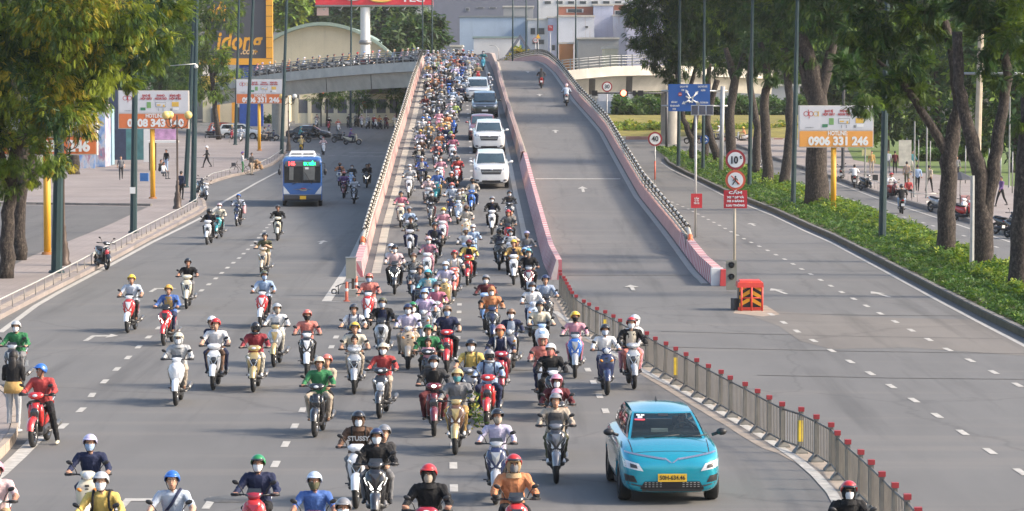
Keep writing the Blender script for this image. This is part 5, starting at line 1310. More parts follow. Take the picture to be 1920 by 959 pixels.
        for k, (u0, u1, v0, v1, m_) in enumerate(((.075, .13, .80, .86, WHITEP), (.145, .20, .80, .86, WHITEP), (.10, .17, .70, .79, WHITEP), (.06, .21, .615, .675, mat('red_sticker', (.75, .08, .10), .5, n=0)), (.045, .15, .685, .695, mat('blue_sticker', (.1, .2, .6), .5, n=0)))):
            MB().add(*patch(c, bl, u0, u1, v0, v1, .012, 3, 2)).build('windscreen_sticker', m_, o)
        MB().add(*patch(c, bl, .42, .58, .80, .925, .010, 3, 2)).build('camera_housing', BLACK, o)
        MB().tube([(s*math.cos(a)*.19+.36, yf0+.52+math.sin(a)*.06, belt+.06+math.sin(a)*.15) for s in (1,) for a in np.linspace(0, 6.28, 16)], .014, 6).build('steering_wheel', DARK, o)
        SEATM = mat('seat_fabric', (.10, .10, .10), .8, n=.1)
        for x in (-.36, .36): MB().loft([ring(x, .30-z*.0+(z-.6)*.25, z, .24, .09, 12, .6) for z in (.45, .7, 1.0, 1.12)]).box((x, .05, .5), (.48, .5, .16)).loft([ring(x, .46, z, .12, .05, 10, .7) for z in (1.12, 1.2, 1.28)]).build('front_seat', SEATM, o)
        MB().box((0, .35, belt+.035), (Wd*.70, L*.52, .05)).build('cabin_floor', BLACK, o); MB().box((0, yf0+.40, belt+.05), (Wd*.68, .42, .06)).build('dashboard', DARK, o); MB().box((-.1, yf0+.30, belt+.10), (.30, .10, .07)).build('dashboard_cloth', mat('pale_cloth', (.5, .5, .45), .8, n=.2), o)
        for s_ in (-1, 1):
            for yy in (-.75, .20, 1.05): dc('door_gap', [(yy, clear+.18), (yy+.012, clear+.18), (yy+.012, belt-.04), (yy, belt-.04)], BLACK, .003, 1, 8, axis='x', side=s_)
            for yy in (-.45, .5): dc('door_handle', [(yy, belt-.19), (yy+.2, belt-.19), (yy+.2, belt-.15), (yy, belt-.15)], CHROME, .02, 2, 1, axis='x', side=s_)
            dc('bonnet_gap', [(s_*.66, y0+.30), (s_*.675, y0+.30), (s_*.70, yf0-.05), (s_*.685, yf0-.05)], BLACK, .003, 1, 10, axis='z')
            dc('sill', [(-1.0, clear+.0), (.98, clear+.0), (.98, clear+.14), (-1.0, clear+.14)], DARK, .012, 8, 1, axis='x', side=s_)
        dc('bonnet_gap', [(-.62, y0+.27), (.62, y0+.27), (.62, y0+.282), (-.62, y0+.282)], BLACK, .003, 12, 1, axis='z')
    elif style in ('suv', 'sedan'):
        gq = {'wide': [(-.48, nose-.34), (.48, nose-.34), (.56, nose-.08), (-.56, nose-.08)], 'slim': [(-.60, nose-.10), (.60, nose-.10), (.62, nose-.02), (-.62, nose-.02)]}[grille]
        dc('grille', gq, DARK, .010, 8, 3); dc('grille_trim', [(gq[0][0], (gq[0][1]+gq[3][1])/2-.012), (gq[1][0], (gq[0][1]+gq[3][1])/2-.012), (gq[1][0], (gq[0][1]+gq[3][1])/2+.014), (gq[0][0], (gq[0][1]+gq[3][1])/2+.014)], CHROME, .018, 8, 1)
        MB().ell((0, y0+.02, nose-.11), (.085, .02, .04), 12, 6).build('badge', CHROME, o)
        for s_ in (-1, 1):
            dc('headlight', [(s_*.58, nose-.13), (s_*.86, nose-.10), (s_*.88, nose+.02), (s_*.60, nose-.01)], mat('car_lens', (.30, .32, .34), .1, n=0, coat=1), .012); dc('lamp_core', [(s_*.64, nose-.10), (s_*.74, nose-.09), (s_*.75, nose-.02), (s_*.66, nose-.03)], WHITEP, .018, 2, 1); dc('fog_lamp', [(s_*.62, .42), (s_*.80, .43), (s_*.80, .52), (s_*.64, .51)], DARK, .010)
        dc('lower_grille', [(-.50, .36), (.50, .36), (.46, .47), (-.46, .47)], BLACK, .008); dc('lower_bumper', [(-.78, clear+.02), (.78, clear+.02), (.82, clear+.11), (-.82, clear+.11)], DARK, .010, 8, 2)
        MB().box((0, y0-.012, .53), (.42, .02, .12)).build('licence_plate', PLATEW, o)
        for s_ in (-1, 1): dc('tail_light', [(s_*.60, belt-.30), (s_*.84, belt-.30), (s_*.84, belt-.12), (s_*.62, belt-.12)], TAILR, .01, 4, 2, side=1)
        for s_ in (-1, 1):
            for yy in (-.55, .42): dc('door_handle', [(yy, belt-.17), (yy+.2, belt-.17), (yy+.2, belt-.13), (yy, belt-.13)], CHROME, .02, 2, 1, axis='x', side=s_)
            for yy in (-.85, .08, 1.0): dc('door_gap', [(yy, clear+.15), (yy+.012, clear+.15), (yy+.012, belt-.03), (yy, belt-.03)], BLACK, .003, 1, 8, axis='x', side=s_)
    return tag(o, label, cat, group)
GLASST = bpy.data.materials.new('clear_glass'); GLASST.use_nodes = True; t = GLASST.node_tree; t.nodes['Principled BSDF'].inputs['Base Color'].default_value = (.02, .03, .035, 1); t.nodes['Principled BSDF'].inputs['Roughness'].default_value = .05
tp_ = t.nodes.new('ShaderNodeBsdfTransparent'); tp_.inputs[0].default_value = (.75, .85, .85, 1); ms = t.nodes.new('ShaderNodeMixShader'); ms.inputs[0].default_value = .50; t.links.new(t.nodes['Principled BSDF'].outputs[0], ms.inputs[1]); t.links.new(tp_.outputs[0], ms.inputs[2]); t.links.new(ms.outputs[0], t.nodes['Material Output'].inputs[0])
GLASSW = mat('windscreen_glass', (.035, .06, .072), .08, n=.3, ns=1.5, spec=.9, coat=.5)
def cpaint(n, c, r=.25, met=0.0): return mat('car_'+n, c, r, met, n=0, coat=1.0)
TEAL = cpaint('teal', (.010, .33, .44), .22, .4); CW = cpaint('white', (.72, .72, .71)); CDG = cpaint('dark', (.045, .055, .05), .25, .4); CRB = cpaint('redbrown', (.30, .10, .11), .3, .4); CBK = cpaint('black', (.02, .022, .032), .2, .2); CRED = cpaint('orange_red', (.60, .09, .04))
p = P(1245, 935); tc = car((p.x+.0, 56.35, 0), .045, TEAL, style='teal', L=4.30, Wd=1.79, H=1.50, belt=1.06, hood=1.09, nose=.86, ws0=1.08, ws1=.36, roofw=.49, gw=.79, wr=.335, wb=2.61, label='turquoise taxi hatchback with yellow plate beside the metal fence', cat='car')
person('sit', (tc.location.x+.37, 56.35+.12, .26), .045, 'white', 'navy', None, scale=.9, label='driver in white shirt behind the windscreen of the turquoise taxi')
def deck_car(px, py, yaw, paint, **kw):
    q = surf(px, py, 0, hd); L = kw.get('L', 4.7); y = q.y+L/2-.3; z = hd(y)+.01
    c = car((q.x+(L/2)*-.0176, y, z), yaw, paint, **kw); c.rotation_euler = (math.atan((hd(y+1)-hd(y-1))/2), 0, yaw); return c
GC = 'cars in the right lane of the flyover'
deck_car(921, 355, .02, CW, L=4.9, Wd=1.90, H=1.80, belt=1.24, hood=1.27, nose=1.12, clear=.28, wr=.39, wb=2.85, ws0=1.25, roofw=.58, label='white sport utility car with black grille, first in the flyover queue', group=GC)
deck_car(917, 289, .02, CW, L=4.9, Wd=1.92, H=1.80, belt=1.24, hood=1.28, nose=1.14, clear=.28, wr=.39, wb=2.9, ws0=1.25, roofw=.58, label='white sport utility car with wide grille behind the first white one', group=GC)
deck_car(905, 264, .02, CRB, L=4.4, Wd=1.75, H=1.48, belt=.98, hood=.96, nose=.80, clear=.18, wr=.31, wb=2.6, ws0=1.05, roofw=.62, style='sedan', grille='slim', label='reddish brown sedan half hidden between the queued sport utility cars', group=GC)
deck_car(909, 222, .02, CDG, L=4.6, Wd=1.83, H=1.66, belt=1.08, hood=1.06, nose=.90, clear=.22, wr=.35, wb=2.66, ws0=1.1, roofw=.62, grille='slim', label='dark green grey crossover car with bright trim on flyover', group=GC)
deck_car(896, 191, .02, CW, L=4.5, Wd=1.82, H=1.62, belt=1.05, hood=1.02, nose=.86, clear=.20, wr=.34, wb=2.6, ws0=1.1, roofw=.62, grille='slim', label='white crossover car farthest up the flyover', group=GC)
def side_car(px, py, paint, rz=R(90), **kw):
    q = P(px, py); return car((q.x, q.y+.9, hg(q.y)), rz, paint, **kw)
side_car(578, 262, CBK, L=4.75, Wd=1.84, H=1.46, belt=.96, hood=.93, nose=.76, clear=.16, wr=.33, wb=2.8, ws0=1.15, style='sedan', grille='slim', label='black sedan crossing the junction behind the blue bus', cat='car', group='cars crossing the junction')
side_car(450, 262, CW, L=4.6, Wd=1.82, H=1.66, belt=1.08, hood=1.05, nose=.88, clear=.2, wr=.34, wb=2.66, ws0=1.1, label='white crossover car crossing the junction at the left', cat='car', group='cars crossing the junction')
c_ = side_car(421, 259, CRED, L=4.2, Wd=1.78, H=1.60, belt=1.05, hood=1.0, nose=.84, clear=.2, wr=.34, wb=2.55, ws0=1.1, label='orange red taxi crossing the junction beside the white crossover', cat='car', group='cars crossing the junction')
c_.location.y += 2.6
# ---- bus ----
def bus(loc, rz):
    o = empty('bus', loc, rz); BLUE = cpaint('bus_blue', (.028, .11, .33), .3); L, w, H = 9.0, 1.15, 2.92; y0 = -L/2
    rows = [(y0, .94, .42, 2.66), (y0+.06, .985, .36, 2.76), (y0+.28, 1.0, .33, 2.86), (y0+1, 1.0, .33, 2.90), (L/2-.3, 1.0, .33, 2.90), (L/2, .96, .4, 2.8)]
    rings = []
    for y, k, zb, zt in rows:
        ww = w*k; half = [(ww*.95, zb), (ww, zb+.08), (ww, 1.5), (ww*.985, zt-.20), (ww*.93, zt-.06), (ww*.80, zt)]
        rings.append([Vector((x, y, z)) for x, z in half]+[Vector((-x, y, z)) for x, z in half[::-1]])
    b = MB().loft(rings, 0, True, False); me = b.mesh('body'); body = new_obj('body', me, [BLUE], o); bv = bvh_of(me)
    for p in me.polygons: p.use_smooth = False
    bm = body.modifiers.new('b', 'BEVEL'); bm.width = .05; bm.segments = 3; bm.limit_method = 'ANGLE'
    def dc(name, quad, m_, off=.012, n=8, mm=4, par=o, **kw): return MB().add(*decal(bv, quad, off, n, mm, **kw), 0, False).build(name, m_, par)
    ws = dc('windscreen', [(-1.04, 1.38), (1.04, 1.38), (1.06, 2.70), (-1.06, 2.70)], mat('bus_glass', (.008, .011, .014), .12, n=0, spec=.9), .014)
    dc('seats_seen_through_glass', [(.06, 1.55), (.70, 1.55), (.74, 2.32), (.06, 2.32)], mat('grey_curtain', (.15, .15, .14), .5, n=.2, ns=6), .018); dc('curtain', [(-.76, 1.55), (-.52, 1.55), (-.50, 2.30), (-.74, 2.30)], mat('grey_curtain', (.3, .3, .28), .5), .018)
    dc('centre_pillar', [(-.02, 1.38), (.02, 1.38), (.02, 2.70), (-.02, 2.70)], BLACK, .022, 1, 3)
    dc('display_panel', [(-.98, 2.33), (.98, 2.33), (.98, 2.62), (-.98, 2.62)], mat('panel_grey', (.10, .10, .10), .5, n=0), .022)
    text('146', .30, mat('led_red', (.4, .01, .01), .5, n=0, emit=(1, .05, .05), es=3.2), (-.62, y0-.04, 2.475), o, width=.36, bold=.012); text('BX. MIỀN', .24, mat('led_green', (.01, .4, .1), .5, n=0, emit=(.02, 1, .28), es=2.2), (.42, y0-.04, 2.47), o, width=.66, bold=.010)
    dc('notice', [(.16, 2.16), (.36, 2.16), (.36, 2.28), (.16, 2.28)], WHITEP, .026, 1, 1)
    for x0, x1, z1 in ((.55, .12, 2.0), (-.6, -.25, 1.42)): MB().tube([(x0, y0-.045, 1.30), (x1, y0-.05, z1)], .018, 6).build('wiper', BLACK, o)
    for s in (-1, 1):
        dc('headlight', [(s*.72, .74), (s*1.08, .74), (s*1.10, 1.22), (s*.90, .98)], LENS, .016)
        mm = MB().tube([(s*1.05, y0+.1, 2.55), (s*1.28, y0-.25, 2.5), (s*1.30, y0-.28, 2.25)], .022, 6).ell((s*1.31, y0-.28, 2.02), (.10, .07, .19), 12, 8).tube([(s*1.12, y0, 1.72), (s*1.25, y0-.15, 1.72)], .016, 5); mm.build('side_mirror', BLACK, o)
    dc('bumper', [(-1.06, .36), (1.06, .36), (1.08, .68), (-1.08, .68)], DARK, .03, 8, 3); dc('silver_line', [(-1.05, .69), (1.05, .69), (1.05, .71), (-1.05, .71)], GREYM, .034, 8, 1)
    MB().box((.03, y0-.045, .53), (.36, .02, .19)).build('licence_plate', PLATEY, o)
    b = MB().add([(-.62, y0-.03, 1.02), (-.16, y0-.03, .99), (-.10, y0-.03, .92), (.22, y0-.03, .92), (.28, y0-.03, .99), (.70, y0-.03, 1.03), (.22, y0-.04, 1.04), (-.12, y0-.04, 1.04)], [(0, 1, 7), (1, 2, 3, 4, 6, 7), (4, 5, 6)]); b.build('wing_emblem', CHROME, o)
    MB().ell((.05, y0-.045, 1.05), (.16, .02, .035), 12, 6).build('emblem_centre', REDP, o)
    ac = MB().loft([[Vector((x*k, y, z)) for x, y, z in ((-.82, -3.3, 2.86), (.82, -3.3, 2.86), (.82, .2, 2.86), (-.82, .2, 2.86))] if q == 0 else [Vector((x, y, 3.13)) for x, y in ((-.68, -3.05), (.68, -3.05), (.68, .1), (-.68, .1))] for q, k in ((0, 1), (1, 1))], 0, True, False).build('air_conditioner', mat('ac_white', (.66, .67, .66), .5, n=.1), o)
    for k in range(26):
        x = -.62+k*.05
        if abs(x) < .04: continue
        MB().box((x, -3.20, 3.0), (.028, .02, .15)).build('vent_slot', BLACK, ac)
    for s in (-1, 1):
        for k in range(6): dc('side_window', [(y0+1.3+k*1.2, 1.45), (y0+2.35+k*1.2, 1.45), (y0+2.35+k*1.2, 2.45), (y0+1.3+k*1.2, 2.45)], GLASSD, .01, 1, 1, axis='x', side=s)
    tm = MB().lathe((0, 0, 0), [(.1, .02), (.25, -.04), (.28, -.12), (.42, -.13), (.46, -.08), (.46, .10)], 22).mesh('wheel'); tm.materials.append(RUBBER)
    for y in (-2.9, 2.1):
        for s in (-1, 1): q = new_obj('wheel', tm, [], o); q.location = (s*1.02, y, .46); q.rotation_euler = (0, -R(90)*s, 0)
    return tag(o, 'blue city bus with red and green route display on its front', 'bus')
p = P(568, 388); bus((p.x-.3, p.y+4.4, 0), .062)
# ---- extra motorbikes: crossing the junction, parked, seen from behind ----
G2 = 'motorbikes at the junction and kerbs'
def extra(px, py, rz, kind, c1, c2, who=None, fn=hg, det=0, lab='', plab='', pose='ride', h=0, kick=0, **kw):
    q = surf(px, py, h, fn); l = (q.x, q.y, q.z-0); o = bike(kind, l, rz, c1, c2, False, det, lab, G2); 
    if fn is hd: o.rotation_euler = (-math.atan(.06)*math.cos(rz), 0, rz) if abs(rz) > 2 else (math.atan(.06), 0, rz)
    if kick: o.rotation_euler = (0, .1, rz); child('kickstand', KIT['stand'], o, BLACK)
    if who: person(pose, l, rz, *who, detail=det > 0, label=plab, group='riders at the junction and kerbs', **kw)
    return o
ED = R(90)  # front to +x: rotate so that -y goes to +x
extra(660, 272, ED, 'tall', 'cream', 'gold', ('purple', 'navy', 'purple', None), lab='cream scooter crossing the junction to the right', plab='rider in purple top on the cream scooter crossing the junction')
extra(638, 268, ED, 'under', 'black', 'black', ('grey', 'charcoal', 'silver', 'white'), lab='black motorbike beside the cream scooter crossing the junction', plab='rider in grey top on black motorbike beside the cream scooter')
extra(566, 268, ED, 'under', 'charcoal', 'black', ('teal', 'navy', 'teal', None), lab='charcoal motorbike in front of the black sedan', plab='rider in teal top in front of the black sedan')
extra(590, 262, ED, 'under', 'black', 'grey', ('black', 'black', 'black', None), lab='black motorbike in front of the bonnet of the black sedan', plab='rider all in black before the black sedan')
extra(498, 268, ED, 'under', 'black', 'black', ('grey', 'beige', 'black', None), lab='black motorbike left of the yellow billboard post', plab='rider in grey top by the yellow billboard post'); extra(506, 264, ED, 'under', 'navy', 'black', ('silver', 'navy', 'purple', 'white'), lab='navy motorbike beside the yellow billboard post', plab='rider in silver top and purple helmet near the billboard post')
extra(400, 262, ED, 'under', 'black', 'grey', ('pale_blue', 'navy', 'grey', None), lab='black motorbike in front of the orange red taxi', plab='rider in pale blue top beside the orange red taxi')
extra(435, 264, 0, 'tall', 'crimson', 'black', ('black', 'beige', 'yellow', None), lab='crimson scooter between the two lamp poles', plab='rider in black top and yellow helmet by the lamp poles')
extra(452, 268, 0, 'tall', 'silver', 'grey', ('pale_blue', 'grey', 'grey', 'white'), lab='silver scooter half hidden by a lamp pole', plab='rider in pale blue top half hidden by a lamp pole')
for k, (x, y, c, tp, hl) in enumerate([(594, 240, 'silver', 'maroon', 'black'), (606, 291, 'white', 'pale_pink', 'coral'), (617, 246, 'crimson', 'black', 'black'), (634, 250, 'white', 'coral', 'beige'), (655, 240, 'charcoal', 'charcoal', 'navy'), (668, 238, 'black', 'grey', 'black'), (678, 240, 'white', 'pale_pink', 'white'), (690, 242, 'silver', 'silver', 'silver'), (702, 242, 'white', 'red', 'white'), (712, 243, 'black', 'orange', 'black'), (724, 242, 'maroon', 'maroon', 'grey'), (740, 243, 'cream', 'white', 'pink'), (520, 240, 'cream', 'coral', 'silver'), (538, 246, 'white', 'lavender', 'sky'), (565, 288, 'yellow', 'yellow', 'gold')]):
    nb = ['near the wall pillar', 'just behind the blue bus', 'beside the yellow wall', 'under the small tree', 'below the no entry sign', 'in the middle of the waiting row', 'before the fence', 'at the stop', 'waiting in line', 'waiting by the fence', 'near the flyover rail', 'closest to the flyover', 'left of the lamp post', 'by the black sedan roof', 'above the bus roof'][k]
    extra(x, y, random.uniform(-.5, .5) if k != 14 else R(180), 'tall' if k % 2 else 'under', c, 'black', (tp, random.choice(['navy', 'black', 'grey']), hl, 'white' if k % 3 else None), lab='%s motorbike with %s rider %s' % (cw(c), cw(tp), nb), plab='rider in %s top and %s helmet %s' % (cw(tp), cw(hl), nb))
# bikes seen from behind
extra(1015, 167, R(180), 'tall', 'red', 'black', ('charcoal', 'black', None, None), fn=hd, det=1, hair='long', lab='red scooter going up the empty right ramp', plab='long haired rider in charcoal top riding up the right ramp')
extra(1062, 200, R(180), 'tall', 'silver', 'black', ('pale_blue', 'black', 'pale_pink', None), fn=hd, det=1, lab='silver scooter going up close to the right parapet', plab='rider in pale blue top and pale pink helmet riding uphill')
extra(1690, 401, R(178), 'sport', 'black', 'charcoal', ('black', 'sky', 'black', None), det=1, lab='black scooter seen from behind on the right road', plab='rider in black top seen from behind on the right road')
extra(1424, 322, 0, 'sport', 'black', 'black', ('charcoal', 'black', 'grey', None), det=0, lab='black motorbike with glowing indicator between the median trunks', plab='rider in charcoal top seen between the median tree trunks')
extra(1258, 267, -ED, 'tall', 'silver', 'white', ('white', 'black', 'white', None), lab='silver scooter crossing in front of the roundabout', plab='rider in white top and white helmet crossing at the roundabout')
extra(1300, 270, -ED, 'under', 'black', 'black', None, lab='black motorbike crossing behind the dark green pole')
extra(1392, 268, -ED, 'tall', 'white', 'grey', ('orange', 'beige', 'yellow', None), lab='white scooter crossing behind the tree trunks', plab='rider in orange top crossing behind the tree trunks')
extra(1346, 266, -ED, 'under', 'grey', 'grey', ('white', 'grey', 'white', None), lab='grey motorbike crossing behind the grey gantry pole', plab='rider in white top crossing behind the gantry pole')
for k, (x, y, rz, kind, c, who, l, pl) in enumerate([(1580, 340, R(170), 'tall', 'charcoal', None, 'charcoal scooter parked at the kerb, leftmost of the right row', ''), (1602, 353, R(175), 'tall', 'black', ('white', 'black', None, None), 'black scooter stopped at the right kerb with rider', 'bareheaded rider in white top stopped at the right kerb'), (1621, 358, R(20), 'under', 'charcoal', None, 'charcoal motorbike leaning by the right kerb rail', ''), (1672, 374, R(25), 'sport', 'maroon', ('white', 'red', 'red', None), 'maroon scooter just behind the dark green pole', 'rider in white top and red helmet by the green pole'), (1757, 398, R(30), 'under', 'silver', None, 'silver motorbike mostly hidden by the big tree trunk', ''), (1806, 415, R(40), 'sport', 'red', None, 'red and white motorbike parked between the two big trunks', ''), (1795, 410, R(35), 'tall', 'white', None, 'white scooter behind the red one between the trunks', ''), (1884, 440, R(40), 'sport', 'black', None, 'black motorbike with white lamp parked near the right edge', ''), (1906, 448, R(35), 'tall', 'charcoal', None, 'charcoal scooter parked beside the black motorbike at right edge', ''), (1918, 442, R(30), 'under', 'navy', None, 'navy motorbike at the very right edge behind the trunk', '')]):
    extra(x, y, rz, kind, c, 'white' if c == 'red' else 'black', who, det=1, lab=l, plab=pl, kick=not who)
extra(190, 505, R(25), 'under', 'black', 'crimson', None, det=1, kick=1, lab='dark motorbike parked alone against the left rail')
extra(381, 376, R(18), 'tall', 'silver', 'black', None, det=1, kick=1, lab='silver scooter parked behind the left rail bend'); extra(374, 366, R(18), 'sport', 'black', 'black', None, det=1, kick=1, lab='black scooter parked behind the silver one by the green pole')
# motorbikes on the side branch
for k in range(24):
    t = .4+k*.235; i = int(t); q = lbe[i].lerp(lbe[min(i+1, len(lbe)-1)], t-i); tp = tops[(k*7) % 20]; hl = hels[(k*5) % 16]; c = bks[k % 10]
    l = (q.x, q.y+1.6+(k % 2)*1.6, q.z-.05); lab = '%s motorbike with %s rider behind the left branch railing' % (cw(c), cw(tp)); o = bike(['under', 'tall'][k % 2], l, ED, c, 'black', False, 0, uniq(lab, ['near %s helmet' % cw(hl)]), 'motorbikes on the left flyover branch')
    person('ride', l, ED, tp, 'navy', hl, None, detail=False, label=uniq('rider in %s top and %s helmet on the left flyover branch' % (cw(tp), cw(hl)), ['far end']), group='riders on the left flyover branch')
# ======================= STREET FURNITURE =======================
def wchild(o, par): return chain(o, par)
# ---- median fence: post by post ----
tops_px = [(1050, 507), (1052, 513), (1057, 519), (1061, 524), (1064, 530), (1067, 536), (1070, 541), (1074, 547), (1080, 554), (1093, 563), (1104, 569), (1118, 577), (1134, 583), (1149, 591), (1164, 599), (1180, 607), (1197, 615), (1213, 623), (1230, 633), (1247, 642), (1267, 652), (1286, 662), (1307, 673), (1328, 684), (1350, 695), (1371, 706), (1396, 718), (1419, 731), (1442, 743), (1467, 755), (1500, 765), (1530, 779), (1558, 794), (1571, 809), (1588, 826), (1611, 845), (1632, 864), (1655, 886), (1676, 907), (1701, 928), (1723, 953), (1745, 978), (1768, 1004)]
FH = .90
fp = []
for x, y in tops_px:
    yb = 147+(y-147)*CH/(CH-FH); fp.append(P(x, yb))
fence = tag(empty('metal_fence', (fp[20].x, fp[20].y, 0)), 'curving grey metal fence with red post caps dividing the road below the flyover', 'fence')
pm = MB().loft([[(x*k, y*k, z) for x, y in ((-.04, -.04), (.04, -.04), (.04, .04), (-.04, .04))] for z, k in ((.02, 1), (FH-.06, 1))], smooth=False).loft([[(x*k, y*k, z) for x, y in ((-.06, -.06), (.06, -.06), (.06, .06), (-.06, .06))] for z, k in ((0, 2.2), (.04, 2.1), (.16, .75))], smooth=False)
PM = pm.mesh('post'); PM.materials.append(mat('fence_post_grey', (.15, .145, .13), .55, .2, n=.25, ns=6)); CAPM = MB().box((0, 0, FH-.02), (.115, .115, .085)).mesh('cap'); CAPM.materials.append(REDP)
yl = MB().box((0, 0, .45), (.095, .095, .42)).mesh('yellow_sleeve'); yl.materials.append(mat('worn_yellow', (.62, .44, .03), .6, n=.25, ns=8))
RAILG = mat('fence_bar', (.155, .14, .12), .6, .2, n=.2, ns=5)
for i, p in enumerate(fp):
    d = (fp[min(i+1, len(fp)-1)]-fp[max(i-1, 0)]); a = math.atan2(d.y, d.x)
    o = new_obj('post', PM, []); o.location = (p.x, p.y, 0); o.rotation_euler = (random.uniform(-.03, .03), random.uniform(-.03, .03), a); wchild(o, fence)
    c = new_obj('cap', CAPM, [], o); c.rotation_euler = (0, 0, -a)
    if i in (12, 20, 30): new_obj('yellow_sleeve', yl, [], o)
    if i < len(fp)-1:
        q = fp[i+1]; L = (q-p).length; b = MB(); dirv = (q-p).normalized()
        for z in (FH-.12, .14): b.tube([p+dirv*.04+Vector((0, 0, z)), q-dirv*.04+Vector((0, 0, z))], .022, 5)
        n = max(3, int(L/.14))
        wchild(b.build('rail', RAILG), fence)
        for k in range(1, n):
            if p.y > 84 and k % 2: continue
            w_ = MB(); c_ = p+dirv*L*k/n; w_.tube([c_+Vector((0, 0, .14)), c_+Vector((0, 0, FH-.12))], .0085 if p.y < 84 else .010, 4, cap=False)
            wchild(w_.build('bar', RAILG), fence)
wear = sheet('fence_strip', [(p.x-.42, p.y-.1) for p in fp]+[(p.x+.25, p.y) for p in fp[::-1]], .006, mat('worn_ground', (.30, .25, .20), .9, n=.35, ns=1.5), parent=road)
# ---- low white rail on the left pavement edge ----
lr = tag(empty('pavement_rail', P(200, 480)), 'low pale metal rail bordering the left pavement', 'railing')
def low_rail(px, root, h=.42, step=2.2, mt=None, base=.15, off=0.0):
    pts = [P(x, y, base) for x, y in px]; mt = mt or mat('pale_rail', (.55, .53, .48), .45, .3, n=.15)
    wchild(MB().tube([p+Vector((0, 0, h)) for p in pts], .024, 6).build('rail', mt), root)
    me = MB().tube([(0, 0, -.02), (0, 0, h)], .018, 6).mesh('post'); me.materials.append(mat('rail_post', (.25, .23, .21), .6, n=.2))
    for a, b in zip(pts, pts[1:]):
        n = max(1, int((b-a).length/step))
        for k in range(n): q = a.lerp(b, k/n); o = new_obj('post', me, []); o.location = q; wchild(o, root)
low_rail([(-60, 622), (0, 587), (67, 553), (145, 512), (207, 477), (283, 435), (340, 405), (368, 388), (372, 378)], lr)
r2 = tag(empty('pavement_rail', P(420, 330)), 'low pale metal rail curving along the pavement near the bicycle vendor', 'railing')
low_rail([(384, 345), (400, 336), (438, 326)], r2); low_rail([(478, 318), (506, 306), (528, 290)], r2)
r3 = tag(empty('pavement_rail', P(430, 300)), 'long low grey rail standing across the middle of the left pavement', 'railing')
low_rail([(330, 311), (400, 313), (445, 313), (505, 315)], r3, .7, 3, GREYM); 
r4 = tag(empty('pavement_rail', P(520, 310)), 'grey rail along the far edge of the left pavement', 'railing')
low_rail([(383, 268), (430, 268), (470, 272)], r4, .7, 2.5, GREYM)
r5 = tag(empty('pavement_rail', P(1700, 380)), 'low metal rail along the right pavement kerb', 'railing'); low_rail([(1590, 338), (1640, 354), (1680, 368), (1720, 380), (1760, 380)], r5, .5, 2, base=.2)
# ---- poles ----
def pole(name, px, py, h, r0, r1, m, label, lean=0.0, cat='pole', group=None, base=.15, arm=None, boxh=None, fn=None):
    p = P(px, py, base); o = empty(name, p)
    if m is GREENP: r0 *= .70; r1 *= .70
    b = MB().tube([(0, 0, 0), (lean*.5, 0, h*.5), (lean, 0, h)], [r0, (r0+r1)/2, r1], 8, smooth=False); b.build('shaft', m, o)
    MB().lathe((0, 0, 0), [(0, .10), (r0*1.25, .10), (r0*1.45, .04), (r0*1.45, 0)], 8, smooth=False).build('base', m, o)
    if arm: MB().tube([(lean, 0, h-.1), (lean+arm*.5, 0, h+.5), (lean+arm, 0, h+.6)], .05, 6).build('arm', m, o); MB().ell((lean+arm, 0, h+.55), (.4, .16, .08), 10, 6).build('lamp_head', GREYM, o)
    if boxh: MB().box((0, -r0-.005, boxh), (r0*1.5, .02, .3)).build('sticker', WHITEP, o)
    return tag(o, label, cat, group)
GPG = 'tall dark green lamp posts'
pole('lamp_post', 106, 512, 13, .30, .17, GREENP, 'dark green lamp post nearest on left, half under the big tree', .35, 'lamp post', GPG, boxh=None, arm=1.5)
pole('lamp_post', 250, 437, 14, .24, .14, GREENP, 'dark green lamp post with pale sticker in front of the orange billboard', .25, 'lamp post', GPG, arm=1.5, boxh=2.0)
pole('lamp_post', 348, 352, 16, .24, .13, GREENP, 'leaning dark green lamp post behind the globe lamp', .9, 'lamp post', GPG, arm=1.5)
pole('lamp_post', 362, 379, 15, .25, .14, GREENP, 'dark green lamp post at the rail bend beside parked scooters', .35, 'lamp post', GPG, arm=1.5)
pole('lamp_post', 462, 300, 17, .26, .14, GREENP, 'dark green lamp post beside the bicycle vendor', .8, 'lamp post', GPG, arm=1.5)
pole('lamp_post', 441, 272, 17, .22, .13, GREENP, 'dark green lamp post left of the smaller orange billboard', .55, 'lamp post', GPG, arm=1.5)
pole('lamp_post', 528, 289, 17, .25, .14, GREENP, 'dark green lamp post between billboard and blue bus', .65, 'lamp post', GPG, arm=1.5)
pole('lamp_post', 657, 240, 19, .20, .12, GREENP, 'thin dark green lamp post by the small tree and no entry sign', .2, 'lamp post', GPG, arm=-1.5)
pole('lamp_post', 1272, 312, 14, .22, .14, GREENP, 'dark green lamp post below the blue direction board', .1, 'lamp post', GPG, arm=-1.5, base=.2)
pole('lamp_post', 1318, 320, 15, .20, .12, GREENP, 'thin dark green lamp post beside the solar panel pole', .1, 'lamp post', GPG, arm=-1.5, base=.2)
pole('lamp_post', 1405, 353, 15, .21, .13, GREENP, 'dark green lamp post among the median trunks', .2, 'lamp post', GPG, arm=-1.5, base=.2)
pole('lamp_post', 1487, 390, 15, .21, .13, GREENP, 'dark green lamp post just left of the right billboard', .25, 'lamp post', GPG, arm=-1.5, base=.2)
pole('lamp_post', 1654, 450, 14, .25, .14, GREENP, 'dark green lamp post in the hedge right of the billboard', .2, 'lamp post', GPG, arm=-1.5, base=.2)
pole('post', 1822, 512, 3.6, .09, .08, STEEL, 'short thin grey post touching the forked trunk', 0, base=.2)
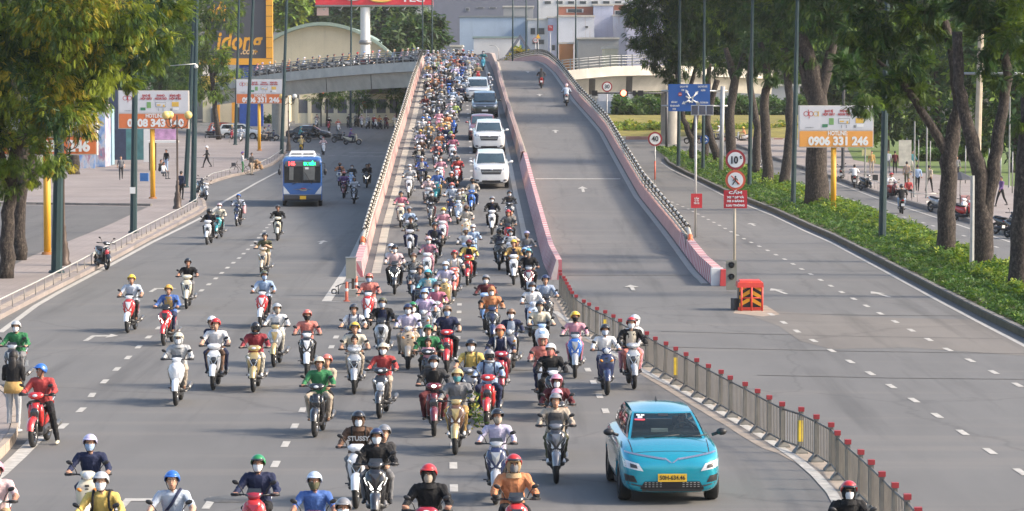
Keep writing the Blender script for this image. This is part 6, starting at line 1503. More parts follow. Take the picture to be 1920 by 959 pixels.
pole('concrete_pole', 1830, 380, 12, .22, .16, mat('tan_pole', (.42, .36, .27), .8, n=.2), 'tan concrete pole seen between the two big trunks', .25, base=.2, arm=.9)
pole('street_pole', 1580, 330, 9, .13, .10, DARK, 'black pole behind the right billboard at the parked scooters', .05, base=.2)
for k, (x, y, l) in enumerate([(1622, 332, 'thin grey post holding a yellowish notice near the yellow shirt'), (1714, 370, 'thin grey post by the man in the blue shirt'), (1737, 372, 'thin grey post right of the blue shirt man'), (1788, 372, 'thin grey post just right of the big trunk'), (1892, 352, 'grey post with a lantern at the park edge')]): pole('post', x, y, 4.6 if k < 4 else 6, .06, .05, GREYM, l, 0, base=.2)
for k, (x, dx, l) in enumerate([(961, 0, 'thin lamp post at the flyover crest left of the chevron roof'), (986, 0, 'thin lamp post at the flyover crest right of the chevron roof'), (1008, 0, 'thin lamp post beside the round weight limit sign'), (1045, 0, 'thin lamp post beyond the crest by the stained wall'), (1079, 0, 'dark lamp post in front of the stained white wall'), (792, 0, 'thin post at the left end of the crest'), (810, 0, 'thin post at the crest before the blue grey tower')]):
    Y = 330+k*2; b = at(x, 122, Y); o = empty('lamp_post', b); MB().tube([(0, 0, -3), (.05, 0, 12)], [.11, .07], 6).build('shaft', GREENP, o); tag(o, l, 'lamp post', 'lamp posts beyond the crest')
# ---- ornate globe lamps ----
BRZ = mat('bronze_iron', (.085, .062, .05), .5, .4, n=.25, ns=8)
def globe_lamp(px, py, h, cols, label, s=1.0):
    p = P(px, py, .15); o = empty('globe_lamp', p)
    MB().lathe((0, 0, 0), [(.27, 0), (.27, .12), (.20, .2), (.22, .5), (.15, .75), (.17, .85), (.10, 1.0), (.12, 1.25), (.07, 1.4), (.09, 1.5), (.055, 1.6), (.05, h*.7), (.075, h*.72), (.045, h*.75), (.04, h)], 12).build('post', BRZ, o)
    for k, (c, a) in enumerate(cols):
        x = math.cos(a)*.62; y = math.sin(a)*.62
        MB().tube([(0, 0, h-.55), (x*.4, y*.4, h-.75), (x*.85, y*.85, h-.6), (x, y, h-.3), (x*1.0, y, h-.15)], .028, 6).tube([(x*.3, y*.3, h-.3), (x*.55, y*.55, h-.5), (x*.7, y*.7, h-.35)], .02, 5).build('bracket', BRZ, o)
        MB().ell((x, y, h), (.23, .23, .23), 16, 10).build('globe', c, o); MB().lathe((x, y, h-.24), [(.10, 0), (.12, .05), (.08, .09)], 10).build('collar', BRZ, o)
    return tag(o, label, 'lamp post', 'ornate globe lamps')
GY = mat('yellow_globe', (.72, .52, .18), .4, n=.05); GW = mat('milky_globe', (.62, .62, .58), .35, n=.05)
globe_lamp(333, 392, 5.2, [(GY, math.pi), (GY, 0), (GY, 2.4)], 'ornate bronze lamp with yellow globes beside the billboard')
globe_lamp(120, 498, 5.2, [(GW, 0), (GW, 1.3)], 'ornate bronze lamp with white globe hidden by the dark green post')
globe_lamp(541, 284, 5.0, [(GY, math.pi), (GW, -.3)], 'ornate bronze lamp just behind the blue bus')
# ---- billboards ----
ORG = mat('billboard_orange', (.62, .17, .055), .5, n=.05, ns=2); ORG2 = mat('billboard_amber', (.74, .33, .07), .5, n=.05, ns=2); BW = mat('billboard_white', (.58, .58, .60), .5, n=.03); RT = mat('print_red', (.42, .05, .05), .5, n=0); GT = mat('print_green', (.18, .34, .12), .5, n=.2, ns=4); GLD = mat('print_gold', (.66, .42, .08), .5, n=.1)
def billboard(x0, x1, y0, y1, px, py, num, post, label, org, pc=YELP, base=.15):
    pb = P(px, py, base); Y = pb.y; a = at(x0, y1, Y); b_ = at(x1, y0, Y); cx, w, zb, zt = (a.x+b_.x)/2, b_.x-a.x, a.z, b_.z
    o = empty('billboard', pb); H = zt-zb; ox = cx-pb.x; oz = zb-pb.z
    MB().tube([(0, .15, 0), (0, .15, oz)], .15, 14).build('post', pc, o); MB().lathe((0, .15, 0), [(0, .1), (.22, .1), (.26, 0)], 14).build('base', mat('rusty', (.3, .13, .04), .8), o)
    MB().box((ox, .10, oz+H/2), (w, .34, H)).build('box_frame', mat('frame_cream', (.55, .52, .47), .5, n=.1), o)
    MB().box((ox, -.08, oz+H*.70), (w-.10, .02, H*.56)).build('upper_panel', BW, o); MB().box((ox, -.08, oz+H*.205), (w-.10, .02, H*.37)).build('lower_panel', org, o)
    text('HOTLINE:', .32, WHITEP, (ox+.02*w, -.10, oz+H*.335), o, width=w*.26, bold=.01); text(num, .62, WHITEP, (ox+.03*w, -.10, oz+H*.145), o, width=w*.80, bold=.03)
    lg = MB()
    def ringm(cx_, cz_, r, t=.035): return MB().add([(cx_+rr*math.cos(a), -.095, cz_+rr*math.sin(a)) for rr in (r, r-t) for a in np.linspace(0, 2*math.pi, 18, endpoint=False)], [(k, (k+1) % 18, 18+(k+1) % 18, 18+k) for k in range(18)])
    lx = ox-w*.36; lz = oz+H*.80
    ringm(lx-.17, lz, .14).box((lx-.04, -.095, lz+.06), (.035, .01, .34)).build('logo_letter', RT, o); ringm(lx+.10, lz, .14).box((lx-.0, -.095, lz-.07), (.035, .012, .36)).build('logo_letter', RT, o); ringm(lx+.36, lz, .14).box((lx+.50, -.095, lz), (.035, .012, .30)).build('logo_letter', GLD, o)
    for k, (t1, t2) in enumerate((('BAO BÌ', 'HỘP GIẤY'), ('PANO', 'NGOÀI TRỜI'), ('BẢNG HIỆU', 'HỘP ĐÈN'))):
        x = ox+w*(-.10+.205*k); text(t1, .17, RT, (x, -.10, oz+H*.865), o, width=w*(.11 if k < 2 else .155), bold=.008); text(t2, .17, RT, (x, -.10, oz+H*.785), o, width=w*.165, bold=.008)
    text('www.dpa.vn', .09, mat('print_grey', (.2, .2, .2), .5, n=0), (ox-w*.355, -.10, oz+H*.48), o)
    x = ox-w*.10; MB().box((x+.06*w*.6, -.094, oz+H*.62), (.26, .012, .36), rz=0).build('printed_box', GT, o); MB().box((x-.20, -.097, oz+H*.52), (.30, .012, .17)).build('printed_box', mat('print_dgreen', (.05, .20, .10), .5, n=.1), o)
    x = ox+w*.105; f = MB().box((x, -.094, oz+H*.63), (.62, .01, .30)); f.build('printed_frame', GREYM, o); MB().box((x, -.101, oz+H*.63), (.56, .01, .24)).build('printed_face', BW, o); MB().box((x-.12, -.108, oz+H*.62), (.22, .006, .08)).box((x+.18, -.108, oz+H*.60), (.10, .006, .14)).build('printed_bar', GLD, o); MB().box((x-.13, -.094, oz+H*.50), (.03, .01, .16)).box((x+.13, -.094, oz+H*.50), (.03, .01, .16)).build('printed_leg', GREYM, o)
    x = ox+w*.31; MB().box((x, -.094, oz+H*.64), (.42, .01, .28)).build('printed_frame', GLD, o); MB().box((x+.04, -.099, oz+H*.52), (.36, .01, .16)).build('printed_face', WHITEP, o); MB().box((x-.25, -.094, oz+H*.50), (.12, .01, .14)).build('printed_bin', GREYM, o)
    return tag(o, label, 'billboard', 'hotline billboards on yellow posts')
billboard(222, 354, 170, 242, 286, 373, '0908 343 140', None, 'orange and white hotline billboard behind the second green lamp post', ORG)
billboard(443, 530, 149, 195, 486, 283, '0906 331 246', None, 'smaller orange hotline billboard left of the blue bus', ORG)
billboard(1497, 1638, 198, 277, 1563, 395, '0906 331 246', None, 'amber hotline billboard standing in the right hedge', ORG2, base=.2)
billboard(-8, 182, 180, 291, 88, 478, '0906 331 246', None, 'orange hotline billboard mostly hidden behind the left tree', ORG)
# ---- road signs ----
def disc(r, t=.02, n=28, y=0.0): return MB().add([(r*math.cos(a), y, r*math.sin(a)) for a in np.linspace(0, 2*math.pi, n, endpoint=False)]+[(r*math.cos(a), y+t, r*math.sin(a)) for a in np.linspace(0, 2*math.pi, n, endpoint=False)], [tuple(range(n)), tuple(range(n, 2*n))[::-1]]+[(k, n+k, n+(k+1) % n, (k+1) % n) for k in range(n)])
def at_obj(b, name, m, par, loc): o = b.build(name, m, par); o.location = loc; return o
def round_sign(par, loc, r, txt=None, ring_=None):
    at_obj(disc(r), 'sign_disc', ring_ or REDP, par, loc); at_obj(disc(r*.76, .01, y=-.012), 'sign_face', WHITEP, par, loc)
    if txt: text(txt, r*1.0, BLACK, (loc[0], loc[1]-.02, loc[2]), par, width=r*.95 if len(txt) < 3 else r*1.1, bold=.012)
SILV = mat('sign_pole', (.40, .40, .39), .5, .3, n=.1)
def sign_at(name, px, py, cx, cy, base, label, cat='road sign', Y=None, rad=.03, fn=None, top=None):
    p = P(px, py, base) if Y is None else at(px, py, Y)
    o = empty(name, p); h = at(cx, top if top is not None else cy, p.y).z-p.z
    return o, p, h
o, p, h = sign_at('speed_sign', 1228, 345, 1228, 261, .0, ''); MB().tube([(0, .04, 0), (0, .04, h)], .045, 8).build('pole', SILV, o); MB().tube([(0, .04, .3), (0, .04, 1.6)], .05, 8).build('reflective_sleeve', mat('orange_sleeve', (.62, .12, .06), .5, n=.1), o); round_sign(o, (0, 0, h), 13.5/F*p.y, '40'); tag(o, 'round red and white 40 speed sign right of the flyover', 'road sign')
q = P(1377, 548); o = empty('weight_limit_sign', q); hz = lambda y: at(1377, y, q.y).z; MB().tube([(0, .06, .5), (0, .06, hz(285))], .05, 10).build('pole', mat('cream_pole', (.55, .48, .38), .5, .2, n=.1), o)
round_sign(o, (at(1379, 300, q.y).x-q.x, 0, hz(300)), 19/F*q.y, None); text('10', .34, BLACK, (at(1376, 300, q.y).x-q.x, -.03, hz(301)), o, width=.24, bold=.014); text('t', .18, BLACK, (at(1389, 295, q.y).x-q.x, -.03, hz(295)), o, bold=.01)
OR_ = mat('faded_red', (.60, .10, .05), .5, n=.1); cx = at(1379, 338, q.y).x-q.x; round_sign(o, (cx, 0, hz(338)), 19/F*q.y, None, OR_)
zc = hz(338); sc_ = q.y/F
wk = MB().ell((cx, -.03, zc+.115), (.03, .006, .034), 10, 6)
def bar2(pts, r): wk.tube([(cx+a, -.03, zc+b) for a, b in pts], r, 5)
bar2([(0, .08), (0, -.02)], .035); bar2([(0, -.02), (-.06, -.09), (-.10, -.16)], .018); bar2([(0, -.02), (.05, -.08), (.10, -.15)], .018); bar2([(0, .07), (-.06, .02), (-.09, -.03)], .014); bar2([(0, .07), (.06, .03), (.08, -.02)], .014)
wk.build('walking_figure', BLACK, o); MB().tube([(cx-.15, -.045, zc+.15), (cx+.15, -.045, zc-.15)], .018, 5).build('slash', OR_, o)
PR = mat('panel_red', (.48, .025, .035), .5, n=.05); wpn = 44/F*q.y; hpn = 34/F*q.y; zc = hz(374); MB().box((cx, .0, zc), (wpn, .02, hpn)).build('panel', PR, o); round_txt = [('CẤM', .115, .15, .26), ('XE ĐẠP VÀ', .085, .045, .34), ('XE 3 BÁNH', .085, -.045, .34), ('LƯU THÔNG', .085, -.145, .36)]
for t_, s_, dz, w_ in round_txt: text(t_, s_*1.1, WHITEP, (cx, -.02, zc+dz*hpn/.42), o, width=w_*wpn/.46, bold=.005)
tag(o, 'tall sign post with 10t disc, no walking disc and red text panel', 'road sign')
o = empty('lamp_cabinet', P(1371, 548)); MB().box((0, -.05, at(1371, 516, q.y).z), (20/F*q.y, .16, 56/F*q.y)).build('housing', mat('olive_grey', (.23, .22, .18), .6, n=.15), o)
for yy in (497, 519): z = at(1371, yy, q.y).z; MB().ell((0, -.14, z), (.105, .05, .105), 14, 8).build('lens', BLACK, o); MB().add([(r*math.cos(a), -.14-(0 if r > .11 else .09), z+r*math.sin(a)) for r in (.125, .105) for a in np.linspace(.0, math.pi, 10)], [(k, k+1, 11+k, 10+k) for k in range(9)]).build('lens_hood', DARK, o)
tag(o, 'grey two lens warning light box at the end of the right parapet', 'traffic light')
# crash cushion
cxp = P(1407, 583); o = empty('crash_cushion', cxp); RD = mat('cushion_red', (.60, .055, .035), .5, n=.12, ns=5); YL = mat('cushion_yellow', (.68, .33, .02), .5, n=.1); 
MB().box((0, .45, .42), (.74, .8, .78), taper=.97).build('drum_body', BLACK, o); MB().box((0, .40, .82), (.84, .92, .16), taper=.96).build('lid', RD, o); MB().box((0, .42, .93), (.72, .8, .06), taper=.9).build('lid_top', RD, o)
for k in range(3):
    for s in (-1, 1):
        z = .14+k*.24; MB().add([(s*.02, -.0, z+.16), (s*.02, 0, z+.30), (s*.35, 0, z+.10), (s*.35, 0, z-.02)], [(0, 1, 2, 3)]).build('chevron', YL, o).location = (0, .02, 0)
MB().box((0, -.03, .06), (.80, .05, .10)).build('skirt', RD, o)
for x in (-.30, 0.02, .36): MB().tube([(x, -.18, 0), (x, -.18, .76)], .032, 8).build('red_tube', RD, o)
MB().tube([(-.30, -.18, .42), (.36, -.18, .42)], .022, 6).build('cross_tube', RD, o); MB().box((-.48, .3, .2), (.16, .3, .36), rz=.3).build('sandbag', DARK, o)
tag(o, 'red box shaped crash cushion with yellow chevrons at the ramp end', 'barrier')
# left ramp end: cabinet and orange bollards
cb = P(658, 556); o = empty('electric_cabinet', cb); MB().box((0, .2, .95), (.34, .3, .70)).build('cabinet', mat('cabinet_grey', (.27, .26, .22), .6, n=.1), o); MB().box((.06, .2, .42), (.09, .12, .42)).build('cabinet_leg', BRZ, o); MB().box((0, .2, 1.31), (.38, .34, .03)).build('cabinet_lid', GREYM, o); MB().box((0, .1, .12), (.42, .5, .24)).build('plinth', CONC, o); tag(o, 'small grey electric cabinet on a leg at the left parapet end', 'cabinet')
for k, (x, y, l) in enumerate([(650, 566, 'orange bollard nearest the white line at the left ramp end'), (668, 554, 'orange bollard against the pink striped parapet')]):
    o = empty('bollard', P(x, y)); MB().lathe((0, 0, 0), [(.11, 0), (.11, .04), (.055, .06), (.05, .62), (.03, .66), (0, .66)], 14).build('bollard_body', mat('bollard_orange', (.50, .10, .05), .5, n=.1), o); MB().lathe((0, 0, .35), [(.054, 0), (.054, .09)], 14).build('white_band', WHITEP, o); tag(o, l, 'bollard', 'orange bollards at the ramp end')
o = empty('wheelbarrow', P(640, 552)); MB().tube([(-.2, 0, .25), (0, 0, .35), (.45, 0, .42), (.8, .05, .45)], .02, 6).tube([(-.1, 0, 0), (-.1, 0, .3)], .02, 5).tube([(.25, 0, 0), (.25, 0, .38)], .02, 5).build('frame', DARK, o); MB().tube([(-.25+.08*math.cos(a), 0, .09+.08*math.sin(a)) for a in np.linspace(0, 6.28, 14)], .025, 5).build('wheel', DARK, o); tag(o, 'dark folded metal frame with small wheel lying beside the cabinet', 'cart')
# solar panel pole with small red sign
sq = P(1304, 446); o = empty('solar_pole', sq); hz = lambda y: at(1304, y, sq.y).z; MB().tube([(0, .05, 0), (.0, .05, hz(216))], .055, 8).build('pole', SILV, o)
wd = 14/F*sq.y
for k in range(3):
    x = at(1302.5+k*14.2, 208, sq.y).x-sq.x; MB().box((x, 0, hz(207)), (wd*.96, .03, 19/F*sq.y)).build('panel_frame', WHITEP, o); MB().box((x, -.02, hz(207)), (wd*.86, .02, 17/F*sq.y)).build('solar_cell', mat('solar_cell', (.07, .075, .10), .25, n=.2, ns=6), o)
MB().box((at(1309, 195, sq.y).x-sq.x, .02, hz(195)), (.16, .14, .12)).build('sensor', GREYM, o)
x = at(1306, 377, sq.y).x-sq.x; MB().box((x, -.02, hz(377)), (21/F*sq.y, .02, 27/F*sq.y)).build('red_panel', PR, o)
for t_, dz, w_ in (('CẤM', .11, .22), ('TỤ TẬP', -.0, .20), ('TRÊN CẦU', -.12, .26)): text(t_, .10, WHITEP, (x, -.04, hz(377)+dz*.95), o, width=w_, bold=.004)
tag(o, 'slim pole with three solar panels and small red notice on it', 'sign post')
# roundabout sign, 30 sign, traffic light mast, blue direction board
BLU = mat('sign_blue', (.015, .09, .34), .5, n=.05)
o, p, h = sign_at('roundabout_sign', 1318, 312, 1321, 262, .2, ''); MB().tube([(0, .04, 0), (.1, .04, h)], .045, 8).build('pole', SILV, o); at_obj(disc(8.5/F*p.y), 'sign_disc', BLU, o, (.12, 0, h)); r_ = 5/F*p.y
for k in range(3):
    a0 = k*2.094; b = MB().tube([(.12+r_*math.cos(a0+t), -.02, h+r_*math.sin(a0+t)) for t in (.2, .7, 1.2, 1.6)], [.03, .03, .03, .055], 5); b.build('arrow', WHITEP, o)
tag(o, 'round blue roundabout sign on a thin pole before the trees', 'road sign')
o = empty('speed_sign', at(1138, 262, 300)); z0 = at(1138, 163, 300).z-o.location.z; MB().tube([(0, .05, 0), (0, .05, z0)], .05, 8).build('pole', SILV, o); round_sign(o, (0, 0, z0), 10/F*300, '30'); tag(o, 'round red and white 30 speed sign under the right flyover branch', 'road sign')
mp = P(1352, 325, .2); o = empty('sign_gantry', mp); MB().tube([(0, 0, 0), (.1, 0, at(1354, 162, mp.y).z-mp.z)], .17, 10).build('column', mat('column_grey', (.34, .35, .36), .5, .2, n=.1), o)
def hx(px): return at(px, 200, mp.y).x-mp.x
def hzz(py): return at(1300, py, mp.y).z-mp.z
for yy in (171, 199): MB().tube([(hx(1240), 0, hzz(yy)), (hx(1364), 0, hzz(yy))], .07, 8).build('arm', STEEL, o)
MB().box(((hx(1253)+hx(1331))/2, -.12, (hzz(158)+hzz(209))/2), (hx(1331)-hx(1253), .04, hzz(158)-hzz(209))).build('direction_board', BLU, o)
cxx, czz = hx(1295), hzz(187)
ar = MB(); 
for a, L in ((2.05, 1.0), (.85, 1.0), (2.55, .75), (3.6, .85), (4.25, .45), (-.45, .8), (-1.2, .45)):
    p1 = Vector((cxx+math.cos(a)*L*.62, -.16, czz+math.sin(a)*L*.62)); p0 = Vector((cxx+math.cos(a)*.12, -.16, czz+math.sin(a)*.12)); ar = MB().tube([p0, p1], .06, 5)
    if L >= .8: d = (p1-p0).normalized(); n_ = Vector((-d.z, 0, d.x)); ar.add([p1+n_*.14, p1-n_*.14, p1+d*.24], [(0, 1, 2)])
    ar.build('route_arrow', WHITEP, o)
MB().add([(cxx+r*math.cos(a), -.165, czz+r*math.sin(a)) for r in (.20, .10) for a in np.linspace(0, 6.283, 16, endpoint=False)], [(k, (k+1) % 16, 16+(k+1) % 16, 16+k) for k in range(16)]).build('route_ring', WHITEP, o)
at_obj(disc(.15), 'no_entry_disc', REDP, o, (hx(1275), -.16, hzz(177))); MB().box((hx(1275), -.19, hzz(177)), (.20, .01, .045)).build('no_entry_bar', WHITEP, o)
for t_, x, y, w_ in (('CHỢ GÒ VẤP', 1282, 163, .62), ('HCM', 1280, 169.5, .2), ('CHỢ THỦ ĐỨC', 1317, 163, .72), ('XUYÊN', 1318, 170, .34), ('SÂN BAY', 1264, 192, .48), ('TÂN SƠN NHẤT', 1265, 199, .74), ('HCM', 1264, 205, .24), ('TRƯỜNG SƠN', 1320, 193, .6)): text(t_, .17, WHITEP, (hx(x), -.16, hzz(y)), o, width=w_, bold=.006)
tag(o, 'grey gantry column carrying the blue roundabout direction board', 'road sign')
tp = at(1250, 175, 285); o = empty('traffic_light', (tp.x, tp.y, hg(285))); zz = tp.z-hg(285); MB().tube([(.0, 0, zz), (at(1117, 174, 285).x-tp.x, 0, zz)], .07, 8).build('mast_arm', DARK, o); MB().tube([(0, 0, 0), (0, 0, zz+.3)], .12, 8).build('mast', DARK, o)
def tx(px): return at(px, 175, 285).x-tp.x
for x, w_ in ((1115, .5), (1189, .3), (1201, .5)): MB().box((tx(x), -.1, zz), (w_, .2, .48)).build('signal_housing', BLACK, o)
MB().box((tx(1170), -.1, zz), (.75, .22, .50)).build('signal_housing', BLACK, o); MB().ell((tx(1169), -.25, zz), (.26, .08, .26), 14, 8).build('red_lamp', mat('red_lamp', (.8, .1, .05), .3, n=0, emit=(1, .14, .07), es=5), o)
tag(o, 'traffic light on a long mast arm showing red', 'traffic light')
# second small traffic light and no entry sign at the far junction
p = P(602, 238); o = empty('traffic_light', p); z = at(602, 172, p.y).z-p.z; MB().tube([(0, 0, 0), (0, 0, z)], .08, 8).build('pole', DARK, o); MB().box((0, -.1, z-.5), (.45, .25, 1.2)).build('signal_housing', BLACK, o); MB().ell((.3, -.2, z-.05), (.17, .06, .17), 12, 8).build('red_lamp', mat('red_lamp', (.8, .1, .05), .3), o); tag(o, 'small traffic light showing red beside the left tree behind the junction', 'traffic light')
p = P(687, 238); o = empty('no_entry_sign', p); z = at(687, 194, p.y).z-p.z; MB().tube([(0, .05, 0), (0, .05, z)], .05, 8).build('pole', WHITEP, o); at_obj(disc(8/F*p.y), 'sign_disc', mat('sign_red', (.62, .05, .03), .5, n=0), o, (0, 0, z)); MB().box((0, -.03, z), (.62, .02, .16)).build('bar', WHITEP, o); tag(o, 'round red no entry sign before the fence', 'road sign')
# signs at the crest
o = empty('weight_sign', at(1004, 118, 325)); z = at(1004, 76, 325).z-o.location.z; MB().tube([(0, .05, 0), (0, .05, z)], .04, 6).build('pole', SILV, o); round_sign(o, (0, 0, z), 5/F*325, '15'); tag(o, 'small round red and white sign at the flyover crest', 'road sign')
o = empty('warning_sign', at(1009, 118, 328)); z = at(1009, 69, 328).z-o.location.z; MB().tube([(0, .05, -1), (0, .05, z)], .04, 6).build('pole', SILV, o); MB().add([(-.28, 0, z-.2), (.28, 0, z-.2), (0, 0, z+.28), (-.28, .02, z-.2), (.28, .02, z-.2), (0, .02, z+.28)], [(0, 1, 2), (3, 5, 4), (0, 2, 5, 3), (1, 4, 5, 2), (0, 3, 4, 1)]).build('triangle', mat('warn_yellow', (.72, .40, .03), .5, n=0), o); tag(o, 'yellow warning triangle above the small round sign', 'road sign')
o = empty('red_sign', at(1032, 118, 335)); z = at(1032, 53, 335).z-o.location.z; MB().tube([(0, .05, -1), (0, .05, z)], .04, 6).build('pole', SILV, o); MB().box((0, 0, z), (.55, .05, .58)).build('board', REDP, o); text('HẠ', .2, WHITEP, (0, -.05, z+.1), o); tag(o, 'small square red sign in front of the stained wall', 'sign')
o = empty('arch_pipe', at(935, 116, 306)); MB().tube([(0, 0, 0), (0, 0, 1.2), (-.35, 0, 1.55), (-.9, 0, 1.6)], .035, 6).build('pipe', SILV, o); tag(o, 'bent thin pipe standing on the flyover crest', 'pipe')
# camera arm at the right
Y = 120; pr_ = at(1975, 139, Y); o = empty('camera_arm', (pr_.x, Y, 0)); zz = pr_.z; MB().tube([(0, 0, 0), (0, 0, zz+.2)], .12, 10).build('mast', STEEL, o); MB().tube([(0, 0, zz), (at(1807, 139, Y).x-pr_.x, 0, zz+.02)], [.07, .05], 10).build('arm', STEEL, o)
x = at(1839, 131, Y).x-pr_.x; MB().box((x, -.05, zz+.14), (.14, .36, .13), rz=.2).tube([(x, 0, zz), (x, 0, zz+.1)], .03, 6).build('camera', mat('camera_white', (.6, .6, .58), .4, n=0), o); tag(o, 'grey horizontal mast arm with a boxed camera at the right edge', 'camera mast')
o = empty('dome_camera', at(1960, 36, Y-1)); x = at(1905, 40, Y-1).x-o.location.x; MB().tube([(0, 0, 0), (x, 0, 0)], .05, 8).build('bracket', mat('camera_white', (.6, .6, .58)), o); MB().lathe((x, 0, -.36), [(.0, 0), (.09, .02), (.12, .09), (.14, .12), (.14, .17), (.05, .36)], 14).build('dome', mat('camera_white', (.6, .6, .58)), o); MB().ell((x, 0, -.30), (.10, .10, .09), 12, 8).build('lens', BLACK, o); tag(o, 'white dome camera hanging in the top right corner', 'camera')
q = P(362, 379, .15); o = empty('dome_camera', at(367, 120, q.y-.3)); MB().tube([(-1.6, 0, -.12), (0, .1, 0)], .03, 6).build('bracket', STEEL, o); MB().lathe((.02, 0, -.28), [(0, 0), (.11, .04), (.13, .14), (.05, .26)], 12).build('dome', mat('camera_white', (.6, .6, .58)), o); tag(o, 'small dome camera on a bracket of the left lamp post', 'camera')
# ---- left pavement: kiosk, hoarding, people ----
MUR = bpy.data.materials.new('mural'); MUR.use_nodes = True; t = MUR.node_tree; g_ = t.nodes.new('ShaderNodeNewGeometry').outputs['Position']; nz = noise_node(t, mapping(t, g_, (1.2, 1.2, .5)), 1.3, 4)
cr = ramp(t, nz.outputs['Fac'], [(.30, (.10, .20, .50)), (.42, (.30, .42, .62)), (.5, (.55, .55, .58)), (.58, (.42, .20, .28)), (.66, (.12, .30, .42)), (.75, (.50, .40, .50))]); t.links.new(cr.outputs[0], t.nodes['Principled BSDF'].inputs['Base Color'])
def upright(name, x0, x1, yt, yb, m, label, cat, thick=.2, base=.15, Y=None, **kw):
    p0 = P((x0+x1)/2, yb, base) if Y is None else at((x0+x1)/2, yb, Y); Yy = p0.y; a = at(x0, yb, Yy); b_ = at(x1, yt, Yy)
    o = MB().box((0, 0, (b_.z-a.z)/2), (b_.x-a.x, thick, b_.z-a.z)).build(name, m); o.location = ((a.x+b_.x)/2, Yy, a.z); 
    if label: tag(o, label, cat, **kw)
    return o
upright('painted_hoarding', 178, 202, 196, 312, MUR, 'hoarding painted in blue and pink beside the left billboard', 'hoarding', 3.5)
upright('painted_hoarding', 140, 178, 286, 316, MUR, 'low pale painted hoarding below the hidden billboard', 'hoarding', .2)
upright('booth', 203, 212, 205, 309, mat('booth_blue', (.30, .45, .52), .6, n=.1), 'narrow pale blue booth at the end of the painted hoarding', 'booth', 1.5)
upright('concrete_post', 219, 227, 200, 300, CONC, 'round grey concrete post below the left billboard', 'post', .3)
upright('dark_screen_wall', 205, 245, 165, 300, mat('night_blue', (.04, .055, .10), .7, n=.3), 'dark blue screen wall behind the left billboard', 'wall', .3, Y=262)
upright('teal_hoarding', 237, 270, 240, 300, mat('teal_board', (.06, .17, .18), .7, n=.4, ns=1.5), 'dark teal hoarding under the left billboard', 'hoarding', .3, Y=258)
upright('white_hoarding', 270, 282, 243, 304, WHITEP, 'narrow white panel beside the yellow billboard post', 'panel', .3, Y=250)
# bus shelter
p = P(320, 320, .15); o = empty('shelter', p); A_ = lambda px, py: at(px, py, p.y)
x0, x1, z1 = A_(277, 266).x-p.x, A_(333, 266).x-p.x, A_(300, 266).z-p.z
MB().box(((x0+x1)/2, 0, z1), (x1-x0, 2.0, .14)).build('roof', WHITEP, o); 
for x in (x0+.15, x0+.6): MB().box((x, 0, z1/2), (.10, .3, z1)).build('column', DARK, o)
MB().box(((x0+x1)/2+.15, .2, z1+.75), (x1-x0-.6, .08, 1.2)).build('poster_panel', mat('poster', (.45, .25, .42), .5, n=.5, ns=2.5), o); tag(o, 'bus shelter with white roof and purple poster behind the yellow post', 'shelter')
upright('blue_crate', 263, 278, 325, 340, mat('blue_cover', (.03, .13, .36), .7, n=.1), 'box under a blue cover on the left pavement', 'box', .4)
GL = 'people on the left pavement'
def foot(pose, px, py, rz, top, tr, label, base=.15, **kw): 
    p = P(px, py, base); return person(pose, p, rz, top, tr, label=label, group=kw.pop('group', GL), detail=False, **kw)
foot('walk', 227, 338, R(10), 'grey', 'charcoal', 'man in grey shirt and shorts walking with a bag past the booth', shorts=False, sleeves=False)
foot('walk', 388, 315, R(-80), 'black', 'black', 'person in black with backpack and white cap walking', helmet='white')
foot('stand', 340, 375, R(150), 'navy', 'black', 'person in navy top and shorts standing behind the globe lamp')
foot('stand', 312, 322, R(-30), 'black', 'sky', 'person in black shirt and jeans bending by the shelter')
foot('sit', 301, 331, R(60), 'black', 'black', 'person in dark clothes seated in front of the shelter')
foot('sit', 306, 336, R(60), 'white', 'grey', 'person in white seated on the folding chair by the shelter')
# bicycle vendor
p = P(462, 328, 0); o = empty('bicycle', p, R(-90)); 
for y in (-.95, .15): MB().tube([(0, y+.33*math.cos(a), .34+.33*math.sin(a)) for a in np.linspace(0, 6.283, 22)], .02, 5).build('wheel', RUBBER, o)
MB().tube([(0, .15, .34), (0, -.35, .32), (0, -.25, .85), (0, .15, .34)], .018, 5).tube([(0, -.35, .32), (0, -.75, .8), (0, -.25, .8)], .018, 5).tube([(0, -.95, .34), (0, -.72, 1.0), (.2, -.65, 1.02)], .018, 5).build('frame', BRZ, o); MB().box((0, -.98, .78), (.36, .3, .28)).build('basket', DARK, o); tag(o, 'old bicycle with front basket beside the vendor', 'bicycle')
foot('stand', 472, 329, R(60), 'charcoal', 'beige', 'vendor in dark shirt and beige shorts standing at the bicycle', base=0)
foot('standarms', 455, 327, R(90), 'white', 'green', 'person in white top and purple helmet beside the bicycle', helmet='purple', base=0)
b = MB(); [b.ell((random.uniform(-.5, .5), random.uniform(-.3, .3), .6+random.uniform(-.2, .4)), (.16, .16, .13), 8, 6) for _ in range(22)]; o = b.build('goods_pile', mat('goods', (.35, .22, .12), .8, n=.5, ns=5)); o.location = P(481, 326); tag(o, 'pile of brown goods loaded behind the bicycle vendor', 'goods')
# woman standing near the red jacket rider
p = P(26, 812); w_ = person('standarms', p, R(170), 'black', 'silver', None, hair='long', label='person with long black hair, black top and pale trousers beside the red motorbike', shoes='silver', group=None)
MB().loft([[(k*.19*math.cos(a), k*.15*math.sin(a), z) for a in np.linspace(0, 6.283, 12, endpoint=False)] for z, k in ((.84, 1.12), (.96, 1.1), (1.08, .92))]).build('yellow_wrap', cm('cloth', 'mustard'), w_)
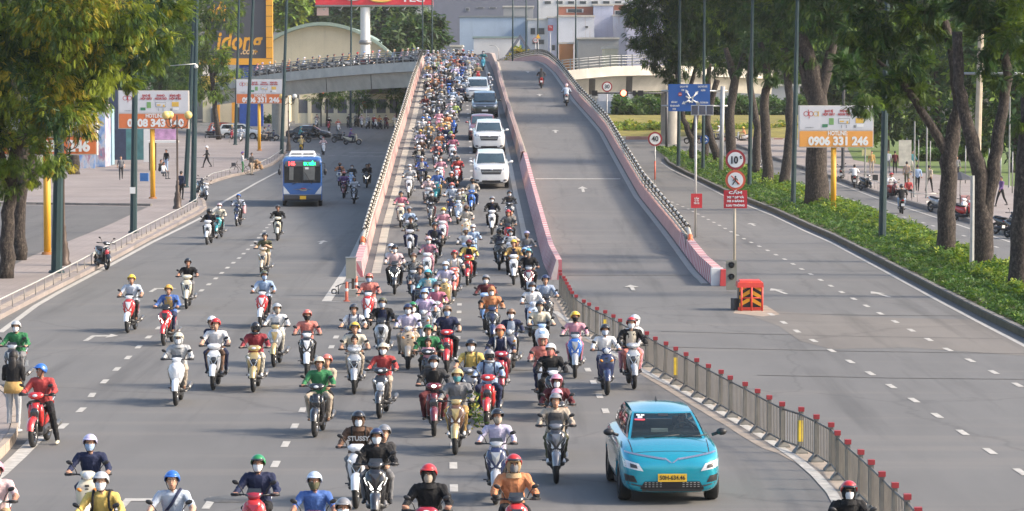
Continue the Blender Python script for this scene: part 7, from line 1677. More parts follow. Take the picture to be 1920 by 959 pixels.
# right pavement people
GRP = 'people on the right pavement'
for px, py, rz, pose, tp, tr, lb_ in [(1634, 326, 0, 'stand', 'mustard', 'beige', 'man in mustard yellow shirt standing on the right pavement'), (1665, 324, 0, 'stand', 'white', 'grey', 'person in white partly behind the dark green post'), (1678, 326, R(180), 'stand', 'maroon', 'black', 'person in dark maroon clothes with back turned'), (1720, 360, R(180), 'walk', 'sky', 'black', 'person in light blue shirt and black shorts seen from behind'), (1711, 325, R(30), 'walk', 'teal', 'cream', 'person in green top walking behind the blue shirt'), (1742, 361, R(150), 'walk', 'beige', 'black', 'person in beige cap and dark vest walking'), (1700, 352, R(160), 'stand', 'tan', 'olive', 'person in tan vest standing by the rail'), (1877, 388, R(-60), 'walk', 'purple', 'black', 'man in purple shirt and dark shorts walking right'), (1910, 398, R(120), 'stand', 'black', 'charcoal', 'person in black at the right edge by parked motorbikes'), (1703, 372, 0, 'sit', 'red', 'black', 'seated person in red at the kerb behind the rider'), (1794, 338, 0, 'stand', 'grey', 'charcoal', 'person in grey seen just right of the big trunk')]:
    foot(pose, px, py, rz, tp, tr, lb_, base=.2, group=GRP)
for px, py, wd_, l in ((1700, 338, .0, ''),):
    upright('notice_board', 1685, 1709, 263, 312, mat('notice', (.50, .48, .40), .6, n=.3, ns=3), 'pale notice board with printed fruit standing behind the pavement', 'notice board', .1, Y=215)
    upright('yellow_notice', 1616, 1633, 281, 292, mat('notice_y', (.50, .46, .22), .6, n=.1), 'small yellowish notice on the thin post', 'notice', .06, Y=232)
upright('black_backpack', 1636, 1646, 328, 340, BLACK, 'black bag standing alone on the right pavement', 'bag', .2)
um = P(1800, 385, .2); o = empty('folded_stall', um); MB().lathe((0, 0, 0), [(.0, 1.9), (.9, 1.5), (.95, 1.45)], 8, smooth=False).build('umbrella_cloth', DARK, o); MB().tube([(0, 0, 0), (0, 0, 1.9)], .03, 6).build('umbrella_pole', GREYM, o); MB().box((.5, .2, .3), (.9, .6, .5)).build('stall_box', mat('stall_pink', (.45, .25, .24), .7, n=.3), o); tag(o, 'small street stall with dark umbrella right of the big trunk', 'stall')
# ======================= VEGETATION =======================
def leafmat(name, c, rough=.55):
    m = bpy.data.materials.new(name); m.use_nodes = True; t = m.node_tree; b = t.nodes['Principled BSDF']; g = t.nodes.new('ShaderNodeNewGeometry')
    n1 = noise_node(t, g.outputs['Position'], .9, 3); n2 = noise_node(t, g.outputs['Position'], 9, 2)
    col = mix(t, n1.outputs['Fac'], tuple(x*.55 for x in c), tuple(x*1.5 for x in c)); col = mix(t, mathn(t, 'MULTIPLY', n2.outputs['Fac'], .5), col, (c[0]*1.9, c[1]*1.5, c[2]*.9))
    t.links.new(col, b.inputs['Base Color']); b.inputs['Roughness'].default_value = rough; b.inputs['Specular IOR Level'].default_value = .35
    tr = t.nodes.new('ShaderNodeBsdfTranslucent'); ms = t.nodes.new('ShaderNodeMixShader'); ms.inputs[0].default_value = .28
    tc = mix(t, .5, col, (c[0]*2.2, c[1]*2.0, c[2]*.8)); t.links.new(tc, tr.inputs[0]); t.links.new(b.outputs[0], ms.inputs[1]); t.links.new(tr.outputs[0], ms.inputs[2]); t.links.new(ms.outputs[0], t.nodes['Material Output'].inputs[0])
    return m
LF = dict(olive=leafmat('leaf_olive', (.105, .17, .022)), gold=leafmat('leaf_gold', (.28, .25, .03)), mid=leafmat('leaf_mid', (.065, .115, .022)), dark=leafmat('leaf_dark', (.032, .085, .022)), deep=leafmat('leaf_deep', (.020, .055, .020)), bright=leafmat('leaf_bright', (.12, .21, .025)), lime=leafmat('leaf_lime', (.20, .26, .03)), hedge=leafmat('leaf_hedge', (.045, .11, .016)), far=leafmat('leaf_far', (.075, .12, .05)))
BARK = bpy.data.materials.new('bark'); BARK.use_nodes = True; t = BARK.node_tree; g_ = t.nodes.new('ShaderNodeNewGeometry').outputs['Position']; n1 = noise_node(t, mapping(t, g_, (9, 9, 4.5)), 1.4, 6, .75)
cr = ramp(t, n1.outputs['Fac'], [(.40, (.016, .012, .010)), (.52, (.045, .034, .028)), (.62, (.095, .078, .062)), (.72, (.26, .22, .18))]); t.links.new(cr.outputs[0], t.nodes['Principled BSDF'].inputs['Base Color']); t.nodes['Principled BSDF'].inputs['Roughness'].default_value = .9
bp = t.nodes.new('ShaderNodeBump'); bp.inputs['Strength'].default_value = .8; bp.inputs['Distance'].default_value = .08; t.links.new(n1.outputs['Fac'], bp.inputs['Height']); t.links.new(bp.outputs[0], t.nodes['Principled BSDF'].inputs['Normal'])
def frond_t(pairs=7, ln=1.0, w=.42):
    vs, fs = [], []
    for i in range(pairs):
        x = .12+.88*i/pairs; l = w*math.sin(math.pi*(.18+.78*i/pairs))**.7; z = -.30*x*x
        for s in (-1, 1):
            o = len(vs); vs += [(x, 0, z), (x+.05+.10, s*l*.5, z-.03), (x+.16+.06, s*l, z-.11), (x+.02, s*l*.55, z-.05)]; fs.append((o, o+1, o+2, o+3))
    return np.array(vs), np.array(fs)
def leaf_t(): return np.array([(0, 0, 0), (.5, -.28, .03), (1, 0, -.05), (.5, .28, .03)]), np.array([(0, 1, 2, 3)])
def tuft_t():
    vs, fs = [], []
    for k in range(4):
        a = k*1.7; c, s = math.cos(a), math.sin(a); o = len(vs)
        for x, y, z in ((0, 0, 0), (.5, -.2, .12*(k-1.5)), (1, 0, .2*(k-1.5)-.1), (.5, .2, .12*(k-1.5))): vs.append((x*c*.8-y*s+.1, x*s*.8+y*c, z))
        fs.append((o, o+1, o+2, o+3))
    return np.array(vs), np.array(fs)
def scatter(name, pos, dirs, size, tmpl, mats, mi, par=None):
    V, Fq = tmpl; n = len(pos); X = dirs/np.linalg.norm(dirs, axis=1, keepdims=True); up = RNG.normal(0, .35, (n, 3))+np.array((0, 0, 1)); Yv = np.cross(up, X); Yv /= np.linalg.norm(Yv, axis=1, keepdims=True)+1e-9; Z = np.cross(X, Yv)
    co = pos[:, None, :]+size[:, None, None]*(V[None, :, 0:1]*X[:, None, :]+V[None, :, 1:2]*Yv[:, None, :]+V[None, :, 2:3]*Z[:, None, :])
    nv = len(V); nf = len(Fq); me = bpy.data.meshes.new(name); me.vertices.add(n*nv); me.vertices.foreach_set('co', co.ravel().astype(np.float32))
    idx = (np.arange(n)[:, None, None]*nv+Fq[None]).ravel(); me.loops.add(len(idx)); me.loops.foreach_set('vertex_index', idx.astype(np.int32)); me.polygons.add(n*nf); me.polygons.foreach_set('loop_start', (np.arange(n*nf)*4).astype(np.int32))
    for m in mats: me.materials.append(m)
    me.polygons.foreach_set('material_index', np.repeat(mi, nf).astype(np.int32)); me.update(calc_edges=True); return new_obj(name, me, [], par)
def crown(blobs, n_per, size, mats, w, par, tmpl=None, droop=.35, clump=.9):
    """blobs: (centre, radius xyz); leaves gathered in clumps so that gaps show through"""
    P_, D_, M_ = [], [], []
    for c, r in blobs:
        c = np.array(c); r = np.array(r); vol = (r.prod())**(1/3); nc = max(5, int(10*(vol/1.0)**2*clump)); n = int(n_per*(vol**2))
        d = RNG.normal(size=(nc, 3)); d /= np.linalg.norm(d, axis=1, keepdims=True); cc = d*(RNG.uniform(.35, 1.0, (nc, 1))**.5); 
        k = RNG.integers(0, nc, n); q = cc[k]+RNG.normal(0, .20, (n, 3)); P_.append(c+q*r); dd = q*.8+RNG.normal(0, .55, (n, 3)); dd[:, 2] -= droop; D_.append(dd)
        cm_ = RNG.choice(len(mats), size=nc, p=w); mi = cm_[k]; sw = RNG.random(n) < .25; mi[sw] = RNG.choice(len(mats), size=sw.sum(), p=w); M_.append(mi)
    pos = np.concatenate(P_); dr = np.concatenate(D_); mi = np.concatenate(M_)
    return scatter('crown', pos, dr, RNG.uniform(.7, 1.25, len(pos))*size, tmpl or frond_t(), [LF[m] for m in mats], mi, par)
def limb(b, pts, rs):
    out = []; rr2 = []
    for i in range(len(pts)-1):
        a, c = Vector(pts[i]), Vector(pts[i+1]); n = 4
        for k in range(n): t = k/n; out.append(a.lerp(c, t)+Vector((random.gauss(0, .035), random.gauss(0, .035), 0))*min(1, rs[i]*3)); rr2.append(.92*(rs[i]*(1-t)+rs[i+1]*t)*random.uniform(.97, 1.04))
    out.append(Vector(pts[-1])); rr2.append(rs[-1]); b.tube(out, rr2, 12)
def tree(px, py, base, limbs, blobs, label, mats, w, size=.4, n=260, group=None, tmpl=None, name='tree', droop=.35, Yb=None, dy=1.0, clump=.9):
    """limbs: lists of (px, py, radius) at the trunk's own distance; blobs: (px, py, r_px, dY)"""
    p = P(px, py, base) if Yb is None else at(px, py, Yb); Y = p.y; o = empty(name, p); s = Y/F
    b = MB()
    for L in limbs: limb(b, [at(x, y, Y+(z_[0] if z_ else 0)) for x, y, r, *z_ in L], [r for x, y, r, *z_ in L])
    if limbs: wchild(b.build('trunk', BARK), o)
    bl = []
    for x, y, r, *z_ in blobs: q = at(x, y, Y+(z_[0] if z_ else 0)); bl.append(((q.x, q.y, q.z), (r*s, r*s*dy, r*s*.85)))
    wchild(crown(bl, n, size, mats, w, None, tmpl, droop, clump), o)
    return tag(o, label, 'tree' if name == 'tree' else name, group)
# big feathery tree at the left edge
tree(14, 522, .15, [[(12, 526, .32), (14, 440, .27), (20, 360, .25), (30, 280, .24), (60, 200, .18), (110, 120, .12)], [(20, 360, .25), (-10, 260, .2), (-40, 140, .15)], [(30, 280, .18), (70, 230, .12), (150, 180, .07), (230, 130, .04)], [(60, 200, .14), (130, 90, .10), (220, 40, .06), (310, 30, .03)]],
     [(0, 20, 85), (40, 40, 90), (110, 20, 80, -3), (170, 40, 75, 2), (240, 20, 65, -2), (300, 30, 52), (325, 75, 26, 1), (270, 90, 50, 1), (200, 110, 60, -2), (60, 140, 85, -1), (130, 130, 70, 2), (170, 170, 42), (225, 150, 30), (110, 210, 60, -2), (50, 220, 70, 1), (20, 290, 50), (80, 280, 42, -2), (105, 300, 26), (140, 235, 34), (160, 205, 24, -1), (10, 350, 30), (60, 335, 20), (60, -110, 90), (200, -100, 90), (330, -60, 40), (-60, 100, 90), (-60, 250, 70)],
     'large feathery tree with yellow green leaves filling the top left corner', ['olive', 'gold', 'mid', 'lime', 'deep'], [.28, .12, .26, .08, .26], .27, 600, droop=.5)
tree(38, 488, .15, [[(38, 492, .30), (36, 400, .26), (42, 320, .24), (50, 240, .2), (20, 150, .15)]], [(40, 180, 50, 3), (90, 120, 50, 3)], 'second rough trunked tree just behind the nearest left trunk', ['dark', 'mid', 'olive'], [.5, .3, .2], .42, 200)
tree(62, 352, .15, [[(62, 356, .42), (62, 300, .36), (60, 200, .3)]], [(60, 180, 50), (20, 140, 50), (120, 150, 40)], 'thick dark trunk beside the top edge of the asphalt bay', ['dark', 'mid'], [.5, .5], .5, 150)
tree(138, 327, .15, [[(138, 330, .5), (138, 290, .42), (136, 180, .35)]], [(140, 150, 50), (190, 110, 50), (240, 140, 40)], 'thick trunk in front of the hidden left billboard', ['dark', 'mid', 'deep'], [.4, .3, .3], .5, 180)
tree(408, 262, .15, [[(410, 262, .3), (398, 150, .25), (385, 70, .2), (395, 20, .15)], [(398, 150, .15), (425, 90, .08)]], [(400, 10, 40), (425, 40, 24), (375, 60, 30), (365, 110, 26), (400, 105, 30), (425, 125, 26), (385, 165, 30), (412, 170, 22), (360, 160, 26), (350, 60, 26), (365, 20, 26), (440, 10, 20)], 'bright green tree in front of the dark orange framed billboard', ['mid', 'bright', 'lime', 'dark'], [.4, .3, .1, .2], .55, 120, dy=.8)
tree(300, 252, .15, [[(300, 252, .3), (300, 100, .2)]], [(300, 120, 40), (330, 150, 30), (270, 130, 35), (260, 80, 50), (320, 80, 40), (220, 130, 50), (180, 100, 50)], 'shadowed green tree behind the left billboard', ['dark', 'mid', 'deep'], [.5, .3, .2], .6, 100)
# far trees behind the hall
fm, fw_ = ['far', 'mid', 'dark', 'deep'], [.35, .2, .25, .2]
for k, (x, y, r, Y, l) in enumerate([(535, 10, 42, 470, 'light green tree crown between the billboard and the hall roof'), (600, 20, 55, 520, 'dark tree crown above the hall, left of the red billboard column'), (660, 30, 50, 515, 'dark tree crown behind the red billboard column'), (735, 35, 50, 500, 'dark tree crown right of the red billboard column'), (760, 75, 42, 420, 'round green tree at the right end of the hall roof'), (800, 60, 34, 420, 'green tree beside the blue grey tower')]):
    tree(x, 150, 0, [[(x, 230, .5), (x, y+10, .35)]], [(x, y, r), (x-r*.6, y+r*.35, r*.6), (x+r*.6, y+r*.3, r*.6), (x+r*.2, y-r*.5, r*.6), (x, y+r*.7, r*.5)], l, fm if k != 0 else ['lime', 'bright', 'mid'], fw_ if k != 0 else [.3, .4, .3], 1.1, 34, 'trees behind the hall', tmpl=tuft_t(), Yb=Y)
for k, (x, l) in enumerate([(612, 'small flat topped tree left of the thin green post'), (672, 'small spreading tree behind the no entry sign'), (742, 'small spreading tree tucked beside the flyover parapet')]):
    tree(x, 226, 0, [[(x, 238, .14), (x+2, 200, .10), (x, 185, .07)]], [(x-22, 186, 15), (x, 176, 18), (x+24, 184, 16), (x+4, 192, 18), (x-8, 168, 8), (x+14, 170, 9)], l, ['mid', 'dark', 'bright', 'deep'], [.4, .25, .15, .2], .55, 90, 'small trees by the far fence', Yb=372, dy=.9)
for x, y, r, l in ((488, 226, 12, 'dark shrub on the far kerb left of the blue bus'), (514, 222, 10, 'shrub on the far kerb behind the globe lamp')): tree(x, y, 0, [], [(x, y, r), (x-r, y+3, r*.8), (x+r, y+3, r*.8)], l, ['dark', 'deep', 'mid'], [.4, .3, .3], .4, 120, tmpl=tuft_t(), name='shrub', Yb=378)
tree(975, 105, 0, [], [(975, 104, 16), (958, 110, 12), (990, 110, 12), (968, 98, 8)], 'yellowish bush behind the crest below the chevron roof', ['olive', 'gold', 'mid'], [.4, .3, .3], .6, 90, tmpl=tuft_t(), name='bush', Yb=345)
# median trees
dm, dw = ['deep', 'dark', 'mid', 'bright'], [.42, .34, .17, .07]
MT = 'big dark trees in the planted median'
def mt(px, py, limbs, blobs, label, n=130, size=.44, **kw):
    n = int(n*2.2); x0 = sum(b[0] for b in blobs)/len(blobs); blobs = blobs+[(x0-30, -70, 60), (x0+40, -60, 60), (x0, -150, 70)]  # unseen crown masses above the frame, added to shade the trunks
    tree(px, py, .2, limbs, blobs, label, kw.pop('mats', dm), kw.pop('w', dw), size, n, MT, **kw)
mt(1297, 302, [[(1300, 302, .38), (1297, 262, .33), (1282, 225, .24), (1272, 170, .2), (1268, 120, .16)], [(1297, 262, .25), (1306, 215, .22), (1295, 160, .2), (1310, 110, .15)]], [(1195, 28, 26), (1215, 60, 34), (1240, 20, 50), (1255, 80, 42), (1225, 108, 24), (1252, 128, 18), (1258, 150, 12), (1280, 110, 30), (1230, -40, 50), (1200, 85, 18), (1185, 10, 14)], 'leftmost median tree with two leaning limbs behind the blue board')
mt(1326, 304, [[(1322, 304, .3), (1326, 220, .26), (1330, 120, .2)]], [(1310, 40, 45), (1325, 100, 30), (1300, 5, 45), (1345, 60, 35), (1318, 135, 12)], 'median tree between the solar pole and the grey gantry column')
mt(1345, 310, [[(1350, 310, .42), (1335, 265, .33), (1325, 225, .28), (1345, 150, .25)]], [(1350, 20, 45), (1375, 90, 34), (1350, 120, 20), (1390, 40, 38)], 'curving median tree just left of the grey gantry column')
mt(1372, 318, [[(1372, 318, .46), (1368, 220, .40), (1378, 150, .36), (1360, 90, .2)], [(1378, 160, .25), (1400, 80, .18)]], [(1400, 15, 42), (1415, 85, 34), (1395, 125, 24), (1420, 130, 18)], 'thick median tree right of the grey gantry column')
mt(1416, 333, [[(1416, 333, .34), (1420, 240, .3), (1405, 150, .25), (1412, 80, .2)]], [(1440, 20, 42), (1430, 75, 34)], 'slender median tree behind the 10t sign post')
mt(1441, 348, [[(1441, 350, .46), (1438, 300, .38), (1432, 200, .33), (1440, 140, .28), (1425, 80, .2)]], [(1465, 25, 42), (1450, 95, 34), (1478, 70, 30), (1448, 135, 22)], 'dark thick median tree left of the second red kerb sign')
mt(1472, 352, [[(1470, 354, .42), (1478, 290, .34), (1482, 190, .3), (1470, 90, .25)]], [(1500, 30, 42), (1490, 105, 28), (1510, 80, 28), (1495, 140, 14)], 'median tree hugging the green lamp post left of the billboard')
mt(1532, 388, [[(1532, 390, .78), (1530, 300, .66), (1535, 200, .60), (1525, 130, .5), (1500, 60, .3)], [(1530, 220, .25), (1510, 160, .22), (1495, 90, .18)], [(1535, 190, .4), (1560, 90, .3), (1575, 20, .2)]], [(1530, 15, 48), (1555, 60, 36), (1520, 95, 26), (1560, 130, 20, 2), (1590, 20, 40), (1500, -20, 40)], 'very thick trunk directly behind the right billboard', n=110)
nm, nw = ['dark', 'mid', 'bright', 'deep'], [.36, .26, .12, .26]
mt(1772, 483, [[(1772, 486, .44), (1775, 420, .39), (1778, 330, .36), (1782, 280, .36), (1798, 200, .26), (1790, 110, .24), (1770, 40, .18)], [(1780, 300, .24), (1755, 250, .2), (1715, 190, .18), (1690, 150, .12), (1640, 110, .07)]], [(1610, 20, 38), (1590, 50, 28), (1650, 45, 46), (1640, 90, 36), (1585, 130, 26, -2), (1615, 165, 26, -2), (1650, 150, 30), (1625, 195, 20, -2), (1600, 202, 10, -2), (1690, 100, 40), (1720, 40, 50), (1705, 155, 34), (1735, 130, 28), (1670, 185, 20), (1725, 180, 14), (1760, 10, 40), (1780, 60, 22)], 'forked big median tree whose left limb reaches the billboard', n=250, size=.34, mats=nm, w=nw)
mt(1838, 508, [[(1843, 512, .44), (1845, 430, .40), (1838, 330, .33), (1815, 240, .26), (1800, 160, .22), (1795, 60, .2)], [(1845, 430, .30), (1862, 330, .28), (1875, 230, .24), (1890, 150, .2), (1880, 60, .16)]], [(1840, 20, 46), (1850, 80, 36), (1880, 60, 40), (1815, 20, 34), (1890, 110, 26), (1870, 140, 22), (1905, 30, 40), (1845, 120, 14)], 'large V shaped median tree right of the forked one', n=250, size=.34, mats=['dark', 'mid', 'olive', 'deep'], w=[.33, .27, .14, .26])
mt(1915, 548, [[(1912, 552, .46), (1915, 430, .40), (1925, 300, .36), (1935, 150, .3)]], [(1915, 70, 34), (1940, 20, 50), (1930, 150, 30), (1912, 230, 12)], 'thick trunk cut by the right edge of the photo', n=220, size=.34, mats=['dark', 'olive', 'mid', 'deep'], w=[.35, .2, .2, .25])
# park trees behind the right pavement
for k, (x, y, Y, pts, l) in enumerate([(1580, 300, 300, [(1570, 200, 50), (1600, 150, 60), (1560, 110, 60), (1620, 60, 60)], 'shaded park tree behind the right billboard'), (1660, 300, 285, [(1660, 170, 60), (1690, 220, 40), (1640, 230, 40), (1680, 90, 60)], 'shaded park tree right of the billboard'), (1755, 310, 270, [(1740, 180, 55), (1770, 240, 36), (1720, 250, 34), (1770, 100, 60)], 'park tree seen between the lamp post and the forked tree'), (1830, 320, 250, [(1830, 200, 55), (1850, 260, 36), (1800, 270, 30), (1830, 110, 60)], 'park tree behind the V shaped tree'), (1900, 330, 240, [(1900, 190, 60), (1900, 270, 40), (1940, 240, 50), (1890, 110, 60)], 'park tree behind the right edge trunk')]):
    tree(x, y, 0, [[(x, y+10, .35), (x+4, y-80, .28), (x, y-180, .2)]], pts, l, ['mid', 'dark', 'deep', 'bright'], [.3, .3, .25, .15], .8, 60, 'park trees', Yb=Y, tmpl=tuft_t(), dy=.6)
# hedges and ground cover
def edgeX(pts): 
    q = sorted([(p.y, p.x) for p in pts]); return lambda Y: np.interp(Y, [a for a, b in q], [b for a, b in q])
mLx, mRx = edgeX(medL), edgeX(medR)
def bed_scatter(n, y0, y1, s0, s1, h, size, mats, w, label, pw=2.2):
    u = RNG.random(n); Y = 1/((1/y1)+(1/y0-1/y1)*(1-u)) if pw else y0+(y1-y0)*u; s = RNG.uniform(s0, s1, n); X = mLx(Y)+.2+(mRx(Y)-mLx(Y)-.4)*s
    e = np.minimum(1, 5*np.minimum(s-s0+.02, s1-s+.02)/(s1-s0)); lump = .65+.35*np.sin(Y*1.1+X*2.3)*np.cos(X*1.9-Y*.6); Z = .18+h*e**.6*lump*(RNG.random(n)**.35)+np.maximum(0, .0125*(Y-240))
    pos = np.stack([X, Y, Z], 1); d = RNG.normal(0, 1, (n, 3)); d[:, 2] = np.abs(d[:, 2])*.5; mi = RNG.choice(len(mats), n, p=w)
    o = scatter('hedge', pos, d, RNG.uniform(.7, 1.3, n)*size*(.55+Y/220), tuft_t(), [LF[m] for m in mats], mi); return tag(o, label, 'hedge', kind='stuff')
bed_scatter(30000, 55, 292, .02, .56, .34, .13, ['hedge', 'mid', 'dark', 'bright'], [.45, .2, .25, .10], 'low dark green ground cover along the median kerb')
bed_scatter(22000, 55, 285, .46, .98, .62, .17, ['bright', 'lime', 'hedge', 'mid'], [.38, .16, .30, .16], 'taller bright green shrubs behind the low hedge in the median')
def band(n, x0, x1, Y0, Y1, z0, z1, size, mats, w, label, xsp=None):
    Y = RNG.uniform(Y0, Y1, n); px = RNG.uniform(x0, x1, n); X = (px-CX)/F*Y; top = z1*(.72+.28*np.sin(X*.9)*np.cos(X*.37+Y)); Z = z0+(top-z0)*RNG.random(n)**.5; pos = np.stack([X, Y, Z+np.minimum(2, .0125*(Y-240))], 1)
    d = RNG.normal(0, 1, (n, 3)); d[:, 2] = np.abs(d[:, 2])+.2; return tag(scatter('shrub_band', pos, d, RNG.uniform(.7, 1.3, n)*size, tuft_t(), [LF[m] for m in mats], RNG.choice(len(mats), n, p=w)), label, 'shrubs', kind='stuff')
band(5000, 1150, 1540, 333, 344, .25, 1.5, .42, ['lime', 'bright', 'mid', 'gold'], [.3, .3, .25, .15], 'bright low plants at the front of the roundabout bed')
band(7000, 1150, 1540, 362, 372, 1.6, 3.9, .6, ['hedge', 'mid', 'dark', 'far'], [.3, .2, .3, .2], 'tall leafy green plants along the back of the roundabout bed')
band(2500, 1195, 1260, 374, 380, 2.0, 5.2, .8, ['lime', 'bright', 'mid'], [.4, .3, .3], 'yellow green clump of tall plants behind the traffic light')
for x0, x1, Y in ((1250, 2000, 405), (-250, 370, 395)): band(9000, x0, x1, Y, Y+12, 2, 27, 1.5, ['mid', 'dark', 'deep', 'far'], [.25, .3, .25, .2], 'dense wall of distant trees behind the %s side of the junction' % ('right' if x0 > 0 else 'left'))
band(2500, 1700, 1830, 262, 268, .2, 1.3, .4, ['hedge', 'dark', 'mid'], [.4, .4, .2], 'clipped hedge at the back of the right pavement')
# ======================= BUILDINGS =======================
def wallmat(name, c, rust=0.0, ns=.5):
    m = bpy.data.materials.new(name); m.use_nodes = True; t = m.node_tree; b = t.nodes['Principled BSDF']; g = t.nodes.new('ShaderNodeNewGeometry').outputs['Position']
    n1 = noise_node(t, g, ns, 5); n2 = noise_node(t, mapping(t, g, (1.6, 1.6, .10)), 1, 5); col = mix(t, n1.outputs['Fac'], tuple(x*.82 for x in c), tuple(min(1, x*1.15) for x in c))
    col = mix(t, mathn(t, 'MULTIPLY', ramp(t, n2.outputs['Fac'], [(.55, (0, 0, 0)), (.72, (1, 1, 1))]).outputs[0], .25+rust), col, (.38, .26, .15) if rust else tuple(x*.6 for x in c))
    t.links.new(col, b.inputs['Base Color']); b.inputs['Roughness'].default_value = .85; return m
WM = dict(blue=wallmat('pale_blue_wall', (.42, .50, .58)), white=wallmat('white_wall', (.60, .60, .59)), stained=wallmat('stained_wall', (.56, .58, .62), .45), cream=wallmat('cream_wall', (.60, .55, .40)), slate=wallmat('slate_wall', (.16, .17, .21)), grey=wallmat('grey_wall', (.34, .34, .33)), brick=wallmat('brick_wall', (.42, .16, .10)), lav=wallmat('lavender_wall', (.44, .46, .56)))
WIN = mat('window_dark', (.05, .06, .07), .2, n=0); FRM = mat('window_frame', (.5, .5, .48), .6, n=0)
def block(x0, x1, yt, Y, m, label, name='building', depth=12, wins=(), roof=None, yb=None, cat='building', lip=.25):
    a = at(x0, yt, Y); b_ = at(x1, yt, Y); z0 = hg(Y)-.3 if yb is None else at(x0, yb, Y).z; w = b_.x-a.x; h = a.z-z0; o = empty(name, ((a.x+b_.x)/2, Y, z0))
    MB().box((0, depth/2, h/2), (w, depth, h)).build('wall', m, o); MB().box((0, depth/2, h+lip/2), (w+.3, depth+.3, lip)).build('roof', roof or CONC2, o)
    for wx0, wy0, wx1, wy1 in wins:
        q0 = at(wx0, wy1, Y); q1 = at(wx1, wy0, Y); cx_ = (q0.x+q1.x)/2-o.location.x; cz_ = (q0.z+q1.z)/2-z0; ww, hh = q1.x-q0.x, q1.z-q0.z
        f = MB().box((cx_, -.03, cz_), (ww, .10, hh)).build('window', FRM, o); MB().box((cx_, -.10, cz_), (ww*.82, .05, hh*.82)).build('pane', WIN, f)
    return tag(o, label, cat)
block(812, 1010, -60, 640, WM['slate'], 'tall slate blue tower at the top centre', wins=[(873, 15, 880, 21), (873, 34, 880, 40), (872, 57, 880, 63), (894, 14, 908, 16), (917, 14, 931, 16)], depth=20)
block(700, 812, -60, 700, WM['grey'], 'grey building behind the dark trees left of the tower', depth=20)
block(862, 989, 33, 480, WM['blue'], 'long pale blue wall behind the crest', roof=GREYM); block(888, 975, 72, 455, WM['white'], 'white low wall building in front of the pale blue wall', roof=mat('green_roof', (.22, .30, .28), .7)); block(845, 866, 88, 440, WM['grey'], 'small grey roofed house at the left of the pale blue wall', wins=[(852, 92, 860, 99)])
block(990, 1032, 38, 470, WM['white'], 'white house with balconies and red signs at the crest', wins=[(994, 52, 1004, 66), (1008, 52, 1022, 66), (996, 74, 1022, 84)]); block(944, 1000, 14, 520, WM['grey'], 'grey terrace with flat canopy above the pale blue wall', roof=CONC2); block(1028, 1046, 34, 468, WM['lav'], 'narrow lavender house beside the stained wall', wins=[(1034, 84, 1041, 96)])
block(1046, 1114, 32, 465, WM['stained'], 'rust stained white wall at the right of the crest', wins=[(1097, 49, 1103, 53)]); block(1048, 1113, 13, 475, WM['brick'], 'orange brick rooftop room above the stained wall', wins=[(1062, 17, 1094, 24)]); block(1113, 1150, 11, 472, WM['lav'], 'tall lavender white wall right of the brick room'); block(1150, 1178, 31, 470, WM['stained'], 'stained white block beside the tall lavender wall', wins=[(1152, 20, 1174, 30)]); block(1176, 1260, 20, 465, WM['lav'], 'pale wall partly covered by the first median tree'); block(1152, 1176, 10, 500, WM['brick'], 'brick upper storey at the right behind the lavender wall')
block(1084, 1160, 74, 430, WM['grey'], 'greyish plain wall below the rusty one'); block(1134, 1158, 92, 415, WM['cream'], 'small planter roof structure at the end of the plain wall'); block(1050, 1075, 83, 440, wallmat('orange_board', (.62, .26, .10)), 'orange board house front at the foot of the stained wall')
block(1010, 1240, -30, 700, WM['white'], 'pale distant building block along the top edge', wins=[(1020+k*22, 2, 1034+k*22, 8) for k in range(9)], depth=25)
block(380, 1120, 60, 760, WM['grey'], 'long grey city block far behind everything', depth=30)
o = empty('chevron_roof', at(975, 100, 440)); b = MB()
for s in (-1, 1): b = MB().add([(s*2.1, -.2, -.4), (0, -.2, 2.6), (0, -.2, 2.0), (s*1.5, -.2, -.4), (s*2.1, .4, -.4), (0, .4, 2.6), (0, .4, 2.0), (s*1.5, .4, -.4)], [(0, 1, 2, 3), (4, 7, 6, 5), (0, 4, 5, 1), (3, 2, 6, 7)]); b.build('roof_beam', WM['slate'], o)
tag(o, 'dark chevron shaped roof gable behind the crest', 'roof')
# arched hall
Y = 415; a = at(508, 104, Y); b_ = at(748, 104, Y); cw_ = b_.x-a.x; o = empty('arched_hall', ((a.x+b_.x)/2, Y, hg(Y))); zb = at(600, 104, Y).z-hg(Y); zt = at(600, 49, Y).z-hg(Y); n = 24
xs = [(-cw_/2+cw_*i/n) for i in range(n+1)]; arc = lambda x: zb-1.0+(zt-zb+1.0)*(1-((x+cw_*.10)/(cw_*.60))**2) if True else 0
top = [(x, max(zb-.9, min(zt, arc(x)))) for x in xs]; MB().prism(top+[(cw_/2, 0), (-cw_/2, 0)], 0, 25).build('wall', WM['cream'], o)
vs = []; 
for x, z in top: vs += [(x, -.8, z+.05), (x, 26, z+.05), (x, 26, z+.5), (x, -.8, z+.5)]
MB().add(vs, [f for i in range(n) for f in ((4*i, 4*i+4, 4*i+5, 4*i+1), (4*i+3, 4*i+2, 4*i+6, 4*i+7), (4*i, 4*i+3, 4*i+7, 4*i+4))]).build('roof', mat('hall_roof', (.27, .36, .30), .6, n=.1), o)
MB().box((0, -.15, zb-1.4), (cw_*.98, .25, .25)).build('ledge', CONC2, o); tag(o, 'cream arched hall with green rimmed roof behind the left branch', 'hall')
block(508, 790, 152, 400, WM['cream'], 'yellowish low building under the left flyover branch', wins=[(538, 176, 563, 192), (722, 160, 745, 175)], depth=10)
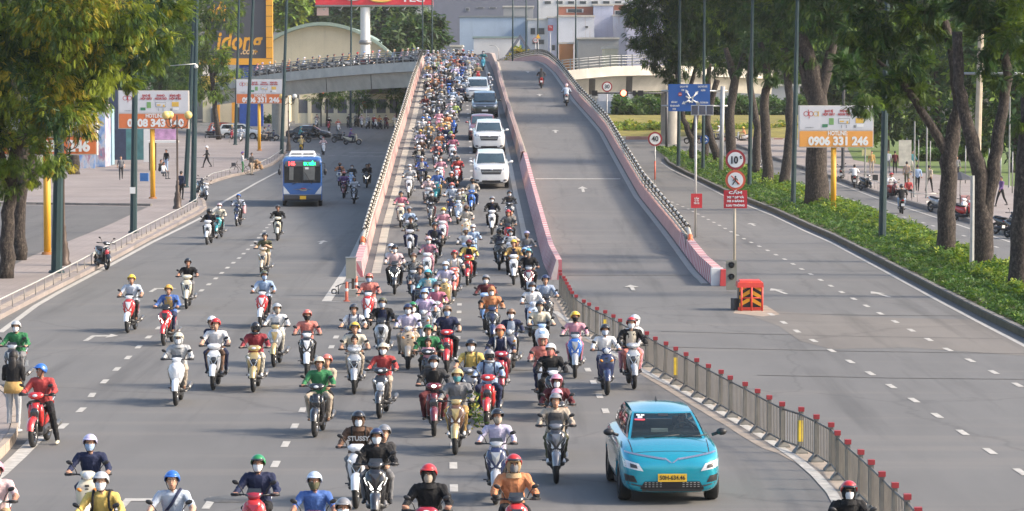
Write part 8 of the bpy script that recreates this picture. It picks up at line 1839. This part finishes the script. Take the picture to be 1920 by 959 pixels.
# fence wall with pillars and grey slat panels
Y = 388; a = at(556, 232, Y); b_ = at(800, 232, Y); o = empty('boundary_wall', (a.x, Y, hg(Y))); L = b_.x-a.x; MB().box((L/2, 0, .6), (L, .25, 1.3)).build('base_wall', WM['cream'], o); npil = 10
for k in range(npil+1): MB().box((L*k/npil, -.05, 1.55), (.42, .45, 3.1)).build('pillar', WM['cream'], o)
for k in range(npil):
    for j in range(12): MB().box((L*k/npil+.30+j*(L/npil-.5)/11, 0, 2.1), (.10, .05, 1.7)).build('slat', mat('slat_grey', (.12, .125, .14), .6, n=.1), o)
tag(o, 'cream boundary wall with pillars and dark grey slats behind the junction', 'wall')
kb = P(500, 243); MB_ = tag(MB().box((0, 0, .12), (60, 1.2, .3)).build('far_kerb', CONC), kind='structure'); MB_.location = (at(560, 240, 376).x, 376, hg(376))
# shop at far left with orange pillars
block(380, 540, 170, 392, WM['cream'], 'shop front with orange pillars behind the crossing cars', yb=None, depth=6, wins=[(395, 200, 412, 238), (442, 198, 466, 238), (468, 196, 480, 232)], roof=mat('yellow_fascia', (.72, .45, .08), .5, n=.4, ns=.6), lip=1.8)
for k, x in enumerate((408, 438, 455)): upright('orange_pillar', x-3, x+4, 186, 238, mat('pillar_orange', (.75, .33, .04), .5, n=.1), ('left', 'middle', 'right')[k]+' orange pillar of the shop front behind the crossing cars', 'pillar', .5, Y=390)
# dark billboard with orange frame
Y = 375; a = at(375, 122, Y); b_ = at(511, -80, Y); o = empty('billboard', (a.x, Y, hg(Y))); w_, z0, z1 = b_.x-a.x, a.z-hg(Y), b_.z-hg(Y); OB = mat('bright_orange', (.78, .36, .03), .45, n=0); fw = 7.5/F*Y*1.6
MB().box((w_/2, 0, (z0+z1)/2), (w_-fw*2+.1, .6, z1-z0-2*fw)).build('dark_panel', mat('dark_board', (.075, .075, .085), .5, n=.08, ns=.4), o)
MB().box((w_-fw/2, -.1, (z0+z1)/2), (fw, .9, z1-z0)).build('side_frame', OB, o); MB().box((w_/2-fw/2, -.1, z0+fw/2), (w_-fw, .9, fw)).build('bottom_frame', OB, o)
for k in range(8): MB().box((w_-fw/2, -.56, z0+fw+k*1.25), (fw, .02, .05)).build('frame_joint', BRZ, o)
MB().box((w_-2.6, .2, z0/2), (2.8, .8, z0)).build('blue_base', mat('base_blue', (.02, .07, .30), .5, n=.2), o)
text('idong', 3.0, OB, (w_-4.1, -.36, z0+2.75), o, width=5.5, bold=.07, shear=.2); text('.com', 1.1, mat('pale_orange', (.75, .50, .25), .5, n=0), (w_-2.9, -.36, z0+1.6), o, width=1.9, bold=.03, shear=.2); text('giới', 3.0, OB, (w_-6.8, -.36, z0+6.1), o, width=2.6, bold=.07, shear=.2)
tag(o, 'tall dark billboard with bright orange frame and orange letters', 'billboard')
# red billboard on a white column
Y = 400; c_ = at(685, 104, Y); o = empty('billboard', (c_.x, Y, hg(Y))); zz = at(685, 14, Y).z-hg(Y); MB().lathe((0, 0, 0), [(.62, 0), (.62, zz)], 20).build('column', WHITEP, o); MB().lathe((0, 0, at(685, 84, Y).z-hg(Y)), [(.66, 0), (.80, .1), (.80, .45), (.66, .55)], 20).build('collar', GREYM, o)
x0, x1 = at(592, 10, Y).x-c_.x, at(812, 10, Y).x-c_.x; MB().box(((x0+x1)/2, 0, zz+2.6), (x1-x0, 1.0, 4.6)).build('red_panel', mat('board_red', (.68, .035, .05), .45, n=.05), o); MB().box(((x0+x1)/2, -.1, zz+.18), (x1-x0+.1, 1.3, .16)).build('catwalk', GREYM, o)
text('TLC', 1.0, WHITEP, ((x0+x1)/2+4.9, -.56, zz+1.0), o, width=3.0, bold=.03); MB().tube([(2.0+1.6*math.cos(a), -.56, zz+1.25+.55*math.sin(a)) for a in np.linspace(3.3, 5.9, 12)], [.05+.10*math.sin(k/11*3.14) for k in range(12)], 5).build('gold_swirl', GLD, o); MB().tube([(-1.5+1.3*math.cos(a), -.56, zz+1.4+.5*math.sin(a)) for a in np.linspace(3.3, 5.9, 12)], .10, 5).build('white_swirl', WHITEP, o)
MB().box((x0+.9, -.3, zz-.55), (1.5, .1, 1.0)).build('small_board', mat('small_board', (.66, .45, .38), .5, n=.1), o)
for k in range(7): xx = x0+1.5+k*2.0; MB().tube([(xx, -.5, zz+.1), (xx-.3, -1.7, zz-.35)], .03, 5).box((xx-.35, -1.8, zz-.36), (.3, .2, .12)).build('floodlight', GREYM, o)
tag(o, 'wide red billboard on a thick white column at the top', 'billboard')
# things under the right branch
upright('white_hoarding', 1122, 1182, 163, 190, mat('hoarding_pale', (.50, .50, .52), .6, n=.1), 'pale hoarding behind the red traffic light', 'hoarding', .3, Y=385); upright('orange_board', 1216, 1240, 166, 192, mat('orange_board2', (.68, .22, .09), .5, n=.05), 'orange board under the right flyover branch', 'board', .3, Y=385); block(1180, 1500, 162, 392, WM['grey'], 'grey shop row under the right flyover branch', depth=8)
block(1120, 1500, 185, 400, WM['white'], 'white wall behind the roundabout plants', depth=3, yb=215)
block(1500, 2100, 120, 420, WM['grey'], 'grey building hidden behind the park trees', depth=10); block(-400, 380, 100, 420, WM['grey'], 'grey building hidden behind the left trees', depth=10)
for k in range(12):
    p = P(1700+k*22, 322+k*4.5, .2); o = empty('fence_post', p); MB().tube([(0, 0, 0), (0, 0, 2.6)], .04, 6).build('shaft', GREYM, o); tag(o, 'thin park fence post, ' + ['first', 'second', 'third', 'fourth', 'fifth', 'sixth', 'seventh', 'eighth', 'ninth', 'tenth', 'eleventh', 'twelfth'][k]+' from the left on the lawn edge', 'fence post', 'thin park fence posts')
# pale air
bx = MB().box((0, 395, 12), (2400, 900, 27)).build('haze', []); hm_ = bpy.data.materials.new('haze'); hm_.use_nodes = True; t = hm_.node_tree; t.nodes.remove(t.nodes['Principled BSDF']); v = t.nodes.new('ShaderNodeVolumePrincipled')
v.inputs['Color'].default_value = (.97, .96, .94, 1); v.inputs['Density'].default_value = .00012; v.inputs['Anisotropy'].default_value = .3; t.links.new(v.outputs[0], t.nodes['Material Output'].inputs['Volume']); bx.data.materials.append(hm_); bx['kind'] = 'stuff'
bx.scale = (1, 1, 1)
bpy.data.scenes.remove(TMP)
print('\ntris', sum(sum(len(p.vertices)-2 for p in m.polygons) if len(m.polygons) < 3000 else len(m.polygons)*2 for m in bpy.data.meshes)//1000, 'k')
